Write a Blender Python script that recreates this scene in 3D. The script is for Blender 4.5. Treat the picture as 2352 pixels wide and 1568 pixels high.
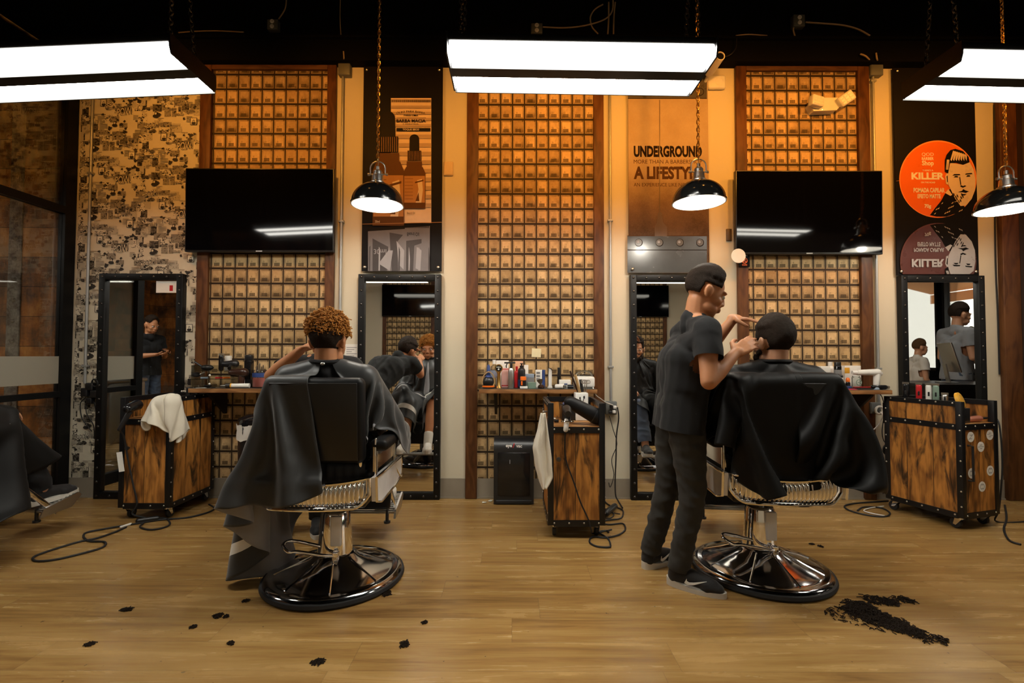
import bpy, bmesh, math, random
import numpy as np
from mathutils import Vector, Matrix, Euler
random.seed(7)
rnd = random.Random(11)
PI = math.pi
SC = bpy.context.scene
for o in list(bpy.data.objects):
    bpy.data.objects.remove(o)
COL = SC.collection

# ------------------------------------------------------------------ camera, world, exposure
FPX, D, EYE = 1120.0, 3.97, 1.15            # focal length in pixels of the 2352 wide frame, metres to the wall, eye height
PITCH, ROLL = math.radians(1.64), math.radians(0.14)
cam_data = bpy.data.cameras.new('camera')
cam_data.sensor_width = 36.0
cam_data.lens = 36.0 * FPX / 2352.0
cam_data.clip_start = 0.02
cam_data.clip_end = 200
camera = bpy.data.objects.new('camera', cam_data)
COL.objects.link(camera)
CAMROT = Matrix.Rotation(PI / 2 + PITCH, 3, 'X') @ Matrix.Rotation(ROLL, 3, 'Z')
camera.matrix_world = Matrix.Translation((0, -D, EYE)) @ CAMROT.to_4x4()
SC.camera = camera

world = bpy.data.worlds.new('world')
SC.world = world
world.use_nodes = True
wn = world.node_tree
wn.nodes.clear()
wo = wn.nodes.new('ShaderNodeOutputWorld')
wb = wn.nodes.new('ShaderNodeBackground')
wb.inputs['Color'].default_value = (1.0, .95, .84, 1)
wb.inputs['Strength'].default_value = 3.5
wn.links.new(wb.outputs[0], wo.inputs[0])

SC.view_settings.view_transform = 'Standard'
SC.view_settings.look = 'None'
SC.view_settings.gamma = 1
SC.view_settings.use_curve_mapping = False
SC.view_settings.exposure = 0.0
SC.cycles.use_denoising = True
SC.cycles.max_bounces = 10
SC.cycles.diffuse_bounces = 4
SC.cycles.glossy_bounces = 5
SC.cycles.transmission_bounces = 8
SC.cycles.sample_clamp_indirect = 6
TUBE_POWER = 39.0        # emission of the fluorescent lenses
WARM_POWER = 52.0       # watts of each warm track spot
BULB_POWER = 14.0

# ------------------------------------------------------------------ pixel to place
def ray(px, py):
    v = Vector(((px - 1176) / FPX, (784 - py) / FPX, -1.0))
    return CAMROT @ v
def W(px, py, y=0.0):
    """the point seen at the pixel, on the plane at depth y"""
    r = ray(px, py); t = (y + D) / r.y
    return Vector((r.x * t, y, EYE + r.z * t))
def F(px, py, z=0.0):
    """the point seen at the pixel, on the level z"""
    r = ray(px, py); t = (z - EYE) / r.z
    return Vector((r.x * t, -D + r.y * t, z))

# ------------------------------------------------------------------ mesh builder
class MB:
    def __init__(s):
        s.v = []; s.f = []; s.m = []
    def add(s, vs, fs, mi=0):
        b = len(s.v)
        s.v.extend([tuple(v) for v in vs])
        for f in fs:
            s.f.append(tuple(i + b for i in f)); s.m.append(mi)
        return s
    def box(s, c, d, mi=0, rot=None, bev=0.0):
        x, y, z = d[0] / 2, d[1] / 2, d[2] / 2
        if bev > 0:
            return s.rbox(c, d, min(bev, x * .98, y * .98, z * .98), mi, rot)
        vs = [Vector(p) for p in ((-x,-y,-z),(x,-y,-z),(x,y,-z),(-x,y,-z),(-x,-y,z),(x,-y,z),(x,y,z),(-x,y,z))]
        if rot is not None: vs = [rot @ v for v in vs]
        c = Vector(c)
        return s.add([v + c for v in vs], [(3,2,1,0),(4,5,6,7),(0,1,5,4),(1,2,6,5),(2,3,7,6),(3,0,4,7)], mi)
    def bx(s, x0, x1, y0, y1, z0, z1, mi=0, bev=0.0):
        return s.box(((x0+x1)/2, (y0+y1)/2, (z0+z1)/2), (abs(x1-x0), abs(y1-y0), abs(z1-z0)), mi, None, bev)
    def rbox(s, c, d, r, mi=0, rot=None, n=3):
        bm = bmesh.new()
        bmesh.ops.create_cube(bm, size=1.0)
        for v in bm.verts: v.co = Vector((v.co.x * d[0], v.co.y * d[1], v.co.z * d[2]))
        bmesh.ops.bevel(bm, geom=list(bm.edges), offset=r, segments=n, profile=0.5, affect='EDGES')
        c = Vector(c)
        vs = [(rot @ v.co if rot is not None else v.co) + c for v in bm.verts]
        bm.verts.index_update()
        fs = [[v.index for v in f.verts] for f in bm.faces]
        bm.free()
        return s.add(vs, fs, mi)
    def cyl(s, p0, p1, r0, r1=None, n=20, mi=0, cap=True):
        r1 = r0 if r1 is None else r1
        p0, p1 = Vector(p0), Vector(p1)
        q = (p1 - p0).to_track_quat('Z', 'Y')
        vs = []
        for p, r in ((p0, r0), (p1, r1)):
            for k in range(n):
                a = 2 * PI * k / n
                vs.append(p + q @ Vector((r * math.cos(a), r * math.sin(a), 0)))
        fs = [(k, (k + 1) % n, n + (k + 1) % n, n + k) for k in range(n)]
        if cap: fs += [tuple(range(n - 1, -1, -1)), tuple(range(n, 2 * n))]
        return s.add(vs, fs, mi)
    def lathe(s, prof, c=(0, 0, 0), axis=(0, 0, 1), n=32, mi=0, close=True, sy=1.0):
        """profile of (radius, height), closed at the ends when the radius is not zero"""
        q = Vector(axis).to_track_quat('Z', 'Y') if tuple(axis) != (0, 0, 1) else None
        c = Vector(c); vs = []
        for r, h in prof:
            for k in range(n):
                a = 2 * PI * k / n
                p = Vector((r * math.cos(a), r * sy * math.sin(a), h))
                vs.append((q @ p if q else p) + c)
        fs = []
        for j in range(len(prof) - 1):
            for k in range(n):
                fs.append((j*n+k, j*n+(k+1)%n, (j+1)*n+(k+1)%n, (j+1)*n+k))
        if close:
            if prof[0][0] > 1e-5: fs.append(tuple(range(n - 1, -1, -1)))
            if prof[-1][0] > 1e-5: fs.append(tuple(range((len(prof)-1)*n, len(prof)*n)))
        return s.add(vs, fs, mi)
    def tube(s, pts, r, n=8, mi=0, closed=False, rr=None):
        pts = [Vector(p) for p in pts]; m = len(pts)
        up = None; vs = []
        for i, p in enumerate(pts):
            a = pts[(i - 1) % m] if (closed or i > 0) else p
            b = pts[(i + 1) % m] if (closed or i < m - 1) else p
            t = (b - a)
            t = t.normalized() if t.length > 1e-9 else Vector((0, 0, 1))
            if up is None:
                up = Vector((0, 0, 1)) if abs(t.z) < 0.9 else Vector((1, 0, 0))
            u = (up - t * up.dot(t))
            u = u.normalized() if u.length > 1e-6 else t.orthogonal().normalized()
            w = t.cross(u); up = u
            R = rr[i] if rr else r
            for k in range(n):
                an = 2 * PI * k / n
                vs.append(p + (u * math.cos(an) + w * math.sin(an)) * R)
        fs = []
        for i in range(m if closed else m - 1):
            j = (i + 1) % m
            for k in range(n):
                fs.append((i*n+k, i*n+(k+1)%n, j*n+(k+1)%n, j*n+k))
        if not closed:
            fs += [tuple(range(n - 1, -1, -1)), tuple(range((m-1)*n, m*n))]
        return s.add(vs, fs, mi)
    def ell(s, c, r, mi=0, rot=None, n=16, m=10):
        if isinstance(r, (int, float)): r = (r, r, r)
        c = Vector(c); vs = []; fs = []
        def P(v): return (rot @ v if rot is not None else v) + c
        vs.append(P(Vector((0, 0, -r[2]))))
        for j in range(1, m):
            t = -PI/2 + PI * j / m
            for k in range(n):
                a = 2 * PI * k / n
                vs.append(P(Vector((r[0]*math.cos(t)*math.cos(a), r[1]*math.cos(t)*math.sin(a), r[2]*math.sin(t)))))
        vs.append(P(Vector((0, 0, r[2]))))
        for k in range(n): fs.append((0, 1 + (k+1) % n, 1 + k))
        for j in range(m - 2):
            for k in range(n):
                fs.append((1+j*n+k, 1+j*n+(k+1)%n, 1+(j+1)*n+(k+1)%n, 1+(j+1)*n+k))
        L = 1 + (m-1)*n
        for k in range(n): fs.append((L, 1+(m-2)*n+k, 1+(m-2)*n+(k+1)%n))
        return s.add(vs, fs, mi)
    def cap(s, p0, p1, r0, r1=None, mi=0, n=14):
        """rounded tapered limb"""
        r1 = r0 if r1 is None else r1
        p0, p1 = Vector(p0), Vector(p1)
        t = p1 - p0; L = t.length
        if L < 1e-6: return s.ell(p0, max(r0, r1), mi)
        prof = [(0.0, -r0)]
        for k in range(1, 5):
            a = PI/2 * k / 5; prof.append((r0*math.sin(a), -r0*math.cos(a)))
        prof += [(r0, 0), (r1, L)]
        for k in range(1, 5):
            a = PI/2 * k / 5; prof.append((r1*math.cos(a), L + r1*math.sin(a)))
        prof.append((0.0, L + r1))
        q = t.to_track_quat('Z', 'Y'); vs = []; fs = []
        vs.append(p0 + q @ Vector((0, 0, prof[0][1])))
        for r, h in prof[1:-1]:
            for k in range(n):
                a = 2*PI*k/n; vs.append(p0 + q @ Vector((r*math.cos(a), r*math.sin(a), h)))
        vs.append(p0 + q @ Vector((0, 0, prof[-1][1])))
        M = len(prof) - 2
        for k in range(n): fs.append((0, 1+(k+1)%n, 1+k))
        for j in range(M-1):
            for k in range(n): fs.append((1+j*n+k, 1+j*n+(k+1)%n, 1+(j+1)*n+(k+1)%n, 1+(j+1)*n+k))
        Z = 1 + M*n
        for k in range(n): fs.append((Z, 1+(M-1)*n+k, 1+(M-1)*n+(k+1)%n))
        return s.add(vs, fs, mi)
    def torus(s, c, R, r, axis=(0, 0, 1), n=24, m=8, mi=0, sx=1.0, sy=1.0, rot=None):
        q = rot if rot is not None else Vector(axis).to_track_quat('Z', 'Y').to_matrix()
        pts = [Vector(c) + q @ Vector((R*sx*math.cos(2*PI*k/n), R*sy*math.sin(2*PI*k/n), 0)) for k in range(n)]
        return s.tube(pts, r, m, mi, closed=True)
    def prism(s, poly, o, u, v, th, mi=0):
        """outline in (u, v) from o, thickness along u x v"""
        o, u, v = Vector(o), Vector(u), Vector(v)
        w = u.cross(v).normalized() * th
        n = len(poly)
        vs = [o + u*a + v*b for a, b in poly] + [o + u*a + v*b + w for a, b in poly]
        fs = [tuple(range(n-1, -1, -1)), tuple(range(n, 2*n))] + [(k, (k+1)%n, n+(k+1)%n, n+k) for k in range(n)]
        return s.add(vs, fs, mi)
    def dome(s, c, axis, r, h, mi=0, n=10):
        return s.lathe([(r, 0), (r*.92, h*.45), (r*.6, h*.85), (0.0001, h)], c, axis, n, mi)
    def grid(s, P, nu, nv, mi=0, closed=False):
        """P(i, j) for a sheet of nu by nv points"""
        vs = [P(i, j) for i in range(nu) for j in range(nv)]
        fs = []
        for i in range(nu if closed else nu - 1):
            for j in range(nv - 1):
                a, b = i*nv+j, ((i+1) % nu)*nv+j
                fs.append((a, b, b+1, a+1))
        return s.add(vs, fs, mi)
    def mesh(s, name):
        me = bpy.data.meshes.new(name)
        me.from_pydata(s.v, [], s.f)
        me.polygons.foreach_set('material_index', s.m)
        bm = bmesh.new(); bm.from_mesh(me)
        bmesh.ops.recalc_face_normals(bm, faces=bm.faces)
        bm.to_mesh(me); bm.free()
        return me

def shade(me, angle=38):
    me.polygons.foreach_set('use_smooth', [True] * len(me.polygons))
    try: me.set_sharp_from_angle(angle=math.radians(angle))
    except Exception: pass

def link(name, me, mats, parent=None, loc=None, rz=None, smooth=True):
    if not isinstance(mats, (list, tuple)): mats = [mats]
    if not me.materials:
        for m in mats: me.materials.append(m)
    if smooth: shade(me, smooth if smooth is not True else 38)
    o = bpy.data.objects.new(name, me)
    COL.objects.link(o)
    if parent is not None: o.parent = parent
    if loc is not None: o.location = loc
    if rz is not None: o.rotation_euler = (0, 0, rz)
    return o
def part(name, mb, mats, parent, label=None, kind=None, smooth=True):
    o = link(name, mb.mesh(name) if isinstance(mb, MB) else mb, mats, parent, smooth=smooth)
    if label: o['label'] = label
    if kind: o['kind'] = kind
    return o
def tag(o, label, cat, group=None, kind=None):
    o['label'] = label; o['category'] = cat
    if group: o['group'] = group
    if kind: o['kind'] = kind
    return o
def thing(name, label, cat, loc=(0, 0, 0), rz=0.0, group=None, rot=None):
    o = bpy.data.objects.new(name, None)
    o.empty_display_size = 0.05
    COL.objects.link(o)
    o.location = loc; o.rotation_euler = rot if rot is not None else (0, 0, rz)
    return tag(o, label, cat, group)
def solo(name, mb, mats, label, cat, loc=None, rz=None, group=None, kind=None, smooth=True):
    o = link(name, mb.mesh(name) if isinstance(mb, MB) else mb, mats, None, loc, rz, smooth)
    return tag(o, label, cat, group, kind)
def struct(name, mb, mats, label=None, smooth=False):
    o = link(name, mb.mesh(name), mats, None, smooth=smooth)
    o['kind'] = 'structure'; o['category'] = name.split('_')[0]
    o['label'] = label or name
    return o
def dup(root, loc=None, rz=None, label=None, group=None):
    r = root.copy(); COL.objects.link(r)
    if loc is not None: r.location = loc
    if rz is not None: r.rotation_euler = (0, 0, rz)
    if label: r['label'] = label
    if group: r['group'] = group
    for ch in list(root.children):
        c = ch.copy(); COL.objects.link(c); c.parent = r
        for g in list(ch.children):
            d = g.copy(); COL.objects.link(d); d.parent = c
    return r
def studs(parent, me, mats, name, spots):
    """copies of one small part, each an object: (place, outward axis)"""
    if not me.materials:
        me.materials.append(mats); shade(me)
    for p, a in spots:
        o = bpy.data.objects.new(name, me); COL.objects.link(o); o.parent = parent
        o.location = p; o.rotation_euler = Vector(a).to_track_quat('Z', 'Y').to_euler()
def dome_mesh(name, r, h, n=10):
    mb = MB(); mb.lathe([(r, -.001), (r, 0), (r*.92, h*.45), (r*.6, h*.85), (.0001, h)], n=n); return mb.mesh(name)
def smoothpath(pts, n=6):
    """Catmull-Rom through the points"""
    P = [Vector(p) for p in pts]; out = []
    for i in range(len(P) - 1):
        a = P[i-1] if i else P[i]; b = P[i]; c = P[i+1]; d = P[i+2] if i + 2 < len(P) else P[i+1]
        for k in range(n):
            t = k / n
            out.append(0.5*((2*b) + (c-a)*t + (2*a-5*b+4*c-d)*t*t + (3*b-a-3*c+d)*t**3))
    out.append(P[-1])
    return out
_text_cache = {}
def text_polys(body, bold=0.0):
    key = (body, bold)
    if key in _text_cache: return _text_cache[key]
    cu = bpy.data.curves.new('lettering', 'FONT'); cu.body = body; cu.size = 1.0
    cu.offset = bold; cu.resolution_u = 3
    cu.align_x = 'LEFT'
    ob = bpy.data.objects.new('lettering', cu); COL.objects.link(ob)
    dg = bpy.context.evaluated_depsgraph_get()
    me = bpy.data.meshes.new_from_object(ob.evaluated_get(dg))
    vs = [(v.co.x, v.co.y) for v in me.vertices]; fs = [tuple(p.vertices) for p in me.polygons]
    bpy.data.objects.remove(ob); bpy.data.curves.remove(cu); bpy.data.meshes.remove(me)
    _text_cache[key] = (vs, fs)
    return vs, fs
def text(mb, body, o, u, v, width=None, height=None, bold=0.0, mi=0, bend=0.0):
    """flat lettering fitted in width x height, lower left corner at o, along u and up v"""
    vs, fs = text_polys(body, bold)
    if not vs: return
    x0 = min(a for a, b in vs); x1 = max(a for a, b in vs); y0 = min(b for a, b in vs); y1 = max(b for a, b in vs)
    sx = width / (x1 - x0) if width else None
    sy = height / (y1 - y0) if height else sx
    sx = sx or sy
    o, u, v = Vector(o), Vector(u), Vector(v)
    W2 = (x1 - x0) * sx / 2
    pts = []
    for a, b in vs:
        X, Y = (a - x0) * sx, (b - y0) * sy
        if bend: Y += bend * (1 - ((X - W2) / W2) ** 2)
        pts.append(o + u * X + v * Y)
    mb.add(pts, fs, mi)
def remesh(mb, voxel, smooth=3, name='body', factor=0.5):
    me = mb.mesh(name)
    ob = bpy.data.objects.new(name, me); COL.objects.link(ob)
    r = ob.modifiers.new('r', 'REMESH'); r.mode = 'VOXEL'; r.voxel_size = voxel; r.adaptivity = 0
    if smooth:
        s = ob.modifiers.new('s', 'SMOOTH'); s.iterations = smooth; s.factor = factor
    dg = bpy.context.evaluated_depsgraph_get()
    out = bpy.data.meshes.new_from_object(ob.evaluated_get(dg))
    out.name = name
    bpy.data.objects.remove(ob); bpy.data.meshes.remove(me)
    return out
# ------------------------------------------------------------------ materials
class S:
    """a node socket with arithmetic"""
    def __init__(s, G, k): s.G, s.k = G, k
    def __add__(s, o): return s.G.m('ADD', s, o)
    def __radd__(s, o): return s.G.m('ADD', o, s)
    def __sub__(s, o): return s.G.m('SUBTRACT', s, o)
    def __rsub__(s, o): return s.G.m('SUBTRACT', o, s)
    def __mul__(s, o): return s.G.m('MULTIPLY', s, o)
    def __rmul__(s, o): return s.G.m('MULTIPLY', o, s)
    def __truediv__(s, o): return s.G.m('DIVIDE', s, o)
class G:
    def __init__(g, name):
        g.mat = bpy.data.materials.new(name); g.mat.use_nodes = True
        g.t = g.mat.node_tree; g.t.nodes.clear()
        g.out = g.n('ShaderNodeOutputMaterial')
        g.b = g.n('ShaderNodeBsdfPrincipled')
        g.t.links.new(g.b.outputs[0], g.out.inputs[0])
    def n(g, t, **kw):
        x = g.t.nodes.new(t)
        for k, v in kw.items(): setattr(x, k, v)
        return x
    def put(g, inp, v):
        if isinstance(v, S): g.t.links.new(v.k, inp)
        elif isinstance(v, (tuple, list)) and len(v) == 3 and len(inp.default_value) == 4: inp.default_value = (*v, 1)
        else: inp.default_value = v
    def m(g, op, a, b=0.0, c=None, clamp=False):
        x = g.n('ShaderNodeMath', operation=op, use_clamp=clamp)
        g.put(x.inputs[0], a); g.put(x.inputs[1], b)
        if c is not None: g.put(x.inputs[2], c)
        return S(g, x.outputs[0])
    def step(g, a, lo, hi):
        x = g.n('ShaderNodeMapRange', interpolation_type='SMOOTHSTEP')
        g.put(x.inputs[0], a); g.put(x.inputs[1], lo); g.put(x.inputs[2], hi)
        return S(g, x.outputs[0])
    def coord(g, kind='Object'):
        x = g.n('ShaderNodeTexCoord'); return S(g, x.outputs[kind])
    def sep(g, v):
        x = g.n('ShaderNodeSeparateXYZ'); g.put(x.inputs[0], v)
        return [S(g, k) for k in x.outputs]
    def com(g, a, b, c=0.0):
        x = g.n('ShaderNodeCombineXYZ')
        for i, q in enumerate((a, b, c)): g.put(x.inputs[i], q)
        return S(g, x.outputs[0])
    def scale(g, v, s):
        x = g.n('ShaderNodeMapping'); g.put(x.inputs[0], v); x.inputs['Scale'].default_value = s
        return S(g, x.outputs[0])
    def noise(g, v, scale, detail=4, rough=.55, dist=0.0):
        x = g.n('ShaderNodeTexNoise'); g.put(x.inputs['Vector'], v)
        x.inputs['Scale'].default_value = scale; x.inputs['Detail'].default_value = detail
        x.inputs['Roughness'].default_value = rough; x.inputs['Distortion'].default_value = dist
        return S(g, x.outputs[0])
    def white(g, v):
        x = g.n('ShaderNodeTexWhiteNoise'); g.put(x.inputs[0], v); return S(g, x.outputs['Value'])
    def ramp(g, f, stops):
        x = g.n('ShaderNodeValToRGB'); g.put(x.inputs[0], f)
        e = x.color_ramp.elements
        while len(e) < len(stops): e.new(0.5)
        for el, (p, c) in zip(e, stops): el.position = p; el.color = (*c, 1)
        return S(g, x.outputs[0])
    def mix(g, f, a, b, mode='MIX'):
        x = g.n('ShaderNodeMix', data_type='RGBA', blend_type=mode)
        g.put(x.inputs[0], f); g.put(x.inputs[6], a); g.put(x.inputs[7], b)
        return S(g, x.outputs[2])
    def bump(g, h, strength=.3, dist=.01):
        x = g.n('ShaderNodeBump'); g.put(x.inputs['Height'], h)
        x.inputs['Strength'].default_value = strength; x.inputs['Distance'].default_value = dist
        g.t.links.new(x.outputs[0], g.b.inputs['Normal'])
    def set(g, **kw):
        for k, v in kw.items():
            g.put(g.b.inputs[{'color': 'Base Color', 'rough': 'Roughness', 'metal': 'Metallic', 'spec': 'Specular IOR Level',
                              'alpha': 'Alpha', 'trans': 'Transmission Weight', 'ior': 'IOR', 'emit': 'Emission Color',
                              'emits': 'Emission Strength', 'sheen': 'Sheen Weight', 'coat': 'Coat Weight', 'sss': 'Subsurface Weight'}[k]], v)
        return g.mat
def lin(r, g, b):
    f = lambda c: (c/255/12.92) if c <= 10 else ((c/255+.055)/1.055)**2.4
    return (f(r), f(g), f(b))
_pl = {}
def plain(name, col, rough=.5, metal=0.0, var=.12, scale=12, **kw):
    """a single coloured surface with a little uneven tone and gloss"""
    if name in _pl: return _pl[name]
    g = G(name)
    v = g.coord('Object')
    n = g.noise(v, scale, 3)
    c = g.mix(n, tuple(x*(1-var) for x in col), tuple(min(1, x*(1+var)) for x in col))
    g.set(color=c, rough=g.m('MULTIPLY_ADD', n, .16, max(0.02, rough-.08)), metal=metal, **kw)
    _pl[name] = g.mat
    return g.mat
def chrome_mat(name, col, rough):
    g = G(name); v = g.coord('Object')
    n = g.noise(v, 9, 3)
    g.set(color=col, metal=1.0, rough=g.m('MULTIPLY_ADD', n, .08, rough))
    return g.mat
def wood_mat(name, axis, dark, mid, light, plank=None, rough=.5, scale=1.0, rings_amt=.2, scorch=0.0):
    """stained boards, grain along the axis"""
    g = G(name); p = g.coord('Object'); x, y, z = g.sep(p)
    a = {'x': (x, y, z), 'y': (y, x, z), 'z': (z, x, y)}[axis]
    L, U, V = a
    across = U + V
    seed = 0.0
    if plank:
        idx = g.m('FLOOR', across / plank)
        seed = g.white(g.com(idx, 3.7, 1.1))
        off = seed * 13.0
        L2 = L + off
    else:
        L2 = L
    warp = g.noise(g.com(L2 * 2.2, across * 7.0, V * 2.0), 1.0 * scale, 3, .5)
    rings = g.m('SINE', across * (60.0 * scale) + warp * 34.0 + L2 * 1.5)
    rings = g.m('MULTIPLY_ADD', rings, .5, .5)
    fine = g.noise(g.com(L2 * 3.0, across * 160.0, V * 60.0), 1.0, 3, .6)
    blot = g.noise(g.com(L2 * 2.4, across * 9.0, V * 5.0), 1.0, 4, .6)
    f = rings * rings_amt + fine * .3 + blot * (.84 - rings_amt)
    if plank: f = f + (seed - .5) * .22
    c = g.ramp(f, [(.26, dark), (.47, mid), (.68, light)])
    if scorch:
        k = g.step(g.noise(g.com(L2 * 3.0, across * 13.0, seed * 7.0), 1.0, 5, .62, .8),   .47, .66)
        c = g.mix(k * scorch, c, dark)
    if plank:
        e = g.m('ABSOLUTE', g.m('FRACT', across / plank) - .5)
        c = g.mix(g.step(e, .478, .5), c, tuple(q*.25 for q in dark))
    g.set(color=c, rough=g.m('MULTIPLY_ADD', fine, .2, rough-.1), spec=.35)
    g.bump(fine * .5 + rings * .3, .25, .002)
    return g.mat

def locker_mat():
    g = G('brass_post_box_paper'); p = g.coord('Object'); x, y, z = g.sep(p)
    u = x / .0984; v = z / .1237
    cu, cv = g.m('FLOOR', u), g.m('FLOOR', v)
    fu, fv = g.m('FRACT', u), g.m('FRACT', v)
    r1 = g.white(g.com(g.m('FLOORED_MODULO', cu, 6.0), g.m('FLOORED_MODULO', cv, 7.0), 1.0))
    r2 = g.white(g.com(cu, cv, 5.0))
    du = g.m('ABSOLUTE', fu - .5); dv = g.m('ABSOLUTE', fv - .5)
    edge = g.m('MAXIMUM', du + .008, dv + .02)
    n1 = g.noise(p, 26, 5, .65); n2 = g.noise(p, 95, 4, .6); n3 = g.noise(g.com(x, z * .6, r1 * 9.0), 13, 4, .6)
    base = g.mix(n1 * .55 + r2 * .45, (.36, .215, .085), (.86, .62, .33))
    base = g.mix(g.step(n2, .55, .8) * .5, base, (.28, .18, .08))
    # dark patina that differs from door to door
    low = 1.0 - g.step(fv, .12, .62)
    st = g.step(n3 + r1 * .36, .58, .84) * g.m('MULTIPLY_ADD', low, .6, .3)
    base = g.mix(st, base, (.075, .043, .016))
    base = g.mix(g.step(edge, .30, .41) * g.step(n1 + r2 * .2, .42, .68) * .7, base, (.16, .09, .035))
    # raised lip round each door
    lip = g.step(edge, .385, .40) * (1.0 - g.step(edge, .415, .43))
    base = g.mix(lip * .8, base, (.13, .105, .045))
    base = g.mix(g.step(edge, .40, .418) * (1.0 - g.step(edge, .44, .46)) * .35, base, (.72, .54, .30))
    base = g.mix(g.step(edge, .435, .455), base, (.075, .045, .020))
    base = g.mix(g.step(edge, .470, .488), base, (.020, .012, .007))
    # grille of small windows
    gu = g.m('ABSOLUTE', fu - .46); gv = g.m('ABSOLUTE', fv - .265)
    box = (1.0 - g.step(gu, .225, .24)) * (1.0 - g.step(gv, .108, .118))
    hu = g.m('ABSOLUTE', g.m('FRACT', (fu - .235) / .09) - .5); hv = g.m('ABSOLUTE', g.m('FRACT', (fv - .157) / .072) - .5)
    hole = (1.0 - g.step(hu, .30, .42)) * (1.0 - g.step(hv, .28, .42))
    base = g.mix(box * g.m('MULTIPLY_ADD', hole, .55, .45), base, (.045, .03, .014))
    # lock and hinge
    ku = (fu - .36) * .0984; kv = (fv - .46) * .1237
    kd = g.m('SQRT', ku * ku + kv * kv)
    base = g.mix((1.0 - g.step(kd, .0055, .0075)) * .6, base, (.12, .075, .03))
    base = g.mix((1.0 - g.step(kd, .002, .0035)) * .8, base, (.75, .56, .3))
    hx = (fu - .86) * .0984; hz = (fv - .9) * .1237
    hd = g.m('SQRT', hx * hx + hz * hz)
    base = g.mix((1.0 - g.step(hd, .005, .009)) * .75, base, (.05, .03, .012))
    g.set(color=base, rough=.6, spec=.2)
    return g.mat

def floor_mat():
    g = G('oak_vinyl_plank'); p = g.coord('Object'); x, y, z = g.sep(p)
    row = g.m('FLOOR', y / .18)
    rs = g.white(g.com(row, 2.0, 7.0))
    xs = x + rs * 1.22
    col = g.m('FLOOR', xs / 1.22)
    pr = g.white(g.com(row, col, 3.0))
    sp = g.com(x * .9 + pr * 17.0, y * 9.0, pr * 5.0)
    blot = g.noise(sp, 1.6, 5, .62, .6)
    fine = g.noise(g.com(x * 3.0 + pr * 9.0, y * 70.0, 0.0), 1.0, 4, .6)
    streak = g.noise(g.com(x * 1.3 + pr * 4.0, y * 26.0, 1.0), 1.0, 4, .65)
    f = blot * .60 + streak * .24 + fine * .16 + (pr - .5) * .07
    c = g.ramp(f, [(.28, (.15, .072, .021)), (.45, (.31, .170, .051)), (.60, (.43, .258, .088)), (.78, (.49, .305, .112))])
    e1 = g.m('ABSOLUTE', g.m('FRACT', y / .18) - .5); e2 = g.m('ABSOLUTE', g.m('FRACT', xs / 1.22) - .5)
    seam = g.m('MAXIMUM', g.step(e1, .487, .5), g.step(e2, .4982, .5))
    c = g.mix(seam * .45, c, (.10, .06, .03))
    dirt = g.step(g.noise(p, 1.4, 5, .6), .58, .78) * g.step(g.noise(p, 26, 4, .7), .45, .62)
    c = g.mix(dirt * .35, c, (.07, .045, .025))
    specks = g.step(g.noise(p, 34, 2, .5), .735, .77)
    c = g.mix(specks * .8, c, (.03, .02, .012))
    g.set(color=c, rough=g.m('MULTIPLY_ADD', blot, .14, .19), spec=.5)
    return g.mat

def rust_mat():
    g = G('rusted_plate_paper'); p = g.coord('Object'); x, y, z = g.sep(p)
    a = x + y
    fv = g.m('FRACT', z / .243); row = g.m('FLOOR', z / .243)
    fu = g.m('FRACT', a / .62); col = g.m('FLOOR', a / .62)
    cell = g.white(g.com(row, col, 2.0))
    n1 = g.noise(p, 3.2, 5, .65, .4); n2 = g.noise(g.com(a * 6.0, z * 1.6, 0.0), 2.0, 4, .6); n3 = g.noise(p, 60, 3, .6)
    f = n1 * .55 + n2 * .35 + cell * .14 + n3 * .08
    c = g.ramp(f, [(.36, (.03, .017, .010)), (.48, (.13, .06, .024)), (.58, (.34, .125, .028)), (.70, (.58, .25, .06))])
    grey = g.step(g.noise(g.com(a * 2.0, z * 1.2, 5.0), 1.4, 3), .52, .64)
    c = g.mix(grey * .6, c, (.19, .15, .105))
    ed = g.m('MAXIMUM', g.step(g.m('ABSOLUTE', fv - .5), .482, .497), g.step(g.m('ABSOLUTE', fu - .5), .49, .499))
    c = g.mix(ed * .85, c, (.012, .008, .005))
    g.set(color=c, rough=.62, spec=.3)
    return g.mat

def steel_beam_mat():
    g = G('flaking_steel'); p = g.coord('Object')
    n = g.noise(p, 14, 5, .7); m = g.noise(p, 50, 4, .6)
    c = g.ramp(n * .7 + m * .3, [(.35, (.06, .035, .02)), (.5, (.17, .14, .11)), (.7, (.33, .29, .24))])
    g.set(color=c, rough=.7, spec=.3); g.bump(n + m, .6, .004)
    return g.mat
def wall_mat():
    g = G('beige_wall_paint'); p = g.coord('Object')
    n = g.noise(p, 2.2, 3); m = g.noise(p, 220, 2)
    g.set(color=g.mix(n, (.60, .545, .41), (.66, .605, .465)), rough=.62, spec=.25)
    g.bump(m, .12, .0006)
    return g.mat
def comic_base():
    g = G('comic_print_paper'); p = g.coord('Object')
    n = g.noise(p, 9, 4)
    g.set(color=g.mix(n, (.60, .55, .42), (.74, .69, .55)), rough=.6, spec=.2)
    return g.mat
def comic_ink(name, tone, thr, sc):
    """a printed patch: paper tone with ink hatching"""
    g = G(name); p = g.coord('Object'); x, y, z = g.sep(p)
    n = g.noise(p, sc, 4, .68, .8); m = g.noise(g.com(x * 55.0 + z * 18.0, z * 95.0, 2.0), 1.0, 3, .6)
    k = g.step(n * .66 + m * .34, thr, thr + .05)
    g.set(color=g.mix(k, tone, (.018, .015, .012)), rough=.6, spec=.2)
    return g.mat
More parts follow.
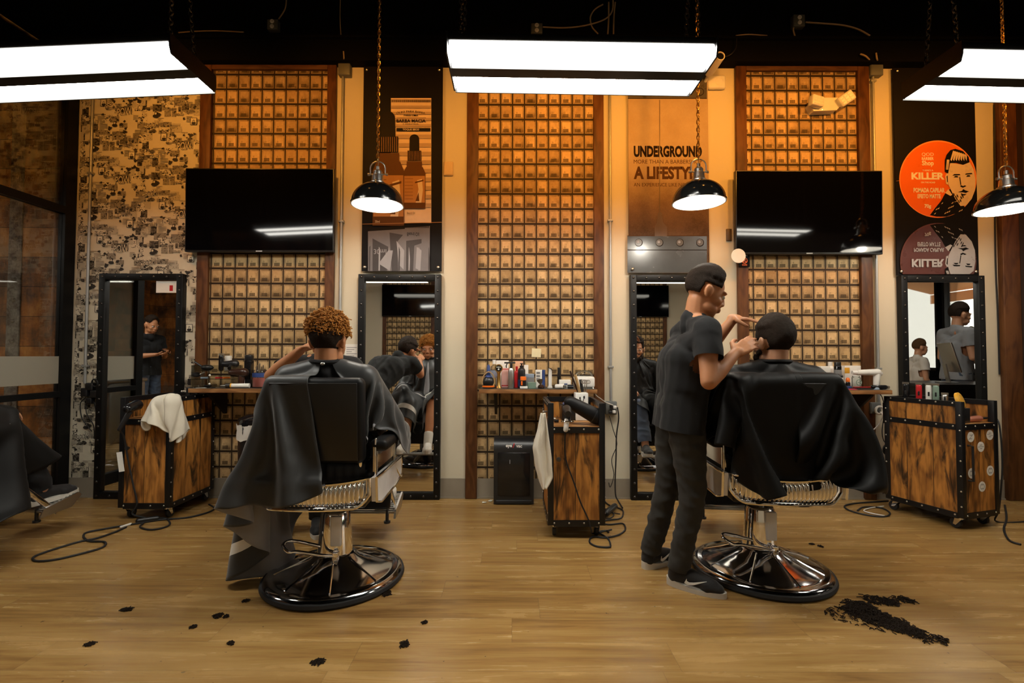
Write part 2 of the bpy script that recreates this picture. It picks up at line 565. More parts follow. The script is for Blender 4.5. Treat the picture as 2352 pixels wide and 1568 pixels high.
def fabric(name, col, rough=.75, sheen=.15, bump=.2, sc=320, var=.18, spec=.3):
    g = G(name); p = g.coord('Object')
    n = g.noise(p, sc, 2); m = g.noise(p, 7, 3)
    g.set(color=g.mix(m, tuple(c*(1-var) for c in col), tuple(c*(1+var) for c in col)), rough=rough, spec=spec, sheen=sheen)
    g.bump(n, bump, .001)
    return g.mat
def skin(name, a, b):
    g = G(name); p = g.coord('Object')
    n = g.noise(p, 16, 4); m = g.noise(p, 240, 2)
    g.set(color=g.mix(n, a, b), rough=.48, spec=.35, sss=.08)
    g.b.inputs['Subsurface Radius'].default_value = (.012, .004, .002)
    g.bump(m, .08, .0008)
    return g.mat
def hairmat(name, a, b, sc=60):
    g = G(name); p = g.coord('Object')
    n = g.noise(p, sc, 4, .7); m = g.noise(p, sc * 6, 3, .6)
    g.set(color=g.mix(n * .7 + m * .3, a, b), rough=.65, spec=.15)
    g.bump(m + n, .9, .006)
    return g.mat
def glass(name, col=(1, 1, 1), rough=0.0, thin=True, frost=0.0):
    """clear pane: mostly see-through with a mirror-like sheen"""
    g = G(name); g.t.nodes.remove(g.b)
    tr = g.n('ShaderNodeBsdfTransparent'); tr.inputs[0].default_value = (*col, 1)
    gl = g.n('ShaderNodeBsdfGlossy'); gl.inputs['Roughness'].default_value = rough + .02
    fr = g.n('ShaderNodeFresnel'); fr.inputs[0].default_value = 1.35
    sc = g.m('MULTIPLY', S(g, fr.outputs[0]), .8)
    mx = g.n('ShaderNodeMixShader')
    g.t.links.new(sc.k, mx.inputs[0]); g.t.links.new(tr.outputs[0], mx.inputs[1]); g.t.links.new(gl.outputs[0], mx.inputs[2])
    g.t.links.new(mx.outputs[0], g.out.inputs[0])
    return g.mat
def emitter(name, col, strength):
    g = G(name); g.set(color=(.8, .8, .8), emit=col, emits=strength, rough=.4)
    return g.mat

M = {}
M['locker'] = locker_mat(); M['floor'] = floor_mat(); M['rust'] = rust_mat(); M['flake'] = steel_beam_mat(); M['wall'] = wall_mat()
M['post'] = wood_mat('stained_post', 'z', (.020, .0065, .002), (.072, .025, .007), (.135, .052, .015), rings_amt=.14)
M['beam'] = wood_mat('stained_beam', 'x', (.020, .0065, .002), (.072, .025, .007), (.135, .052, .015), rings_amt=.14)
M['cart'] = wood_mat('scorched_pine', 'z', (.016, .008, .004), (.23, .088, .017), (.52, .22, .045), plank=.17, rings_amt=.16, scorch=.95)
M['tray'] = wood_mat('scorched_pine_shelf', 'x', (.06, .028, .009), (.27, .115, .032), (.44, .21, .065), plank=.07)
M['shelf'] = wood_mat('shelf_edge', 'x', (.06, .026, .008), (.22, .095, .03), (.36, .17, .06))
M['shelftop'] = plain('worn_dark_shelf_top', (.035, .032, .028), .4)
M['blackwall'] = plain('black_painted_wall', (.0028, .0026, .0028), .8, scale=3, spec=.08)
M['ceil'] = plain('black_ceiling', (.002, .002, .0022), .85, spec=.05)
M['base'] = plain('taupe_vinyl_base', (.27, .235, .185), .5)
M['steel'] = plain('black_angle_iron', (.008, .008, .009), .38, .25)
M['ironframe'] = plain('black_frame_paint', (.006, .006, .006), .42, 0.0, spec=.2)
M['rivet'] = plain('dark_rivet', (.10, .095, .09), .28, .85)
M['bolt'] = chrome_mat('bolt_steel', (.62, .60, .56), .25)
M['chrome'] = chrome_mat('polished_chrome', (.86, .86, .87), .045)
M['chromedome'] = chrome_mat('dark_chrome', (.50, .50, .52), .06)
M['brushed'] = chrome_mat('brushed_steel', (.60, .59, .57), .28)
M['gold'] = chrome_mat('brass', (.80, .50, .16), .25)
M['mirror'] = G('mirror_glass').set(color=(.86, .87, .86), metal=1.0, rough=.0)
M['leather'] = plain('black_leather', (.006, .006, .0065), .46, spec=.22, scale=60)
M['rubber'] = plain('black_rubber', (.010, .010, .011), .6)
M['blackpl'] = plain('black_plastic', (.012, .012, .013), .35)
M['blackgl'] = plain('glossy_black_plastic', (.008, .008, .009), .12)
M['screen'] = G('dark_screen').set(color=(.002, .002, .003), rough=.055, spec=.45)
M['enamel'] = plain('white_enamel', (.74, .72, .70), .22, coat=.4)
M['whitepl'] = plain('white_plastic', (.80, .78, .73), .35)
M['paper'] = plain('white_paper', (.82, .80, .74), .7)
M['note'] = plain('pale_yellow_note', (.80, .72, .45), .7)
M['greypl'] = plain('grey_plastic', (.22, .22, .22), .45)
M['galv'] = plain('galvanised_conduit', (.40, .41, .40), .42, .5)
M['boxsteel'] = plain('grey_steel_box', (.16, .17, .165), .5, .4)
M['romex'] = plain('tan_cable', (.36, .27, .16), .5)
M['red'] = plain('red_plastic', (.50, .014, .018), .32)
M['orange'] = plain('orange_plastic', (.85, .17, .012), .35)
M['blue'] = plain('blue_plastic', (.03, .06, .20), .4)
M['ltblue'] = plain('pale_blue_card', (.30, .37, .47), .5)
M['green'] = plain('sage_green_tin', (.19, .28, .22), .4)
M['yellow'] = plain('yellow_plastic', (.75, .38, .03), .4)
M['copper'] = plain('rose_metal', (.58, .22, .14), .3, .4)
M['pinkbox'] = plain('pink_packet', (.70, .40, .36), .5)
M['peach'] = plain('peach_card', (.75, .42, .26), .55)
M['brush'] = hairmat('brush_bristle', (.10, .065, .035), (.24, .16, .09), 90)
M['brownpl'] = plain('brown_plastic', (.035, .014, .008), .25)
M['combwood'] = plain('wooden_comb', (.50, .31, .13), .5)
M['towel'] = fabric('cream_terry_towel', (.72, .66, .54), .9, .3, .7, 260, .08)
M['cape'] = fabric('charcoal_nylon_cape', (.030, .031, .031), .42, .25, .08)
M['capein'] = fabric('grey_cape_lining', (.22, .215, .225), .5, .2, .08)
M['capeblk'] = fabric('black_nylon_cape', (.0055, .0052, .0048), .5, .02, .06, spec=.16)
M['piping'] = plain('white_piping', (.75, .73, .68), .6)
M['tee'] = fabric('black_cotton', (.007, .007, .0075), .85, .05)
M['pants'] = fabric('charcoal_trousers', (.030, .029, .026), .85, .05)
M['shorts'] = fabric('black_shorts', (.014, .014, .016), .85)
M['greytee'] = fabric('grey_cotton', (.24, .25, .27), .85)
M['whitetee'] = fabric('white_cotton', (.66, .62, .55), .85)
M['jeans'] = fabric('blue_denim', (.05, .07, .11), .85)
M['shoe'] = fabric('black_knit_shoe', (.014, .013, .013), .7)
M['sole'] = plain('pale_rubber_sole', (.55, .51, .44), .5)
M['sock'] = fabric('white_sock', (.72, .70, .64), .9)
M['skin1'] = skin('warm_tan_skin', (.40, .17, .075), (.50, .225, .11))
M['skin2'] = skin('light_skin', (.50, .25, .14), (.60, .32, .19))
M['hair_orange'] = hairmat('bleached_orange_curls', (.26, .085, .012), (.80, .36, .075), 90)
M['hair_dark'] = hairmat('dark_brown_hair', (.010, .006, .004), (.035, .020, .011), 70)
M['hair_brown'] = hairmat('brown_hair', (.06, .03, .012), (.16, .085, .035), 70)
M['eye'] = plain('eyeball', (.62, .58, .54), .2)
M['iris'] = plain('dark_iris', (.012, .007, .004), .2)
M['glass'] = glass('clear_glass', (.93, .94, .93))
M['acrylic'] = glass('clear_acrylic', (.86, .88, .87), .03)
M['tube'] = emitter('fluorescent_lens', (1.0, .965, .87), TUBE_POWER)
M['tube_left'] = emitter('fluorescent_lens_left', (1.0, .965, .87), 27.0)
M['tube_right'] = emitter('fluorescent_lens_right', (1.0, .955, .84), 22.0)
M['tube_rear'] = emitter('fluorescent_lens_rear', (1.0, .93, .80), 7.0)
M['bulb'] = emitter('pendant_bulb', (1.0, .95, .86), 45.0)
M['warm'] = emitter('warm_lamp', (1.0, .50, .14), 60.0)
M['led_red'] = emitter('red_led', (1.0, .05, .02), 8.0)
M['led_org'] = emitter('orange_led', (1.0, .25, .03), 6.0)
M['led_grn'] = emitter('green_led', (.1, 1.0, .2), 4.0)
M['domein'] = plain('white_enamel_inside', (.85, .83, .78), .4)
M['domeout'] = plain('black_enamel_dome', (.008, .0085, .0085), .14)
M['frost'] = G('frosted_film').set(color=(.42, .38, .30), rough=.55, alpha=.72)
M['sand'] = None
# ------------------------------------------------------------------ room shell
XL, XR, YB, ZT = -7.6, 7.5, -6.5, 4.75
XP = -3.585                                       # glass partition
ZB = W(1500, 140, -.10).z                         # underside of the black fascia
ZF = W(1500, 87, -.10).z
BASEZ = W(1050, 1098).z
mb = MB(); mb.bx(XL, XR, YB, 0.0, -.1, 0.0); struct('floor', mb, M['floor'], 'honey oak vinyl plank floor')
mb = MB(); mb.bx(XL, XR, YB, 0.1, ZT, ZT + .1); struct('ceiling', mb, M['ceil'], 'black open ceiling')
mb = MB(); mb.bx(XL, XR, 0.0, .1, 0, ZB); mb.bx(XL, XR, 0, .1, ZB, ZT, 1)
struct('wall_back', mb, [M['wall'], M['blackwall']], 'beige back wall, black above')
mb = MB(); mb.bx(XL - .1, XL, YB, .1, 0, ZT); struct('wall_left', mb, M['rust'], 'far left wall of rusty plates')
mb = MB(); mb.bx(XL, XR, YB - .1, YB, 0, ZB); mb.bx(XL, XR, YB - .1, YB, ZB, ZT, 1)
struct('wall_front', mb, [M['wall'], M['blackwall']], 'beige wall opposite the stations')
# right wall with the shop windows
WY = [(-5.95, -4.66), (-4.56, -3.2)]; WZ0, WZ1 = .9, 2.85
mb = MB()
mb.bx(XR, XR + .12, YB, .1, 0, WZ0); mb.bx(XR, XR + .12, YB, .1, WZ1, ZT)
ys = [YB, WY[0][0], WY[0][1], WY[1][0], WY[1][1], .1]
for a, b in ((0, 1), (2, 3), (4, 5)): mb.bx(XR, XR + .12, ys[a], ys[b], WZ0, WZ1)
struct('wall_right', mb, M['blackwall'], 'dark right wall with shop windows')
for i, (a, b) in enumerate(WY):
    mb = MB()
    for q in ((a, a + .05), (b - .05, b)): mb.bx(XR - .02, XR + .08, q[0], q[1], WZ0, WZ1)
    for q in ((WZ0, WZ0 + .05), (WZ1 - .05, WZ1)): mb.bx(XR - .02, XR + .08, a, b, q[0], q[1])
    w = struct(f'window_{i+1}', mb, M['ironframe'], ['shop window on the left in the right hand mirror', 'shop window on the right in the right hand mirror'][i])
    mb = MB(); mb.bx(XR + .02, XR + .028, a + .05, b - .05, WZ0 + .05, WZ1 - .05); part('pane', mb, M['glass'], w)
    if i:
        mb = MB(); text(mb, 'COME', (XR + .016, -4.30, 1.50), (0, 1, 0), (0, 0, 1), height=.15); text(mb, 'new', (XR + .016, -4.22, 1.34), (0, 1, 0), (0, 0, 1), height=.10)
        part('window_lettering', mb, plain('olive_window_type', (.16, .14, .06), .6), w, smooth=False)
# outside: pavement, hedge, awning
mb = MB(); mb.bx(XR + .12, XR + 14, -12, 4, -.15, -.05); struct('ground', mb, plain('pale_pavement', (.42, .40, .36), .8), 'pale pavement outside the windows')
mb = MB()
r2 = random.Random(3)
for k in range(140):
    c = (XR + 8 + r2.uniform(-.7, .7), r2.uniform(-9.5, 0), r2.uniform(.2, 2.0))
    mb.ell(c, (r2.uniform(.25, .5), r2.uniform(.25, .5), r2.uniform(.2, .45)), n=8, m=6)
solo('hedge', mb, hairmat('hedge_leaves', (.05, .09, .02), (.22, .28, .07), 14), 'blurred green hedge outside the shop windows', 'hedge', kind='stuff')
mb = MB(); mb.box((XR + .80, -4.6, 2.62), (1.2, 3.6, .03), 0, Matrix.Rotation(math.radians(14), 3, 'Y'))
mb.bx(XR + 1.36, XR + 1.39, -6.4, -2.8, 2.26, 2.44, 0)
solo('awning', mb, plain('orange_awning_cloth', (.75, .33, .12), .8), 'orange awning with a valance outside the shop windows', 'awning')

# skirting
mb = MB(); mb.bx(XL, XR, -.012, 0, 0, BASEZ); mb.bx(XL, XR, -.02, 0, 0, .012)
struct('baseboard_back', mb, M['base'], 'taupe vinyl base along the back wall')
# black fascia
mb = MB(); mb.bx(XL, XR, -.10, 0, ZB, ZF); mb.bx(XL, XR, -.13, 0, ZF - .02, ZF)
struct('trim_1', mb, M['blackwall'], 'black fascia above the wall panels')
# rusty plate paper behind the partition glass, its printed beam
mb = MB(); mb.bx(XL, XP, -.006, 0, BASEZ, ZB)
solo('rusted_plate_paper', mb, M['rust'], 'rusty steel plate wallpaper behind the glass partition', 'wallpaper', kind='structure')
bx0 = W(20, 700).x; bx1 = W(49, 700).x
mb = MB(); mb.bx(bx0, bx1, -.016, -.006, BASEZ, ZB)
beam = solo('riveted_steel_strip', mb, M['flake'], 'flaking grey riveted steel strip behind the glass partition', 'strip')
z = .25
sp = []
while z < ZB:
    sp.append((((bx0 + bx1) / 2, -.016, z), (0, -1, 0))); z += .168
studs(beam, dome_mesh('strip_rivet', .02, .012, 12), M['flake'], 'rivet', sp)
# rust paper on the far side wall of the room next door
mb = MB(); mb.bx(XL, XP - .35, YB, YB + .006, 0, ZB)
solo('rusted_plate_paper', mb, M['rust'], 'rusty plate wallpaper opposite, seen in the left mirror', 'wallpaper', kind='structure')

# comic strip wallpaper: printed panels, balloons and sound words, half-drop repeat
CW0, CW1 = XP + .03, W(460, 286).x
def comic_sheet():
    mb = MB(); mb.bx(CW0, CW1, -.004, 0, BASEZ, ZB, 0)
    RX, RZ = .503, .567
    rg = random.Random(5)
    motif = []
    # toned panels
    for k in range(60):
        x, z = rg.uniform(0, RX), rg.uniform(0, RZ); w, h = rg.uniform(.035, .10), rg.uniform(.028, .075)
        motif.append(('rect', x, z, w, h, rg.choice([1, 3, 3, 4, 1, 4, 2, 3, 4])))
    for k in range(46):
        motif.append(('blot', rg.uniform(0, RX), rg.uniform(0, RZ), rg.uniform(.005, .020), rg.random(), rg.choice([5, 5, 2, 3])))
    for k in range(34):
        motif.append(('lines', rg.uniform(0, RX), rg.uniform(0, RZ), rg.uniform(.04, .075), rg.randint(2, 5), 6))
    motif += [('text', .30, .12, 'POW!', .125, 5), ('text', .045, .30, 'BOOM!', .10, 5), ('text', .29, .40, 'Thwip', .055, 5), ('text', .08, .05, 'ZAP!', .07, 5),
              ('tiny', .33, .26, 'HEROES', .05, 5), ('tiny', .03, .46, 'TO BE CONTINUED', .085, 6), ('tiny', .24, .5, 'MEANWHILE', .06, 6)]
    motif += [('frame', .16, .20, .05, .06), ('frame', .40, .33, .055, .06), ('figure', .17, .205, .035), ('figure', .41, .335, .037), ('figure', .09, .39, .05), ('figure', .26, .03, .045)]
    def layer(i): return -.0042 - .00005 * i
    def clip(a, b, c, d):
        a2, b2 = max(a, CW0), min(b, CW1); c2, d2 = max(c, BASEZ), min(d, ZB)
        return (a2, b2, c2, d2) if b2 - a2 > .002 and d2 - c2 > .002 else None
    def quad(a, b, c, d, mi, L):
        q = clip(a, b, c, d)
        if q: a, b, c, d = q; mb.add([(a, layer(L), c), (b, layer(L), c), (b, layer(L), d), (a, layer(L), d)], [(0, 1, 2, 3)], mi)
    nx = int((CW1 - CW0) / RX) + 2; nz = int((ZB - BASEZ) / RZ) + 3
    for i in range(-1, nx):
        for j in range(-1, nz):
            ox = CW0 + i * RX; oz = BASEZ + j * RZ + (RZ / 2 if i % 2 else 0)
            for L, e in enumerate(motif):
                k = e[0]; x, z = ox + e[1], oz + e[2]
                if k == 'rect':
                    quad(x, x + e[3], z, z + e[4], e[5], L)
                elif k == 'lines':
                    for r in range(e[4]): quad(x, x + e[3] * (1 if r < e[4] - 1 else .6), z - r * .0105, z - r * .0105 + .0038, 6, L)
                elif k == 'blot':
                    R = e[3]
                    if CW0 + R*1.6 < x < CW1 - R*1.6 and BASEZ + R*1.6 < z < ZB - R*1.6:
                        q = random.Random(int(e[4] * 1e6)); n = 11
                        pts = [(x + R * q.uniform(.5, 1.6) * math.cos(2*PI*a/n), layer(L), z + R * q.uniform(.5, 1.3) * math.sin(2*PI*a/n)) for a in range(n)]
                        mb.add(pts, [tuple(range(n))], e[5])
                elif k in ('text', 'tiny'):
                    if CW0 < x and x + e[4] < CW1 and BASEZ < z < ZB - .08:
                        if k == 'text':
                            text(mb, e[3], (x - .002, layer(L), z - .002), (1, 0, .12), (0, 0, 1), width=e[4], height=e[4]*.5, bold=.05, mi=5)
                            text(mb, e[3], (x, layer(L) - .0001, z), (1, 0, .12), (0, 0, 1), width=e[4], height=e[4]*.48, bold=.0, mi=7)
                        else: text(mb, e[3], (x, layer(L), z), (1, 0, 0), (0, 0, 1), width=e[4], mi=e[5])
                elif k == 'frame':
                    w, h = e[3], e[4]
                    quad(x, x + w, z, z + h, 5, L); quad(x + .004, x + w - .004, z + .004, z + h - .004, 7, L + 1)
                elif k == 'figure':
                    R = e[3]
                    if CW0 + R < x < CW1 - R and BASEZ + R < z < ZB - 2 * R:
                        y0 = layer(L)
                        for (cx, cz, rx, rz2, mi) in ((.5, .25, .5, .3, 5), (.5, .7, .24, .3, 5), (.5, .66, .15, .2, 7)):
                            n = 12
                            mb.add([(x + R*(cx + rx*math.cos(2*PI*a/n)), y0 - .0001*(mi == 7), z + R*(cz + rz2*math.sin(2*PI*a/n))) for a in range(n)], [tuple(range(n))], mi)
    return mb
cm = [comic_base(), comic_ink('comic_mid_tone', (.30, .27, .21), .52, 60), comic_ink('comic_dark_tone', (.15, .135, .105), .47, 55), comic_ink('comic_light_tone', (.50, .46, .36), .56, 70),
      comic_ink('comic_hatching', (.68, .63, .50), .50, 48), plain('comic_black_ink', (.022, .019, .015), .6), plain('comic_grey_type', (.24, .21, .165), .6), plain('comic_bare_paper', (.74, .69, .55), .6)]
sheet = solo('comic_strip_paper', comic_sheet(), cm, 'cream and black comic strip wallpaper beside the glass partition', 'wallpaper', kind='structure', smooth=False)

# ------------------------------------------------------------------ post box panels in wooden frames
def panel(xa, xb, xc, xd, label, top=True, y0=0.0, sgn=1):
    zt = W(1500, 138).z; zi = W(1500, 166).z
    t = thing('post_box_panel', label, 'wall panel', (0, y0, 0), group='framed panels of brass post boxes')
    def P(name, x0, x1, d, z0, z1, m):
        mb = MB(); mb.bx(x0, x1, -d * sgn, -.003 * sgn, z0, z1, 0, .004 if d > .01 else 0); return part(name, mb, m, t)
    P('post', xa, xb, .035, 0.002, zt, M['post']); P('post', xc, xd, .035, 0.002, zt, M['post'])
    P('head_board', xb, xc, .035, zi, zt - .001, M['beam'])
    P('post_box_paper', xb, xc, .005, BASEZ, zi, M['locker'])
    return t
panel(-2.560, -2.470, -1.520, -1.447, 'brass post box panel behind the left television')
panel(-.372, -.279, .664, .746, 'brass post box panel between the two long posters, no television')
panel(1.832, 1.917, 2.832, 2.925, 'brass post box panel behind the right television')
panel(-2.76, -2.68, -1.73, -1.65, 'post box panel on the opposite wall, seen in the second mirror', y0=YB, sgn=-1)
panel(2.22, 2.30, 3.22, 3.30, 'post box panel on the opposite wall, seen in the third mirror', y0=YB, sgn=-1)

# ------------------------------------------------------------------ right end of the wall: timber post and ribbed metal
xq0, xq1 = W(2293, 700).x, W(2332, 700).x
mb = MB(); mb.bx(xq0, xq1, -.05, 0, 0.002, ZB - .002, 0, .005)
solo('timber_post', mb, M['post'], 'dark stained timber post at the right end of the wall', 'post', smooth=True)
mb = MB(); n = 60
def rib(i, j): return (xq1 + .005 + i * .026, -.028 + .016 * (1 if (i // 2) % 2 else -1), .16 if j == 0 else ZB - .003)
mb.grid(rib, n, 2)
o = solo('corrugated_panel', mb, plain('brown_ribbed_metal', (.035, .017, .010), .55, .2), 'dark brown corrugated metal panel beside the timber post', 'panel', smooth=False)
md = o.modifiers.new('thick', 'SOLIDIFY'); md.thickness = .004
mb = MB(); mb.bx(xq1 - .01, xq1 + .9, -.14, -.05, W(2340, 949, -.14).z, W(2340, 899, -.14).z, 0, .005)
solo('wood_ledge', mb, M['beam'], 'stained wood ledge on the corrugated panel at the right edge', 'ledge')

# ------------------------------------------------------------------ glass partition
def glazing():
    t = thing('glass_partition', 'black framed glass partition with a frosted band, left edge', 'partition', (XP, 0, 0))
    t['kind'] = 'structure'
    zt = W(180, 490, -.02).z; zm = W(165, 903, -.02).z
    L = 2.55
    def P(name, y0, y1, z0, z1, m=M['ironframe'], w=.05):
        mb = MB(); mb.bx(-w/2, w/2, y0, y1, z0, z1); return part(name, mb, m, t)
    P('wall_post', -.115, -.022, .002, ZB - .002); P('mid_post', -.80, -.72, .002, ZB - .002)
    P('top_rail', -.72, -.115, zt - .03, zt + .03)
    P('middle_rail', -.72, -.115, zm - .022, zm + .022); P('bottom_rail', -.72, -.115, .002, .10)
    P('pane', -.72, -.115, .10, zm - .022, M['glass'], .008); P('pane', -.72, -.115, zm + .022, zt - .03, M['glass'], .008)
    P('pane', -.72, -.115, zt + .03, ZB - .002, M['glass'], .008)
    za = W(155, 880, -.1).z; zb = W(155, 818, -.1).z
    mb = MB(); mb.bx(.0045, .0055, -.72, -.115, za, zb); part('frosted_band', mb, M['frost'], t, 'frosted grey film band')
    # fixed light beyond the door opening
    P('mid_post', -2.0, -1.92, .002, ZB - .002); P('top_rail', -1.92, -.80, zt - .03, zt + .03)
    P('pane', -1.92, -.80, zt + .03, ZB - .002, M['glass'], .008)
    return t
glazing()

# ------------------------------------------------------------------ television sets
def television(x, w, px_top, px_bot, label, y0=0.0, rz=0.0):
    za, zb = W(1176, px_top, -.1).z, W(1176, px_bot, -.1).z
    h = za - zb
    t = thing('television', label, 'television', (x, y0, zb), rz, rot=(math.radians(1.0), 0, rz))
    mb = MB(); mb.box((0, -.075, h/2), (w, .04, h), 0, None, .004); part('housing', mb, M['blackpl'], t)
    mb = MB(); mb.bx(-w/2 + .008, w/2 - .008, -.0965, -.0945, .014, h - .008); part('screen', mb, M['screen'], t)
    mb = MB(); mb.bx(-.025, .025, -.0985, -.0945, .002, .010); part('maker_badge', mb, M['brushed'], t)
    mb = MB(); mb.bx(-.2, .2, -.055, -.005, h*.3, h*.75); part('wall_bracket', mb, M['steel'], t)
    return t
television(-2.023, 1.19, 388, 579, 'left wall television, switched off')
television(2.375, 1.175, 390, 581, 'right wall television, switched off, round sticker at its corner')
television(-2.16, 1.2, 388, 579, 'television on the opposite wall, seen in the second mirror', YB, PI)
television(2.72, 1.2, 388, 579, 'television on the opposite wall, seen in the third mirror', YB, PI)

# ------------------------------------------------------------------ riveted standing mirrors
RIVET = dome_mesh('rivet', .010, .007)
def mirror(x0, x1, label, lab_glass=None, y0=0.0, rz=0.0):
    w = x1 - x0; h = 1.803; f = .05
    t = thing('standing_mirror', label, 'mirror', ((x0 + x1)/2, y0, 0), rz, 'riveted mirrors standing against the wall')
    mb = MB(); dz = .058
    def bar(a, b, c, d): mb.bx(a, b, -dz, -.004, c, d, 0, .003)
    bar(-w/2, -w/2 + f, 0, h); bar(w/2 - f, w/2, 0, h); bar(-w/2 + f, w/2 - f, h - f, h); bar(-w/2 + f, w/2 - f, 0, f + .006)
    part('frame', mb, M['ironframe'], t)
    mb = MB(); mb.bx(-w/2 + f, w/2 - f, -.032, -.004, f + .006, h - f); part('mirror_glass', mb, M['mirror'], t, smooth=False)
    sp = []
    for k in range(7):
        x = -w/2 + .026 + k * (w - .052) / 6
        for z in (h - .024, .028): sp.append(((x, -dz, z), (0, -1, 0)))
    for k in range(1, 16):
        z = .028 + k * (h - .052) / 16
        for s in (-1, 1): sp.append(((s * (w/2 - .026), -dz, z), (0, -1, 0)))
    if y0 == 0: studs(t, RIVET, M['rivet'], 'rivet', sp)
    return t
mirror(-3.33, -2.655, 'riveted mirror before the comic wallpaper, behind the left trolley')
mirror(-1.240, -.574, 'riveted mirror under the bottle poster, right of the first barber chair')
mirror(.953, 1.622, 'riveted mirror under the sand coloured UNDERGROUND poster')
mirror(3.136, 3.808, 'riveted mirror under the orange tin poster, reflecting a bright window')
mirror(-3.9, -3.25, 'riveted mirror on the opposite wall, left of its panel', y0=YB, rz=PI)
# slip of paper taped in the first mirror
mb = MB(); p = W(358, 672, -.036); q = W(409, 645, -.036); mb.bx(p.x, q.x, -.0345, -.0335, p.z, q.z)
s_ = solo('notice_slip', mb, M['paper'], 'white slip taped inside the top corner of the left mirror', 'notice')
mb = MB(); a = W(389, 668, -.036); b = W(397, 655, -.036); mb.bx(a.x, b.x, -.0352, -.0345, a.z, b.z); part('red_stamp', mb, M['red'], s_)

# ------------------------------------------------------------------ long acrylic posters
YP = -.034
class Art:
    def __init__(s): s.mb = MB(); s.k = 0
    def poly(s, pts, mi):
        s.k += 1; s.mb.add([W(a, b, YP - .00012 * s.k) for a, b in pts], [tuple(range(len(pts)))], mi)
    def rect(s, x0, y0, x1, y1, mi): s.poly([(x0, y1), (x1, y1), (x1, y0), (x0, y0)], mi)
    def disc(s, cx, cy, rx, ry, mi, n=40, a0=0, a1=2*PI, cut=None):
        pts = [(cx + rx*math.cos(a0 + (a1-a0)*k/n), cy + ry*math.sin(a0 + (a1-a0)*k/n)) for k in range(n)]
        if cut: pts = [(a, min(b, cut)) for a, b in pts]
        s.poly(pts, mi)
    def text(s, t, x0, y0, x1, y1, mi, bold=0.0, bend=0.0, flip=False):
        s.k += 1
        o = W(x0, y1, YP - .00012 * s.k); e = W(x1, y0, YP - .00012 * s.k)
        if flip: text(s.mb, t, (o.x, o.y, e.z), (1, 0, 0), (0, 0, -1), e.x - o.x, e.z - o.z, bold, mi)
        else: text(s.mb, t, o, (1, 0, 0), (0, 0, 1), e.x - o.x, e.z - o.z, bold, mi, bend)
def poster(name, x0, x1, pb, label, mats, art, bg):
    z0 = W(1176, pb, YP).z; z1 = ZB - .012
    mb = MB(); mb.bx(x0, x1, YP, -.022, z0, z1)
    t = solo(name, mb, bg, label, 'poster', smooth=False)
    part('print', art.mb, mats, t, smooth=False)
    for x in (x0 + .028, x1 - .028):
        for z in (z0 + .03, z1 - .03):
            mb = MB(); mb.lathe([(.007, .003), (.007, .033), (.0125, .034), (.0125, .046), (.009, .050), (.0001, .052)], (x, 0, z), (0, -1, 0), 14)
            part('standoff_bolt', mb, M['bolt'], t)
    return t
pk = dict(rough=.28, spec=.4)
inkblk = plain('poster_black', (.008, .007, .007), .5, spec=.08); tan = plain('poster_tan', (.66, .50, .34), .5, spec=.08); tan2 = plain('poster_dark_tan', (.42, .30, .20), .5, spec=.08)
dkb = plain('poster_amber', (.10, .042, .014), .5, spec=.08); amb = plain('poster_light_amber', (.40, .20, .075), .5, spec=.08); cream = plain('poster_cream', (.66, .53, .38), .5, spec=.08)
brnblk = plain('poster_cap', (.010, .007, .005), .5, spec=.08); grey = plain('poster_grey', (.15, .14, .145), .5, spec=.08); greyl = plain('poster_pale_grey', (.27, .26, .27), .5, spec=.08)
# -- bottle poster
def Z1(a, b): return (820 + a / 3.645, 210 + b / 3.645)
A = Art()
P_ = lambda L: [Z1(a, b) for a, b in L]
A.poly(P_([(284, 1100), (622, 1100), (622, 55), (284, 55)]), 1)
A.poly(P_([(284, 92), (622, 92), (622, 66), (284, 66)]), 2)
for k in range(40): A.poly(P_([(290+k*8.2, 90), (294+k*8.2, 90), (294+k*8.2, 70), (290+k*8.2, 70)]), 0)
for k in range(9):
    y = 360 + k * 72; A.poly(P_([(286, y+34), (620, y+34), (620, y), (286, y)]), 2)
for k in range(4):
    y = 118 + k * 52; A.poly(P_([(286, y+22), (620, y+22), (620, y), (286, y)]), 2)
x0, y0 = Z1(330, 188); x1, y1 = Z1(572, 160); A.text('ÓLEO PARA BARBA', x0, y1 + 3, x1, y0 + 1, 0, .01, bend=.016)
x0, y0 = Z1(392, 207); x1, y1 = Z1(512, 191); A.text('PARA UMA', x0, y1, x1, y0, 0, .01)
A.poly(P_([(330, 222), (578, 222), (578, 219), (330, 219)]), 0)
x0, y0 = Z1(330, 258); x1, y1 = Z1(575, 232); A.text('BARBA MACIA', x0, y1, x1, y0, 0, .03)
x0, y0 = Z1(385, 279); x1, y1 = Z1(515, 266); A.text('E HIDRATADA', x0, y1, x1, y0, 0)
A.poly(P_([(330, 332), (615, 332), (615, 306), (330, 306)]), 0)
x0, y0 = Z1(382, 328); x1, y1 = Z1(520, 311); A.text('TOQUE SECO', x0, y1, x1, y0, 6, .03)
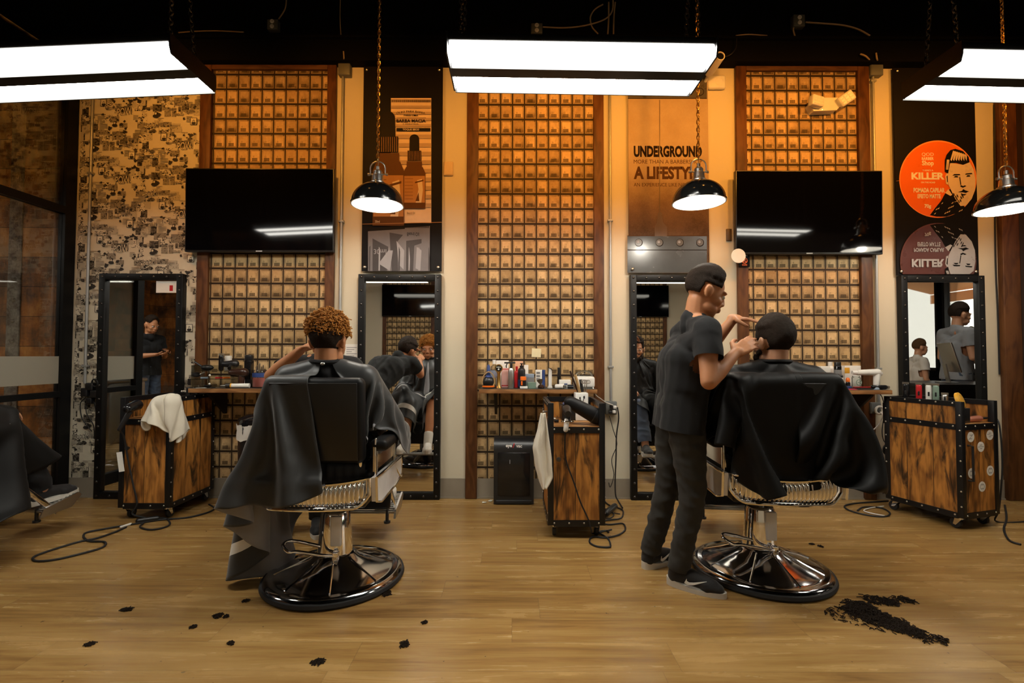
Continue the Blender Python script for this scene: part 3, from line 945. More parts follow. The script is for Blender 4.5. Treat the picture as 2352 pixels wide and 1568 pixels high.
def bottle(cx, top, w, h, mi0, mi1, s=1.0):
    pts = []
    bw = w * .36
    A.poly(P_([(cx-bw, top+h*.22), (cx+bw, top+h*.22)] + [(cx + bw*.95*math.cos(a), top + h*.06 - h*.06*math.sin(a)) for a in np.linspace(0, PI, 12)]), mi0)
    A.poly(P_([(cx-w*.5, top+h*.36), (cx+w*.5, top+h*.36), (cx+w*.5, top+h*.22), (cx-w*.5, top+h*.22)]), mi0)
    for k in range(9): A.poly(P_([(cx-w*.46+k*w*.11, top+h*.355), (cx-w*.44+k*w*.11, top+h*.355), (cx-w*.44+k*w*.11, top+h*.225), (cx-w*.46+k*w*.11, top+h*.225)]), 4)
    A.poly(P_([(cx-w*.55, top+h*.44), (cx+w*.55, top+h*.44), (cx+w*.55, top+h*.365), (cx-w*.55, top+h*.365)]), mi1)
    A.poly(P_([(cx-w*.8, top+h), (cx+w*.8, top+h), (cx+w*.8, top+h*.52), (cx+w*.6, top+h*.44), (cx-w*.6, top+h*.44), (cx-w*.8, top+h*.52)]), mi1)
    A.poly(P_([(cx-w*.76, top+h*.92), (cx+w*.76, top+h*.92), (cx+w*.76, top+h*.56), (cx-w*.76, top+h*.56)]), 4)
    A.poly(P_([(cx+w*.1, top+h*.92), (cx+w*.5, top+h*.92), (cx+w*.62, top+h*.75), (cx+w*.55, top+h*.6), (cx+w*.2, top+h*.62), (cx+w*.3, top+h*.74)]), 5)
    A.poly(P_([(cx+w*.05, top+h*.66), (cx+w*.66, top+h*.63), (cx+w*.66, top+h*.61), (cx+w*.05, top+h*.64)]), 3)
    A.poly(P_([(cx+w*.08, top+h*.90), (cx+w*.3, top+h*.78), (cx+w*.36, top+h*.9)]), 3)
    for k in range(7): A.poly(P_([(cx-w*.7, top+h*(.60+k*.045)), (cx-w*.1, top+h*(.60+k*.045)), (cx-w*.1, top+h*(.596+k*.045)), (cx-w*.7, top+h*(.596+k*.045))]), 3)
bottle(480, 358, 122*.95, 622, 7, 3)
bottle(262, 165, 165, 958, 7, 3)
A.poly(P_([(45, 1112), (712, 1096), (712, 1092), (45, 1108)]), 4)
x0, y0 = Z1(418, 1025); x1, y1 = Z1(485, 1008); A.text('Beard Oil', x0, y1, x1, y0, 0)
x0, y0 = Z1(150, 1098); x1, y1 = Z1(190, 1078); A.text('30ml', x0, y1, x1, y0, 6)
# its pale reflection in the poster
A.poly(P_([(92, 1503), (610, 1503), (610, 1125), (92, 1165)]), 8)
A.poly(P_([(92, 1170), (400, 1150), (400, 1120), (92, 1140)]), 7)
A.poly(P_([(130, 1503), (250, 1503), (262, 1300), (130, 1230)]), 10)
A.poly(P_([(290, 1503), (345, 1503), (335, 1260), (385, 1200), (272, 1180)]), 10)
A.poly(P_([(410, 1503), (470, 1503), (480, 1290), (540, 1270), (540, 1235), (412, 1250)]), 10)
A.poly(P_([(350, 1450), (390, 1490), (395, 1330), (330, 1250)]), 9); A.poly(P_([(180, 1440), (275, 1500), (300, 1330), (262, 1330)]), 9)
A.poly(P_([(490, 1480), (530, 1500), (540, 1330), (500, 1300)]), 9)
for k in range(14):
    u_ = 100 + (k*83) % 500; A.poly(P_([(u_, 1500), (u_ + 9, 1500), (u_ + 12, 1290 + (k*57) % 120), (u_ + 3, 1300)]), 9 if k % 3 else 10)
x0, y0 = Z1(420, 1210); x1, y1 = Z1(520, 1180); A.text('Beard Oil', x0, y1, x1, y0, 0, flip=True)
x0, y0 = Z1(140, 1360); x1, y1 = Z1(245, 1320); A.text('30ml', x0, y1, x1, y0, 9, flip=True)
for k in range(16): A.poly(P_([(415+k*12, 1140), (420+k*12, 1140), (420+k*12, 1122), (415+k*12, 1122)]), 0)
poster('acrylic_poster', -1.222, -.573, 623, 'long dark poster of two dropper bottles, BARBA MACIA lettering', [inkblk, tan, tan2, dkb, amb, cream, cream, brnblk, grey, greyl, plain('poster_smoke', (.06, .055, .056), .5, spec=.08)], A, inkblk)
# -- UNDERGROUND poster
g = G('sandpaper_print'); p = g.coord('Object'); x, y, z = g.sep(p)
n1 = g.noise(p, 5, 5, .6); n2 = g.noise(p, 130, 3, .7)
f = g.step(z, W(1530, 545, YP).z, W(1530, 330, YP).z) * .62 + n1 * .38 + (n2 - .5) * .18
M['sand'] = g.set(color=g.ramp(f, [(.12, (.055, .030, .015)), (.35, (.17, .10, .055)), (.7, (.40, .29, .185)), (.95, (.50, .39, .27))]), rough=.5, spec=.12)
A = Art()
def Z2(a, b): return (1380 + a / 2.42, b / 2.42)
A.poly([Z2(150, 545), Z2(590, 545), Z2(590, 345), Z2(150, 345)], 3)
A.poly([Z2(150, 549), Z2(590, 549), Z2(590, 545), Z2(150, 545)], 0)
def T2(s, a, b, c, d, mi, bold=0.02):
    x0, y0 = Z2(a, b); x1, y1 = Z2(c, d); A.text(s, x0, y0, x1, y1, mi, bold)
T2('UNDERGROUND', 183, 810, 562, 873, 0, .05); T2('MORE THAN A BARBERSHOP', 183, 888, 562, 909, 1, .0)
T2('A LIFESTYLE', 183, 925, 562, 996, 1, .045); T2('AN EXPERIENCE LIKE NO OTHER', 183, 1017, 562, 1036, 1, .0)
A.poly([Z2(148, 1515), Z2(590, 1515), Z2(590, 1308), Z2(148, 1308)], 2)
A.poly([Z2(148, 1391), Z2(590, 1391), Z2(590, 1387), Z2(148, 1387)], 0); A.poly([Z2(148, 1312), Z2(590, 1312), Z2(590, 1308), Z2(148, 1308)], 1)
A.poly([Z2(324, 1180), Z2(330, 1180), Z2(329, 555), Z2(325, 555)], 4)  # cord and small hanging bulb, drawn dark in the print
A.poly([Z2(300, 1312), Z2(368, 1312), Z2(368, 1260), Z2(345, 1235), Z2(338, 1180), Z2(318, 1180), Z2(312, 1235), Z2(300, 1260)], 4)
for a in (211, 326, 440, 552):
    cx, cy = Z2(a, 1348)
    for r, mi in ((9, 0), (7.6, 3), (3.0, 5)): A.disc(cx - (9-r)*.25, cy - (9-r)*.25, r, r, mi, 20)
    cx, cy = Z2(a, 510)
    for r, mi in ((9, 0), (7.6, 3)): A.disc(cx, cy, r, r, mi, 20)
poster('acrylic_poster', .947, 1.600, 626, 'long sand coloured poster lettered UNDERGROUND', [plain('poster_dark_brown', (.010, .005, .003), .6, spec=.08), plain('poster_rust_type', (.075, .032, .011), .6, spec=.08), plain('poster_slate', (.060, .066, .068), .25), plain('poster_iron', (.085, .075, .062), .3), plain('poster_pendant_tone', (.11, .07, .042), .3), greyl], A, M['sand'])
# -- tin lid poster
A = Art()
def Z4(a, b): return (2040 + a / 4.479, 300 + b / 4.479)
P4 = lambda L: [Z4(a, b) for a, b in L]
def T4(s, a, b, c, d, mi, bold=0.02, flip=False):
    x0, y0 = Z4(a, b); x1, y1 = Z4(c, d); A.text(s, x0, y0, x1, y1, mi, bold, flip=flip)
def disc4(cx, cy, r, mi, n=64):
    x, y = Z4(cx, cy); A.disc(x, y, r / 4.479, r / 4.479, mi, n)
disc4(512, 498, 398, 1); disc4(512, 502, 388, 0)
T4('QOD', 346, 226, 468, 266, 2, .0); T4('BARBER', 346, 272, 468, 302, 2, .03); T4('Shop', 348, 308, 468, 372, 2, .03)
T4("THERE'S A", 352, 400, 464, 416, 2); T4('KILLER', 240, 430, 578, 502, 2, .045); T4('ON THE ROAD', 338, 524, 484, 540, 2)
T4('POMADA CAPILAR', 262, 588, 580, 636, 2, .035); T4('EFEITO MATTE', 303, 652, 540, 696, 2, .035); T4('70g', 374, 756, 442, 804, 2, .03)
def face(fl, ink, pale):
    q = fl
    A.poly(q([(430, 868), (500, 884), (600, 884), (700, 850), (790, 790), (760, 740), (640, 600), (600, 620), (545, 720), (480, 800)]), ink)
    for k in range(26):
        a = 470 + (k * 37) % 280; b = 862 - (k * 53) % 190
        if b > 1270 - a * .95: A.poly(q([(a, b), (a+16, b-6), (a+22, b-22), (a+8, b-10)]), pale)
    A.poly(q([(585, 640), (620, 600), (660, 660), (640, 670)]), pale)
    A.poly(q([(622, 560), (690, 700), (745, 775), (800, 770), (860, 700), (893, 610), (898, 500), (880, 400), (838, 322), (770, 350), (640, 330), (618, 430)]), pale)
    A.poly(q([(586, 470), (596, 548), (618, 556), (624, 440), (602, 438)]), pale); A.poly(q([(600, 470), (606, 530), (614, 530), (612, 460)]), ink)
    A.poly(q([(584, 420), (618, 440), (634, 335), (700, 330), (770, 352), (838, 325), (828, 270), (770, 210), (690, 186), (640, 200), (600, 250), (584, 300)]), ink)
    for k in range(7): A.poly(q([(640+k*26, 300-k*2), (652+k*26, 312), (690+k*20, 215+k*7), (668+k*20, 205+k*5)]), pale)
    for k in range(3): A.poly(q([(594+k*9, 400), (600+k*9, 402), (612+k*9, 300), (604+k*9, 296)]), pale)
    A.poly(q([(660, 462), (745, 458), (735, 446), (680, 446)]), ink); A.poly(q([(790, 452), (868, 446), (860, 434), (800, 440)]), ink)
    A.poly(q([(672, 480), (724, 480), (712, 466), (690, 466)]), ink); A.poly(q([(802, 474), (848, 472), (838, 458), (815, 458)]), ink)
    A.poly(q([(740, 572), (768, 586), (806, 570), (790, 562), (770, 570), (752, 560)]), ink); A.poly(q([(740, 470), (752, 555), (744, 560), (733, 480)]), ink)
    A.poly(q([(718, 632), (760, 618), (772, 600), (800, 616), (834, 624), (800, 640), (770, 632)]), ink); A.poly(q([(748, 650), (808, 652), (790, 664), (765, 662)]), ink)
    for k in range(26):
        a = 668 + (k * 31) % 210; b = 640 + (k * 47) % 120
        if b < 1450 - a and b > 560 + abs(a - 780) * .35: A.poly(q([(a, b), (a+10, b+4), (a+18, b+30), (a+7, b+26)]), ink)
face(P4, 3, 4)
A.poly(P4([(84, 520), (112, 516), (112, 512), (84, 516)]), 5)
cx, cy = Z4(515, 1345)
bot = Z4(0, 1476)[1]
A.disc(cx, cy, 392/4.479, 396/4.479, 6, 64, cut=bot); A.disc(cx + 1, cy + 1, 384/4.479, 388/4.479, 7, 64, cut=bot)
FL = lambda L: [(lambda p: (p[0], min(p[1], bot - .3)))(Z4(a, 1840 - b)) for a, b in L]
face(FL, 3, 8)
T4('70g', 376, 1040, 440, 1084, 8, .03, True); T4('EFEITO MATTE', 303, 1146, 538, 1190, 8, .03, True); T4('POMADA CAPILAR', 266, 1206, 576, 1246, 8, .03, True); T4('KILLER', 244, 1320, 576, 1402, 8, .045, True)
poster('acrylic_poster', 3.122, 3.785, 630, 'long black poster of a round orange tin lid, KILLER lettering',
       [plain('poster_orange', (.82, .145, .008), .3, var=.05), plain('poster_orange_rim', (.86, .30, .08), .3), plain('poster_white_type', (.84, .80, .72), .3), inkblk, plain('poster_face_tone', (.74, .58, .40), .3),
        amb, plain('poster_faded_rim', (.10, .030, .018), .3), plain('poster_faded_red', (.075, .020, .014), .3), plain('poster_faded_grey', (.34, .34, .34), .3)], A, inkblk)
# QR-free round sticker and the small card under the right television
c = W(1683, 593, -.012); mb = MB(); mb.lathe([(.057, 0), (.057, .003)], (c.x, -.110, c.z), (0, -1, 0), 36)
mb.cyl((c.x, -.03, c.z), (c.x, -.11, c.z), .012)
solo('round_sticker', mb, M['paper'], 'white round sticker left of the right television corner', 'sticker')
a = W(1699, 612, -.05); b = W(1722, 577, -.05)
mb = MB(); mb.bx(a.x, b.x, -.049, -.036, a.z, b.z); card = solo('advert_card', mb, inkblk, 'small black ADVERTISE HERE card under the right television', 'card', smooth=False)
mb = MB(); o = W(1699.5, 583, -.05); text(mb, 'ADVERTISE', (o.x, -.0496, o.z), (1, 0, 0), (0, 0, 1), .078, .013, .02); o = W(1704, 588.5, -.05); text(mb, 'HERE', (o.x, -.0496, o.z), (1, 0, 0), (0, 0, 1), .045, .013, .02)
part('lettering', mb, M['whitepl'], card, smooth=False)
mb = MB(); o = W(1710, 598, -.05); mb.torus((o.x, -.0495, o.z), .022, .004, (0, 1, 0), 20, 6); text(mb, 'cuts', (o.x - .02, -.0497, W(1704, 610, -.05).z), (1, 0, 0), (0, 0, 1), .042, .016, .03)
for s in (-1, 1): mb.box((o.x, -.0495, o.z), (.034, .001, .006), 0, Matrix.Rotation(s * .8, 3, 'Y'))
part('emblem', mb, M['orange'], card, smooth=False)
# ------------------------------------------------------------------ fluorescent fixtures
def fixture(x0, x1, y, z, tilt, label, pitch=0.0, lens='tube'):
    L = x1 - x0
    t = thing('fluorescent_fixture', label, 'ceiling light', ((x0+x1)/2, y, z), group='fluorescent ceiling lights on chains', rot=(pitch, tilt, 0))
    w = .168; gp = .036
    mb = MB(); mb.bx(-L/2, L/2, -w, w, .052, .085, 0, .006); mb.bx(-L/2, L/2, -gp, gp, -.0015, .052)
    mb.bx(-L/2, L/2, w + .001, w + .007, -.006, .085)  # rear skirt, added to hold tube light off the upper wall
    part('housing', mb, M['steel'], t)
    for a, b in ((-w, -gp), (gp, w)):
        mb = MB(); mb.box((0, (a+b)/2, .026), (L - .012, b - a, .052), 0, None, .007); part('lens', mb, M[lens], t)
    for s in (-1, 1):
        mb = MB(); mb.prism([(-w-.004, .088), (w+.004, .088), (w+.004, .03), (w-.006, -.004), (-w+.006, -.004), (-w-.004, .03)], (s*L/2 - (.008 if s < 0 else 0), 0, 0), (0, 1, 0), (0, 0, 1), .008)
        part('end_cap', mb, M['steel'], t)
    for s in (-1, 1):
        mb = MB()
        for q in (-1, 1):
            p0 = Vector((s*(L/2 - .05), q*.09, .085)); p1 = Vector((s*(L/2 - .05), q*.02, .95))
            mb.extend_chain(p0, p1, .034, .0032)
            mb.cyl(p1, (s*(L/2 - .05), 0, ZT - z), .004, n=6)
        part('chain', mb, M['rivet'], t)
    return t
def _chain(s, p0, p1, ln, r, mi=0):
    p0, p1 = Vector(p0), Vector(p1); d = p1 - p0; n = max(1, int(d.length / (ln * .72))); d.normalize()
    for k in range(n):
        c = p0 + d * (ln * .5 + k * (p1 - p0).length / n)
        q = d.to_track_quat('X', 'Z').to_matrix()
        if k % 2: q = q @ Matrix.Rotation(PI/2, 3, 'X')
        s.torus(c, ln * .38, r, n=12, m=5, mi=mi, sx=1.25, sy=.72, rot=q)
MB.extend_chain = _chain
FY = -1.635
fixture(-.297, .922, FY, 2.518, math.radians(.8), 'middle fluorescent ceiling light, front row')
fixture(-2.80, -1.552, FY, 2.488, math.radians(-2.7), 'left fluorescent ceiling light, front row', lens='tube_left')
fixture(2.035, 3.255, FY, 2.477, math.radians(1.2), 'right fluorescent ceiling light, cut off by the frame', lens='tube_right')
fixture(-2.80, -1.56, -5.0, 2.5, 0, 'fluorescent ceiling light of the rear row, reflected in the second mirror', lens='tube_rear')
fixture(-.3, .92, -5.0, 2.5, 0, 'fluorescent ceiling light of the rear row, behind the viewer', lens='tube_rear')
fixture(2.03, 3.25, -5.0, 2.5, 0, 'fluorescent ceiling light of the rear row, reflected in the third mirror', lens='tube_rear')
fixture(4.6, 5.8, FY, 2.5, 0, 'fluorescent ceiling light over the reception side', lens='tube_rear')

# ------------------------------------------------------------------ warm track spots that colour the upper wall
mb = MB(); mb.bx(-3.1, 4.3, -1.405, -1.355, 3.42, 3.46)
for x in (-2.9, -1, 1, 3, 4.2): mb.cyl((x, -1.38, 3.46), (x, -1.38, ZT), .006, n=8)
solo('track_rail', mb, M['steel'], 'black lighting track above the fluorescent lights', 'light track')
for i, x in enumerate((-2.65, -1.35, -.15, .62, 1.35, 2.0, 2.78, 3.57)):
    t = thing('track_spot', f'warm spot lamp on the lighting track, {["first","second","third","fourth","fifth","sixth","seventh","eighth"][i]} from the left', 'spot lamp', (x, -1.38, 3.42), group='warm spot lamps on the track')
    aim = (Vector((x, 0, 2.75)) - Vector((x, -1.38, 3.34))).normalized()
    c = Vector((0, 0, -.09))
    mb = MB(); mb.cyl((0, 0, 0), (0, 0, -.05), .012); mb.lathe([(.03, -.08), (.045, -.06), (.048, .05), (.043, .05), (.040, -.02), (.0001, -.03)], c, aim, 24)
    part('lamp_can', mb, M['blackpl'], t)
    mb = MB(); mb.lathe([(.0001, .0), (.036, .0), (.036, .012), (.0001, .018)], c + aim * .005, aim, 20); part('bulb', mb, M['warm'], t)
    ld = bpy.data.lights.new('warm_spot', 'SPOT'); ld.energy = WARM_POWER * 1.0; ld.color = (1.0, .37, .045)
    ld.spot_size = math.radians(100); ld.spot_blend = .9; ld.shadow_soft_size = .04
    lo = bpy.data.objects.new('warm_spot', ld); COL.objects.link(lo); lo.parent = t
    lo.location = c + aim * .055; lo.rotation_euler = aim.to_track_quat('-Z', 'Y').to_euler()

# ------------------------------------------------------------------ pendant lamps
def pendant(loc, label, chain_mat):
    t = thing('pendant_lamp', label, 'pendant lamp', loc, group='black dome pendant lamps')
    R = .166
    out = [(R + .006, 0), (R + .006, .012), (R, .016)] + [(R*math.cos(a), .016 + .135*math.sin(a)) for a in np.linspace(.1, 1.32, 12)] + [(.04, .150)]
    inn = [(.036, .144)] + [(R*.965*math.cos(a), .012 + .132*math.sin(a)) for a in np.linspace(1.32, .06, 12)] + [(R - .003, 0)]
    mb = MB(); mb.lathe(out, n=48, close=False); part('dome', mb, M['domeout'], t)
    mb = MB(); mb.lathe(inn, n=48, close=False); mb.lathe([(R - .003, 0), (R + .006, 0)], n=48, close=False); part('enamel_lining', mb, M['domein'], t, 'white enamel lining')
    mb = MB(); mb.lathe([(.050, .143), (.050, .152), (.040, .160), (.036, .20), (.030, .205), (.030, .225), (.022, .235), (.012, .238), (.012, .262), (.0001, .262)], n=28); part('neck', mb, M['brushed'], t, 'brushed steel neck')
    mb = MB()
    pts = [(-.048, 0, .205), (-.050, 0, .25)] + [(.050*math.cos(a), 0, .25 + .045*math.sin(a)) for a in np.linspace(PI, 0, 9)] + [(.050, 0, .205)]
    mb.tube(pts, .0045, 8); mb.cyl((-.062, 0, .208), (.062, 0, .208), .005, n=10)
    for s in (-1, 1): mb.lathe([(.009, 0), (.009, .012)], (s*.060 - .006, 0, .208), (1, 0, 0), 12)
    part('yoke', mb, M['brushed'], t)
    mb = MB(); top = Vector((0, 0, ZT - loc[2])); mid = Vector((0, 0, 1.9))
    mb.extend_chain((0, 0, .29), mid, .036, .0034)
    mb.cyl(mid, top, .004, n=6)
    part('chain', mb, chain_mat, t)
    mb = MB(); mb.tube([(.004*math.sin(k*.9), .006*math.cos(k*.7), .26 + k*.05) for k in range(int((1.9-.26)/.05))], .003, 6); part('cord', mb, M['romex'], t)
    mb = MB(); mb.lathe([(.0001, .036), (.022, .042), (.032, .062), (.028, .09), (.016, .115), (.014, .14), (.0001, .14)], n=24); part('bulb', mb, M['bulb'], t)
    ld = bpy.data.lights.new('pendant_light', 'POINT'); ld.energy = BULB_POWER; ld.color = (1, .93, .80); ld.shadow_soft_size = .03
    lo = bpy.data.objects.new('pendant_light', ld); COL.objects.link(lo); lo.parent = t; lo.location = (0, 0, .018)
    return t
PY = -.77
pendant(W(867, 472, PY), 'black dome pendant lamp before the bottle poster', M['gold'])
pendant(W(1605, 466, PY), 'black dome pendant lamp before the UNDERGROUND poster', M['gold'])
pendant(W(2313, 482, PY), 'black dome pendant lamp at the right edge of the picture', M['gold'])

# ------------------------------------------------------------------ conduit, junction boxes, outlets on the wall
def vpipe(x, z0, z1, name, label, r=.0105, y=-.022, mat=None, clips=()):
    mb = MB(); mb.cyl((x, y, z0), (x, y, z1), r, n=14)
    o = solo(name, mb, mat or M['galv'], label, 'conduit')
    for z in clips:
        c = MB(); c.bx(x - .022, x + .022, y - r - .004, -.001, z - .008, z + .008, 0, .002); part('pipe_strap', c, M['galv'], o)
    return o
vpipe(W(208, 600).x, W(205, 880).z, ZB - .01, 'conduit', 'thin steel conduit on the comic wallpaper', clips=(W(205, 840).z, W(205, 400).z))
x_ = W(786, 500).x
vpipe(x_, .17, W(786, 172).z - .002, 'conduit', 'steel conduit beside the bottle poster', clips=(W(786, 510).z, W(786, 760).z))
x_ = W(1401, 700).x
vpipe(x_, W(1401, 922).z, W(1401, 140).z, 'conduit', 'steel conduit between the middle panel and the UNDERGROUND poster', clips=(W(1401, 508).z, W(1401, 842).z))
x_ = W(2008, 600).x
vpipe(x_, W(2012, 925).z, W(2008, 172).z - .002, 'conduit', 'steel conduit right of the right panel', clips=(W(2008, 190).z, W(2008, 846).z))
def jbox(px0, py0, px1, py1, label, d=.055, y=0.0, name='junction_box', mat=None):
    a, b = W(px0, py1, y - d), W(px1, py0, y - d)
    mb = MB(); mb.bx(a.x, b.x, y - d, y - .001, a.z, b.z, 0, .004)
    o = solo(name, mb, mat or M['boxsteel'], label, 'electrical box')
    c = MB(); c.bx(a.x + .006, b.x - .006, y - d - .003, y - d, a.z + .006, b.z - .006, 0, .001); part('cover_plate', c, mat or M['boxsteel'], o)
    return o, a, b
jbox(776, 143, 804, 171, 'grey steel junction box over the left conduit')
jbox(2000, 146, 2029, 172, 'grey steel junction box over the right conduit')
mb = MB()
def cable(name, pts, r, mat, label, cat='cable', n=6, group=None):
    m = MB(); m.tube(smoothpath(pts, n), r, 8)
    return solo(name, m, mat, label, cat, group=group)
ROM = 'tan cables on the black fascia'
cable('cable', [W(1976, 124, -.12), W(1990, 130, -.13), W(2003, 146, -.05)], .006, M['romex'], 'short tan cable bending into the right junction box', group=ROM)
cable('cable', [W(2012, 122, -.12), W(2014, 134, -.12), W(2017, 146, -.05)], .006, M['romex'], 'short straight tan cable into the right junction box', group=ROM)
cable('cable', [W(789, 118, -.11), W(790, 132, -.11), W(790, 144, -.05)], .005, M['romex'], 'short tan cable above the left junction box', group=ROM)
def outlet(px0, py0, px1, py1, label, y=-.001, tiltpts=None):
    o, a, b = jbox(px0, py0, px1, py1, label, .05, y, 'outlet_box')
    w = b.x - a.x; h = b.z - a.z; cx = (a.x + b.x)/2
    for s in (-1, 1):
        c = MB(); c.lathe([(.0165, 0), (.0165, .006), (.0001, .006)], (cx, y - .052, (a.z+b.z)/2 + s*.021), (0, -1, 0), 20)
        q = part('receptacle', c, M['whitepl'], o)
        d = MB()
        for u in (-1, 1): d.bx(cx + u*.006 - .0012, cx + u*.006 + .0012, y - .0588, y - .057, (a.z+b.z)/2 + s*.021 - .002, (a.z+b.z)/2 + s*.021 + .006)
        part('slots', d, M['rubber'], q)
    return o
outlet(1220, 53, 1246, 76, 'outlet box on the black wall above the middle light')
outlet(1823, 33, 1849, 60, 'outlet box on the black wall above the right panel')
outlet(613, 44, 638, 67, 'dim outlet box on the black wall above the left television')
yb = -.03
cable('cable', [W(1247, 62, yb), W(1290, 64, yb), W(1330, 61, yb), W(1370, 52, yb), W(1395, 40, yb), W(1407, 22, yb), W(1408, -8, yb)], .006, M['romex'], 'tan cable running right from the middle outlet box', group=ROM)
cable('cable', [W(1385, 10, yb), W(1366, 22, yb), W(1356, 40, yb), W(1360, 62, yb), W(1374, 78, yb)], .006, M['romex'], 'looping tan cable left of the cable bundle', group=ROM)
cable('cable', [W(1398, 5, yb), W(1398, 40, yb), W(1396, 78, yb)], .006, M['romex'], 'left vertical tan cable of the bundle', group=ROM)
cable('cable', [W(1413, 5, yb), W(1410, 40, yb), W(1409, 78, yb)], .006, M['romex'], 'right vertical tan cable of the bundle', group=ROM)
cable('cable', [W(1850, 51, yb), W(1890, 54, yb), W(1935, 58, yb), W(1970, 67, yb), W(1998, 82, yb)], .007, M['romex'], 'tan cable arching right from the right outlet box', group=ROM)
cable('cable', [W(1825, 61, yb), W(1822, 68, yb), W(1826, 84, yb)], .006, M['romex'], 'short tan cable under the right outlet box', group=ROM)
cable('cable', [W(658, -5, yb), W(655, 20, yb), W(640, 44, yb)], .005, M['romex'], 'dim tan cable above the left outlet box', group=ROM)
cable('cable', [W(410, 75, yb), W(450, 72, yb), W(500, 71, yb), W(560, 74, yb)], .005, M['romex'], 'long dim tan cable resting on the fascia at left', group=ROM)
cable('cable', [W(1690, 82, yb), W(1720, 79, yb), W(1762, 82, yb)], .005, M['romex'], 'short tan cable lying on the fascia above the camera', group=ROM)
cable('cable', [W(782, -5, yb), W(781, 40, yb), W(783, 80, yb)], .004, M['romex'], 'thin tan cable above the bottle poster', group=ROM)
cable('cable', [W(1692, 88, -.14), W(1690, 110, -.14), W(1678, 125, -.14), W(1660, 132, -.12)], .004, M['blackpl'], 'black wire looping down to the security camera')
# plate, switch, sensor, camera
o, a, b = jbox(1019, 371, 1041, 403, 'beige blank plate right of the bottle poster', .012, 0, 'blank_plate', plain('beige_plate', (.60, .46, .30), .45))
o, a, b = jbox(1669, 525, 1681, 553, 'small bronze switch left of the right television', .014, 0, 'wall_switch', plain('bronze_switch', (.10, .065, .035), .4))
c0 = W(1647, 187, -.04); mb = MB(); mb.rbox((c0.x, -.0215, c0.z), (.150, .042, .112), .019)
sen = solo('motion_sensor', mb, M['whitepl'], 'white rounded sensor box at the upper right of the UNDERGROUND poster', 'sensor')
mb = MB(); mb.torus((c0.x + .018, -.0425, c0.z), .030, .0012, (0, 1, 0), 28, 6); part('lens_ring', mb, M['paper'], sen)
cc = W(1655, 128, -.30); cb = W(1630, 165, -.12)
ax = (cc - cb).normalized()
t = thing('security_camera', 'white bullet security camera right of the middle light', 'camera', tuple(cb))
mb = MB(); mb.lathe([(.030, -.02), (.036, 0), (.036, (cc-cb).length), (.031, (cc-cb).length), (.030, (cc-cb).length - .01), (.0001, (cc-cb).length - .01)], (0, 0, 0), ax, 28); part('body', mb, M['whitepl'], t)
mb = MB(); mb.lathe([(.029, 0), (.026, .006), (.0001, .012)], ax * ((cc-cb).length - .008), ax, 24); part('lens', mb, M['blackgl'], t)
mb = MB(); mb.cyl((0, 0, 0), (0, -.02 - cb.y, -.03), .012); mb.lathe([(.035, 0), (.035, .018)], (0, -.0005 - cb.y, -.03), (0, -1, 0), 24); part('mount', mb, M['whitepl'], t)
# emergency light
e = W(1897, 238, -.08)
t = thing('emergency_light', 'white twin-head emergency light on the right panel', 'emergency light', (e.x, -.006, e.z))
t.rotation_euler = (0, math.radians(-3), 0)
mb = MB(); mb.prism([(-.10, -.055), (.085, -.055), (.125, -.02), (.10, .048), (-.085, .055), (-.125, .01)], (0, 0, 0), (1, 0, 0), (0, 0, 1), .07); part('housing', mb, M['whitepl'], t)
for s, (px, pz, rt, tw) in enumerate(((-.095, .008, -.15, .25), (.145, .018, .55, -.35))):
    R_ = Matrix.Rotation(-rt, 3, 'Y') @ Matrix.Rotation(tw, 3, 'Z')
    mb = MB(); mb.rbox((px, -.10, pz), (.112, .055, .085), .012, 0, R_)
    h = part('lamp_head', mb, M['whitepl'], t)
    mb = MB()
    for i in range(3):
        for j in range(3): mb.rbox(Vector((px, -.10, pz)) + R_ @ Vector(((i-1)*.031, -.0275, (j-1)*.023)), (.027, .006, .019), .0025, 0, R_, 1)
    part('reflector', mb, M['domein'], h)
mb = MB(); mb.ell((-.03, -.0715, -.045), .003); part('indicator', mb, M['led_grn'], t)
# sticky note, paper notices, outlet clusters
a, b = W(1221, 820, -.007), W(1243, 800, -.007)
mb = MB(); mb.box(((a.x+b.x)/2, -.0065, (a.z+b.z)/2), (.075, .0012, .07), 0, Matrix.Rotation(math.radians(3), 3, 'Y'))
solo('sticky_note', mb, M['note'], 'pale yellow sticky note on the middle panel', 'note')
a, b = W(792, 832, -.003), W(823, 790, -.003); mb = MB(); mb.bx(a.x, b.x, -.003, -.001, a.z, b.z)
n_ = solo('paper_notice', mb, M['paper'], 'white paper notice on the wall right of the orange curls', 'notice')
mb = MB()
for k in range(6): mb.bx(a.x + .012, b.x - .012 - .02*(k % 3), -.0034, -.003, b.z - .03 - k*.017, b.z - .025 - k*.017)
part('printed_lines', mb, M['greypl'], n_)
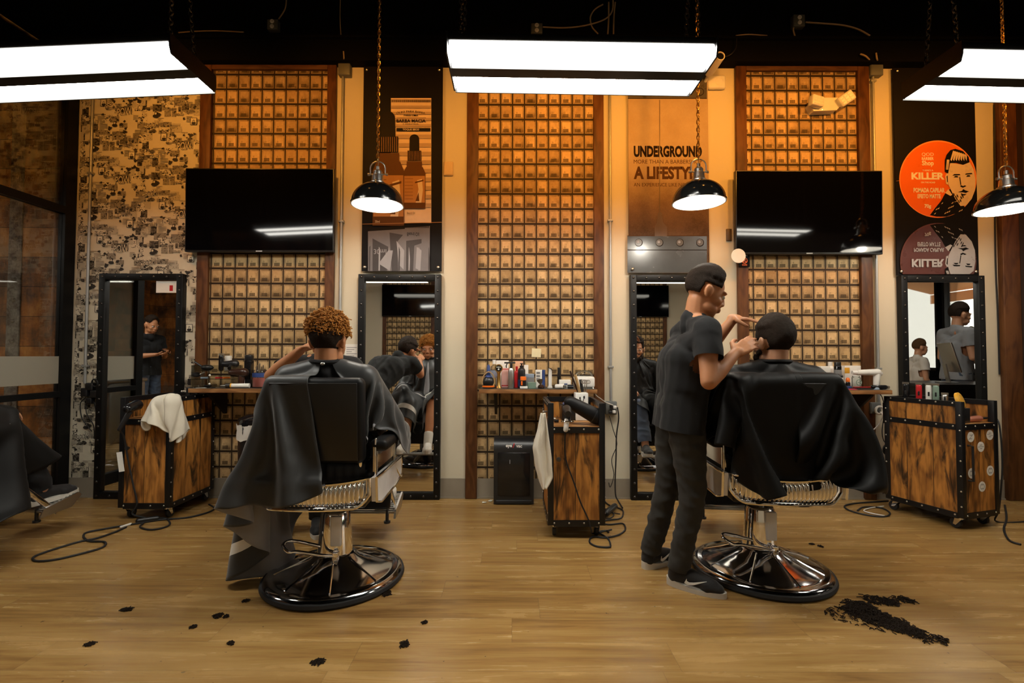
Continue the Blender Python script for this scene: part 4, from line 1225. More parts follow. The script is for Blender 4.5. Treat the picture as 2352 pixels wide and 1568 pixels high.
# ------------------------------------------------------------------ barber chair (faces +y, origin on the floor under the column)
def chair_proto(label, loc, rz):
    t = thing('barber_chair', label, 'barber chair', loc, rz, 'chrome and black barber chairs')
    # base disc
    mb = MB(); mb.lathe([(.30, .002), (.345, .002), (.352, .012), (.348, .026), (.330, .030), (.30, .03)], n=64); part('rubber_rim', mb, M['rubber'], t)
    mb = MB(); mb.lathe([(.338, .028), (.330, .040), (.312, .046), (.296, .044), (.285, .050), (.24, .068), (.17, .092), (.12, .112), (.10, .128), (.088, .135), (.0001, .135)], n=72)
    d = part('base_dome', mb, M['chromedome'], t)
    mb = MB()
    for k in range(8):
        a = 2*PI*k/8 + .25
        mb.tube([(.29*math.cos(a), .29*math.sin(a), .049), (.20*math.cos(a), .20*math.sin(a), .083), (.105*math.cos(a), .105*math.sin(a), .126)], .0045, 6)
    part('ridges', mb, M['chrome'], d)
    mb = MB(); mb.lathe([(.088, .12), (.086, .17), (.078, .26), (.072, .335), (.066, .345), (.0001, .345)], n=40, sy=.9); col = part('column', mb, M['chrome'], t)
    mb = MB(); mb.rbox((.028, -.070, .262), (.056, .024, .15), .008); part('cover_plate', mb, M['enamel'], col)
    mb = MB(); mb.lathe([(.058, .343), (.058, .352), (.0001, .352)], n=28); part('collar', mb, M['blackpl'], t)
    mb = MB(); mb.cyl((0, 0, .34), (0, 0, .46), .026, n=24); part('piston', mb, M['chrome'], t)
    # pump lever
    mb = MB(); mb.tube(smoothpath([(.035, -.10, .150), (-.02, -.115, .158), (-.14, -.125, .18), (-.185, -.13, .182), (-.225, -.10, .205), (-.20, -.06, .21), (-.1, -.055, .19), (-.05, -.05, .175)], 6), .0085, 10)
    mb.rbox((.035, -.095, .148), (.03, .03, .045), .006); part('pump_lever', mb, M['chrome'], t)
    # seat
    mb = MB(); mb.rbox((0, .02, .455), (.44, .52, .06), .015); part('seat_pan', mb, M['blackpl'], t)
    mb = MB(); mb.rbox((0, .05, .545), (.47, .52, .12), .045, n=4); part('seat_cushion', mb, M['leather'], t)
    # ribbed roll behind the seat
    mb = MB()
    def roll(i, j):
        x = -.225 + .45*i/44; a = -PI/2 + PI*j/10
        r = .055 + .004*math.cos(2*PI*i/4)
        return (x, -.235 - r*math.cos(a)*.6 - .03*(1 - (x/.225)**2), .60 + r*math.sin(a))
    mb.grid(roll, 45, 11); part('tufted_roll', mb, M['leather'], t)
    # apron: fluted curved back, plain sides
    zt, zb = .585, .452
    def back(s): return -.30 - .045*(1 - (s)**2)
    def topz(s): return zt - .022 + .022*s*s
    def botz(s): return zb + .055*max(0, abs(s) - .72)**2/.0784
    mb = MB(); N = 24*8
    def flute(i, j):
        s = -.94 + 1.88*i/N; f = abs(math.sin(PI*24*i/N))
        v = j/8; z = botz(s) + .012 + (topz(s) - botz(s) - .024)*v
        return (s*.252, back(s) + .010 - .012*f*math.sin(PI*min(1, max(0, v))) ** .5, z)
    mb.grid(flute, N + 1, 9); part('fluted_apron', mb, M['chrome'], t)
    mb = MB()
    rim = [(s*.255, back(s) - .002, topz(s)) for s in np.linspace(-1, 1, 31)] + [(s*.255, back(s) - .002, botz(s)) for s in np.linspace(1, -1, 31)]
    mb.tube(rim, .0085, 8, closed=True)
    mb.grid(lambda i, j: ((-1 + 2*i/30)*.255, back(-1 + 2*i/30) + .014, botz(-1 + 2*i/30) + (topz(-1 + 2*i/30) - botz(-1 + 2*i/30))*j), 31, 2)
    part('apron_rim', mb, M['chrome'], t)
    for s in (-1, 1):
        mb = MB()
        prof = [(-.30, zt), (.245, zt - .015), (.26, zt - .05), (.245, .47), (.10, zb - .005), (-.20, zb - .004), (-.285, zb + .02)]
        mb.prism(prof, (s*.262 if s > 0 else s*.284, 0, 0), (0, 1, 0), (0, 0, 1), .022 )
        sp = part('side_panel', mb, M['enamel'], t, 'white enamel side panel')
        mb = MB(); mb.tube([(s*.286, y, z) for y, z in prof], .006, 8, closed=True); part('trim', mb, M['chrome'], sp)
        # arm: posts and pad
        mb = MB(); mb.box((s*.272, -.255, .66), (.010, .030, .20), 0, None, .003); part('arm_post', mb, M['chrome'], t)
        mb = MB(); mb.box((s*.272, .12, .65), (.010, .028, .18), 0, None, .003); mb.tube(smoothpath([(s*.272, .12, .56), (s*.282, .17, .50), (s*.285, .24, .46), (s*.275, .27, .52)], 5), .0075, 8)
        part('arm_post', mb, M['chrome'], t)
        mb = MB(); mb.prism([(-.27, .605), (.14, .60), (.14, .68), (-.27, .72)], (s*.262 if s > 0 else s*.268, 0, 0), (0, 1, 0), (0, 0, 1), .006); part('arm_panel', mb, M['chrome'], t)
        mb = MB(); mb.rbox((s*.285, -.01, .725), (.085, .52, .055), .022); ar = part('armrest', mb, M['leather'], t)
        mb = MB(); mb.rbox((s*.285, .16, .755), (.070, .17, .008), .003); part('arm_plate', mb, M['brushed'], ar)
    # backrest
    mb = MB(); R_ = Matrix.Rotation(math.radians(4), 3, 'X')
    mb.rbox((0, -.275, .845), (.45, .075, .40), .030, 0, R_, 4); bk = part('backrest', mb, M['leather'], t)
    mb = MB(); mb.rbox(Vector((0, -.275, .845)) + R_ @ Vector((0, -.039, 0)), (.40, .006, .36), .0028, 0, R_); part('back_panel', mb, M['blackpl'], bk)
    mb = MB(); mb.rbox((0, -.245, .85), (.40, .05, .36), .022, 0, R_, 4); part('back_cushion', mb, M['leather'], bk)
    for s in (-1, 1):
        mb = MB(); mb.cyl((s*.20, -.262, .66), (s*.20, -.235, .53), .012); part('back_hinge', mb, M['chrome'], t)
    # calf pad and footrest
    mb = MB(); mb.rbox((0, .335, .36), (.42, .05, .22), .015, 0, Matrix.Rotation(math.radians(-12), 3, 'X')); part('calf_pad', mb, M['leather'], t)
    for s in (-1, 1):
        mb = MB(); mb.box((s*.19, .47, .27), (.014, .03, .34), 0, Matrix.Rotation(math.radians(42), 3, 'X'), .003); part('footrest_arm', mb, M['chrome'], t)
        mb = MB(); mb.cyl((s*.15, .50, .19), (s*.15, .50, .12), .010); mb.lathe([(.02, .108), (.02, .12)], (s*.15, .50, 0), n=16); part('footrest_stop', mb, M['blackpl'], t)
    fr = MB(); fr.box((0, .60, .20), (.40, .22, .012), 0, Matrix.Rotation(math.radians(14), 3, 'X'))
    for s in (-1, 1): fr.prism([(.48, .14), (.50, .19), (.70, .245), (.72, .225), (.66, .16)], (s*.20 - .006, 0, 0), (0, 1, 0), (0, 0, 1), .012)
    f = part('footrest', fr, M['brushed'], t)
    mb = MB()
    for k in range(10):
        y = .505 + k*.021; z = .20 + (y - .60)*math.tan(math.radians(14)) + .008
        mb.cyl((-.19, y, z), (.19, y, z), .0055, n=8)
    part('tread_ridges', mb, M['brushed'], f)
    return t
CH1 = Vector((-.915, -D + 2.56, 0)); CH2 = Vector((1.335, -D + 2.65, 0)); CH0 = Vector((-3.20, -D + 2.60, 0))
chair1 = chair_proto('barber chair with the orange-haired customer in the grey cape', CH1, math.radians(1))
chair2 = dup(chair1, CH2, math.radians(-5), 'barber chair with the dark-haired customer in the black cape')
chair0 = dup(chair1, CH0, math.radians(-12), 'barber chair at the left edge, only its footrest and draped cape in view')

# ------------------------------------------------------------------ rolling trolleys (origin on the floor at the middle of the front, depth towards +y)
def trolley(loc, rz, label, w=.36, d=.50):
    t = thing('rolling_trolley', label, 'trolley', loc, rz, 'black iron and pine rolling trolleys')
    H, h1, zb = .85, .70, .115; a = .036
    mb = MB()
    for x in (-w/2, w/2 - a):
        for y in (0, d - a): mb.bx(x, x + a, y, y + a, zb - .03, H, 0, .002)
    for z in (zb - .03, h1 - .03, H - .025):
        for x in (-w/2, w/2 - a): mb.bx(x, x + .022 if x < 0 else x + a, a, d - a, z - .008, z + (.03 if z < .8 else .025)) if x < 0 else mb.bx(x + a - .022, x + a, a, d - a, z - .008, z + (.03 if z < .8 else .025))
        for y in ((0, d - a) if z < .8 else (d - a,)): mb.bx(-w/2 + a, w/2 - a, y + (a - .022 if y > 0 else 0), y + (a if y > 0 else .022), z - .008, z + (.03 if z < .8 else .025))
    mb.bx(-w/2 + .005, w/2 - .005, .005, d - .005, zb - .03, zb - .022)
    fr = part('frame', mb, M['steel'], t)
    sp = []
    for z in (zb - .015, h1 - .015):
        for k in range(4): sp.append(((-w/2 + .04 + k*(w - .08)/3, 0, z), (0, -1, 0)))
    for s in (-1, 1):
        for z in (zb - .015, h1 - .015, H - .012):
            for k in range(5): sp.append(((s*w/2, .05 + k*(d - .1)/4, z), (s, 0, 0)))
        for k in range(7):
            for y in (.011, d - .011): sp.append(((s*w/2, y, .16 + k*.1), (s, 0, 0)))
    studs(fr, dome_mesh('bolt', .006, .004), M['bolt'], 'bolt', sp)
    mb = MB(); mb.bx(-w/2 + a, w/2 - a, .006, .020, zb + .002, h1 - .040); dr = part('door', mb, M['cart'], t)
    mb = MB(); mb.lathe([(.006, 0), (.006, .012), (.014, .016), (.015, .024), (.0001, .028)], (-w/2 + a + .03, .006, .5), (0, -1, 0), 18); part('knob', mb, M['rivet'], dr)
    for s in (-1, 1):
        x = s*(w/2 - .010)
        mb = MB(); mb.bx(x - .005, x + .005, a, d - a, zb, h1 - .03); part('side_panel', mb, M['cart'], t)
        mb = MB(); mb.bx(x - .005, x + .005, a, d - a, h1, H - .025); part('tray_side', mb, M['cart'], t)
    mb = MB(); mb.bx(-w/2 + a, w/2 - a, d - .016, d - .008, zb, h1 - .03); part('back_panel', mb, M['cart'], t)
    mb = MB(); mb.bx(-w/2 + a, w/2 - a, d - .018, d - .010, h1, H - .025); part('tray_back', mb, M['cart'], t)
    mb = MB(); mb.bx(-w/2 + .006, w/2 - .006, .006, d - .022, h1 - .012, h1 + .002); part('tray_floor', mb, M['tray'], t)
    for s in (-1, 1):
        for y in (.05, d - .05):
            mb = MB(); x = s*(w/2 - .045)
            mb.bx(x - .022, x + .022, y - .022, y + .022, .076, .085); mb.lathe([(.018, .064), (.018, .076)], (x, y, 0), n=18)
            for q in (-.016, .016): mb.prism([(-.02, .068), (.02, .068), (.030, .028), (.014, .024)], (x + q - .0015, y, 0), (0, 1, 0), (0, 0, 1), .003)
            c = part('caster', mb, M['chrome'], t)
            mb = MB(); mb.lathe([(.014, -.012), (.031, -.011), (.034, -.006), (.034, .006), (.031, .011), (.014, .012)], (x, y + .022, .0345), (1, 0, 0), 24); part('wheel', mb, M['rubber'], c)
    return t
cA0 = F(348, 1186); cB0 = F(1318, 1231)
TA = trolley((cA0.x + .0, -D + 3.42, 0), 0.0, 'trolley at left with a white towel and black hair dryer')
TB = dup(TA, (F(1321, 1228).x, -D + 3.09, 0), 0.0, 'trolley in the middle beside the black floor vacuum')
fC = F(2212, 1222); rzC = math.radians(17)
mid = Vector((fC.x, fC.y, 0)) + Matrix.Rotation(rzC, 3, 'Z') @ Vector((.19, 0.0, 0))
TC = dup(TA, mid, rzC, 'trolley at right turned sideways, round stickers on its door')
# stickers and bar handle on the right trolley's door
for c in list(TC.children):
    if c.name.startswith('door'):
        for g_ in list(c.children): bpy.data.objects.remove(g_)
        mb = MB(); mb.tube([(-.115, .006, .33), (-.115, -.022, .33), (-.115, -.022, .56), (-.115, .006, .56)], .007, 8); part('handle', mb, M['blackpl'], c)
def on(t, p): return t.matrix_basis @ Vector(p)
for k, (x, z) in enumerate(((-.085, .615), (.105, .62), (.012, .545), (-.085, .375), (.10, .38), (.015, .28))):
    mb = MB(); mb.lathe([(.0001, 0), (.034, 0), (.034, .0012), (.0001, .0012)], (0, 0, 0), (0, -1, 0), 28)
    t_ = ['top left', 'top right', 'upper middle', 'lower left, under the bar handle', 'lower right', 'bottom']
    s_ = solo('round_label', mb, M['paper'], f'round white sticker on the right trolley door, {t_[k]}', 'sticker', on(TC, (x, .0055, z)), rzC, 'round stickers on the trolley door')
    mb = MB()
    if k in (0, 1, 2): mb.box((0, -.0014, 0), (.060, .0006, .003), 0, Matrix.Rotation([-.7, .25, 0][k], 3, 'Y'))
    else: mb.torus((0, -.0013, 0), .020, .0012, (0, 1, 0), 20, 4)
    for q in (-.012, .012): mb.box((0, -.0014, q), (.022, .0006, .004))
    part('print', mb, M['greypl'], s_)

# ------------------------------------------------------------------ wall shelves
def shelf(x0, x1, label, d=.32, z=None):
    z = z or W(1200, 893, -.32).z
    t = thing('wall_shelf', label, 'shelf', ((x0+x1)/2, -.036, z), group='wall shelves under the post box panels')
    w = x1 - x0; d -= .036
    mb = MB(); mb.bx(-w/2, w/2, -d, 0, -.034, -.003, 0, .002); part('board', mb, M['shelf'], t)
    mb = MB(); mb.bx(-w/2 + .004, w/2 - .004, -d + .006, -.002, -.004, 0); part('top_sheet', mb, M['shelftop'], t)
    for s in (-1, 1):
        mb = MB(); mb.prism([(0, -.034), (-.24, -.034), (-.24, -.05), (-.02, -.22), (0, -.22)], (s*(w/2 - .12) - .01, 0, 0), (0, 1, 0), (0, 0, 1), .02); part('bracket', mb, M['steel'], t)
    return t, z
xa = W(432, 893, -.32).x
SA, SZ = shelf(xa, -1.33, 'left wall shelf under the crowded clipper tools')
SB, _ = shelf(W(1100, 893, -.32).x, W(1372, 893, -.32).x, 'middle wall shelf under the row of bottles')
SCx, _ = shelf(1.86, W(2050, 896, -.32).x, 'right wall shelf under the white massage gun')
# ------------------------------------------------------------------ people
def V(*a): return Vector(a)
def finger(mb, p, d, n, lens, r, curls):
    """a finger of three bones from the knuckle: d out along the hand, n towards the palm"""
    a = 0.0; p = Vector(p)
    for L, c, k in zip(lens, curls, (1.0, .9, .8)):
        a += c
        q = p + (d * math.cos(a) + n * math.sin(a)) * L
        mb.cap(p, q, r * k, r * k * .9, n=10); p = q
def hand(mb, wrist, d, n, side, curl=.45, s=1.0, spread=.08):
    """d along the hand, n out of the palm, side +1 when the thumb lies along d x n"""
    d = Vector(d).normalized(); n = Vector(n); n = (n - d * n.dot(d)).normalized()
    lat = d.cross(n) * side
    w = Vector(wrist)
    mb.cap(w - d*.01*s, w + d*.02*s, .027*s, .025*s, n=12)
    base = []
    for k, (o, L) in enumerate(((.030, .088), (.010, .092), (-.010, .087), (-.029, .079))):
        b = w + d*.018*s + lat*o*.62*s; e = w + d*L*s + lat*o*s
        mb.cap(b, e, .0145*s, .0118*s, n=10); base.append((e, o))
    for (e, o), lens, r, c in zip(base, ((.044, .026, .020), (.049, .030, .021), (.045, .028, .020), (.034, .021, .018)), (.0092, .0096, .0092, .0082), (0, .06, .12, .2)):
        dd = (d + lat * o * spread * 30).normalized()
        finger(mb, e, dd, n, [q*s for q in lens], r*s, (curl*.7 + c*.4, curl + c*.3, curl*.7))
    t0 = w + d*.022*s + lat*.024*s
    td = (d*.62 + lat*.72 + n*.30).normalized()
    t1 = t0 + td*.046*s; t2 = t1 + (d*.86 + lat*.28 + n*.42).normalized()*.032*s; t3 = t2 + (d*.9 + n*.42 - lat*.05).normalized()*.026*s
    mb.cap(t0, t1, .0165*s, .0125*s, n=10); mb.cap(t1, t2, .0118*s, .0106*s, n=10); mb.cap(t2, t3, .0105*s, .0088*s, n=10)
def headgeo(mb, H, f, u, s=1.0):
    f = Vector(f).normalized(); u = Vector(u); u = (u - f*u.dot(f)).normalized(); r = f.cross(u)
    R = Matrix((r, f, u)).transposed()
    P = lambda a, b, c: Vector(H) + R @ (V(a, b, c) * s)
    E = lambda c, rad: mb.ell(P(*c), tuple(q*s for q in rad), 0, R, 20, 14)
    E((0, -.012, .035), (.076, .096, .088)); E((0, .022, .0), (.066, .070, .085))
    E((0, .030, -.062), (.056, .058, .052)); E((0, .060, -.088), (.028, .026, .022))
    for q in (-1, 1):
        E((q*.040, .060, -.026), (.026, .024, .024)); E((q*.034, .080, .026), (.026, .014, .010))
        E((q*.078, -.010, -.004), (.012, .022, .034)); E((q*.086, -.017, .006), (.007, .020, .026))
        E((q*.046, .035, -.070), (.016, .040, .026)); E((q*.011, .099, -.028), (.010, .011, .009))
    mb.cap(P(0, .088, .020), P(0, .104, -.022), .009*s, .0115*s)
    E((0, .094, -.054), (.022, .012, .0065)); E((0, .093, -.066), (.019, .012, .0075)); E((0, .082, -.040), (.024, .016, .014))
    return R, P
def person(label, j, sk, head_f, head_u=(0, 0, 1), hands=None, s=1.0, cat='person', legs=True, voxel=.0062, foot=True):
    """one continuous body; j holds the joints in world space"""
    mb = MB()
    P, C, N, H = (Vector(j[k]) for k in ('pelvis', 'chest', 'neck', 'head'))
    sl, sr = Vector(j['shl']), Vector(j['shr'])
    lat = (sr - sl).normalized()
    hl = lat * .085 * s
    mb.cap(P - hl, C - lat*.06*s, .090*s, .092*s); mb.cap(P + hl, C + lat*.06*s, .090*s, .092*s); mb.cap(P, C, .086*s, .096*s)
    mb.cap(C - lat*.06*s, sl.lerp(N, .25) - V(0, 0, .05)*s, .085*s, .058*s); mb.cap(C + lat*.06*s, sr.lerp(N, .25) - V(0, 0, .05)*s, .085*s, .058*s)
    mb.cap(sl, N, .050*s, .046*s); mb.cap(sr, N, .050*s, .046*s); mb.cap(sl.lerp(N, .2), sr.lerp(N, .2), .052*s)
    R, PH = headgeo(mb, H, head_f, head_u, s)
    mb.cap(N - V(0, 0, .02)*s, PH(0, -.022, -.05), .060*s, .055*s)
    for q in 'lr':
        S_, E_, W_ = Vector(j['sh'+q]), Vector(j['el'+q]), Vector(j['wr'+q])
        mb.cap(S_, E_, .052*s, .038*s); mb.cap(S_, S_.lerp(E_, .5), .054*s, .047*s)
        mb.cap(E_, E_.lerp(W_, .35), .038*s, .040*s); mb.cap(E_.lerp(W_, .35), W_, .040*s, .026*s)
        hd = (hands or {}).get(q)
        if hd: hand(mb, W_, hd[0], hd[1], hd[2], hd[3], s)
        if legs:
            A, K, F_ = Vector(j['hip'+q]), Vector(j['kn'+q]), Vector(j['an'+q])
            mb.cap(A, K, .078*s, .050*s); mb.cap(A.lerp(P, .5), A, .088*s, .078*s)
            mb.cap(K, K.lerp(F_, .35), .048*s, .047*s); mb.cap(K.lerp(F_, .35), F_, .047*s, .034*s)
            if foot:
                t = Vector(j['toe'+q]); mb.cap(F_ - V(0, 0, .02), t, .034*s, .026*s); mb.cap(F_ - V(0, 0, .03), F_ - (t - F_).normalized()*.035 - V(0, 0, .045), .032*s, .026*s)
    me = remesh(mb, voxel, 3, 'person')
    o = link('person', me, sk, None, smooth=180); tag(o, label, cat)
    for q in (-1, 1):
        m = MB(); m.ell(PH(q*.033, .078, .006), .0125*s); e = part('eye', m, M['eye'], o)
        m = MB(); m.ell(PH(q*.033, .0865, .006), (.006*s, .0045*s, .006*s)); part('iris', m, M['iris'], e)
    return o, R, PH
from mathutils import noise as mnoise
def cloth_shell(name, segs, mat, parent, voxel=.008, smooth=4, label=None, cuts=(), fold=.006, freq=(9, 9, 6)):
    mb = MB()
    for a in segs: mb.cap(*a)
    me = remesh(mb, voxel, smooth, name)
    bm = bmesh.new(); bm.from_mesh(me); bm.normal_update()
    for v in bm.verts:
        p = v.co; q = V(p.x*freq[0] + p.z*3, p.y*freq[1] - p.z*2, p.z*freq[2] + p.x*4)
        k = 1 - abs(mnoise.noise(q))*2.2; k2 = mnoise.noise(q*2.3 + V(5, 1, 2))
        v.co = p + v.normal*(fold*k + fold*.5*k2)
    bm.normal_update()
    for co, no, rad in cuts:
        if isinstance(rad, tuple):
            end, rr = rad; ax = (end - co).normalized(); L_ = (end - co).length; fs = []
            for f in bm.faces:
                c_ = f.calc_center_median(); t_ = (c_ - co).dot(ax)
                if -.02 < t_ < L_ + .08:
                    q_ = c_ - co - ax*t_
                    if q_.length < rr and f.normal.dot(q_) > -.3*q_.length: fs.append(f)
        else: fs = [f for f in bm.faces if (f.calc_center_median() - co).length < rad]
        g_ = list({e for f in fs for e in f.edges}) + list({v for f in fs for v in f.verts}) + fs
        bmesh.ops.bisect_plane(bm, geom=g_, plane_co=co, plane_no=no, clear_outer=True)
    bm.to_mesh(me); bm.free()
    return part(name, me, mat, parent, label, smooth=180)
def shirt(o, j, mat, s=1.0, sleeve=.55, name='shirt', hem=.06):
    P, C, N = (Vector(j[k]) for k in ('pelvis', 'chest', 'neck')); sl, sr = Vector(j['shl']), Vector(j['shr']); lat = (sr - sl).normalized()
    hl = lat*.080*s; dn = (P - C).normalized(); low = P + dn*(hem + .12)*s; mid = P.lerp(C, .38)
    seg = [(low - hl*1.05, mid - hl*.86, .118*s, .106*s), (low + hl*1.05, mid + hl*.86, .118*s, .106*s), (low, mid, .120*s, .110*s),
           (mid - hl*.86, C - lat*.075*s, .108*s, .120*s), (mid + hl*.86, C + lat*.075*s, .108*s, .120*s), (mid, C, .112*s, .126*s),
           (C - lat*.07*s, sl.lerp(N, .24) - V(0, 0, .055)*s, .108*s, .074*s), (C + lat*.07*s, sr.lerp(N, .24) - V(0, 0, .055)*s, .108*s, .074*s),
           (sl, N.lerp(sl, .2) - V(0, 0, .014), .062*s, .056*s), (sr, N.lerp(sr, .2) - V(0, 0, .014), .062*s, .056*s)]
    seg.append((N - V(0, 0, .03)*s, N + V(0, 0, .004)*s, .074*s, .066*s))
    cuts = [(P + dn*hem*s, dn, None)]
    for q, S_ in (('l', sl), ('r', sr)):
        E_ = Vector(j['el'+q]); d = (E_ - S_).normalized(); e = S_.lerp(E_, sleeve); seg += [(S_, e + d*.05*s, .064*s, .064*s), (S_ + d*.03*s, C.lerp(S_, .35), .066*s, .10*s)]; cuts.append((e, d, (e + d*.10*s, .082*s)))
    # the hem plane only trims the torso when the arms hang clear of it
    cuts[0] = (cuts[0][0], dn, .30*s)
    return cloth_shell(name, seg, mat, o, cuts=cuts)
def trousers(o, j, mat, s=1.0, to=.93, name='trousers', wide=1.0):
    P = Vector(j['pelvis']); seg = []; cuts = []
    for q in 'lr':
        A, K, F_ = Vector(j['hip'+q]), Vector(j['kn'+q]), Vector(j['an'+q])
        seg += [(A.lerp(P, .6) + V(0, 0, .04), A, .106*s, .098*s), (A, K, .096*s, .070*s*wide)]
        if to > 0:
            e = K.lerp(F_, to); d = (F_ - K).normalized()
            seg += [(K, e + d*.05*s, .069*s*wide, .058*s*wide)]; cuts.append((e, d, .12*s))
        else:
            e = A.lerp(K, .88); d = (K - A).normalized(); cuts.append((e, d, .13*s))
    return cloth_shell(name, seg, mat, o, cuts=cuts, freq=(11, 11, 15), fold=.007)
def shoe(name, heel, toe, parent, s=1.0, swoosh=0, ankle=True, lift=0.0):
    """a trainer standing on the ground: heel and toe points of the sole"""
    h, t = Vector(heel), Vector(toe); d = (t - h); L = d.length; d.normalize(); lat = d.cross(V(0, 0, 1)).normalized(); up = lat.cross(d)
    P = lambda a, b, c: h + d*a*L + lat*b + up*c
    mb = MB()
    mb.cap(P(.14, 0, .045), P(.42, 0, .062), .037*s, .038*s); mb.cap(P(.42, 0, .060), P(.78, 0, .040), .038*s, .034*s); mb.cap(P(.70, .012, .036), P(.88, .004, .030), .034*s, .026*s); mb.cap(P(.70, -.012, .036), P(.88, -.004, .030), .034*s, .026*s)
    mb.cap(P(.13, 0, .05), P(.20, 0, .105), .036*s, .040*s)
    up_ = part(name, remesh(mb, .006, 3, name), M['shoe'], parent, smooth=180)
    mb = MB(); n = 15
    n = 25; aa = [.5 - .5*math.cos(PI*k/(n - 1)) for k in range(n)]
    def wid(a): return (.034 + .013*math.sin(PI*min(1, a*1.1)**1.3))*max(0, 1 - abs(2*a - 1)**5)**.5
    outl = [P(-.02 + 1.03*a, wid(a) - .004*math.sin(PI*a), 0) for a in aa] + [P(-.02 + 1.03*a, -wid(a) - .004*math.sin(PI*a), 0) for a in aa[::-1]][1:-1]
    hts = [.026 + .014*max(0, 1 - a/.45) - .004*math.sin(PI*a) for a in aa]; hts = hts + hts[::-1][1:-1]
    m = len(outl); k = MB()
    k.add(outl + [p + up*q for p, q in zip(outl, hts)], [tuple(range(m-1, -1, -1)), tuple(range(m, 2*m))] + [(i, (i+1) % m, m + (i+1) % m, m + i) for i in range(m)])
    part('sole', k, M['sole'], up_, 'pale rubber sole', smooth=60)
    if swoosh:
        pts = [(.34, .030), (.40, .022), (.50, .030), (.72, .062), (.50, .041), (.42, .036), (.385, .040), (.38, .052)]
        k = MB(); k.add([P(a, swoosh*(.0435*s), c + .012) for a, c in pts], [tuple(range(len(pts)))])
        so = part('side_mark', k, M['piping'], up_, 'white curved side mark', smooth=False); md = so.modifiers.new('t', 'SOLIDIFY'); md.thickness = .004; md.offset = 0
    return up_
def hair_cap(name, PH, R, mat, parent, s=1.0, low=-.02, top=.0, back=0.0, voxel=.006, front=.072, seed=1, bumps=0, bump=.014, grow=.010):
    """hair shell over the skull down to the hairline; drawn as many short clumps"""
    mb = MB(); rg = random.Random(seed); n = 0
    for k in range(1500):
        zz = 1 - 2*(k + .5)/1500; a = k*2.39996
        d = V(math.sqrt(1 - zz*zz)*math.cos(a), math.sqrt(1 - zz*zz)*math.sin(a), zz)
        p = V(d.x*.078, -.012 + d.y*.097, .035 + d.z*.090)
        side = abs(p.x) > .052
        hl = low + (.118 if p.y > .045 else 0) + (.062 if -.045 < p.y <= .045 and side else 0) + (back if p.y < -.05 else 0)
        if p.z < hl or p.y > front: continue
        g_ = (grow + top*max(0, d.z)**1.2)*min(1, max(.0, (p.z - low)/.09)) - .006*(1 - min(1, max(0, (p.z - low)/.06)))
        w_ = .45 if (abs(p.x) > .05 and p.z < .075) or p.y > .04 else 1.0; g_ *= w_
        mb.ell(PH(p.x + d.x*g_*.3, p.y + d.y*g_*.3, p.z + d.z*g_), ((.0068 + (.0075 + rg.uniform(0, .004))*w_*w_*min(1, max(0, (p.z - low)/.085)))*s,)*3, n=8, m=6)
    return part(name, remesh(mb, voxel, 1, name), mat, parent, smooth=180)

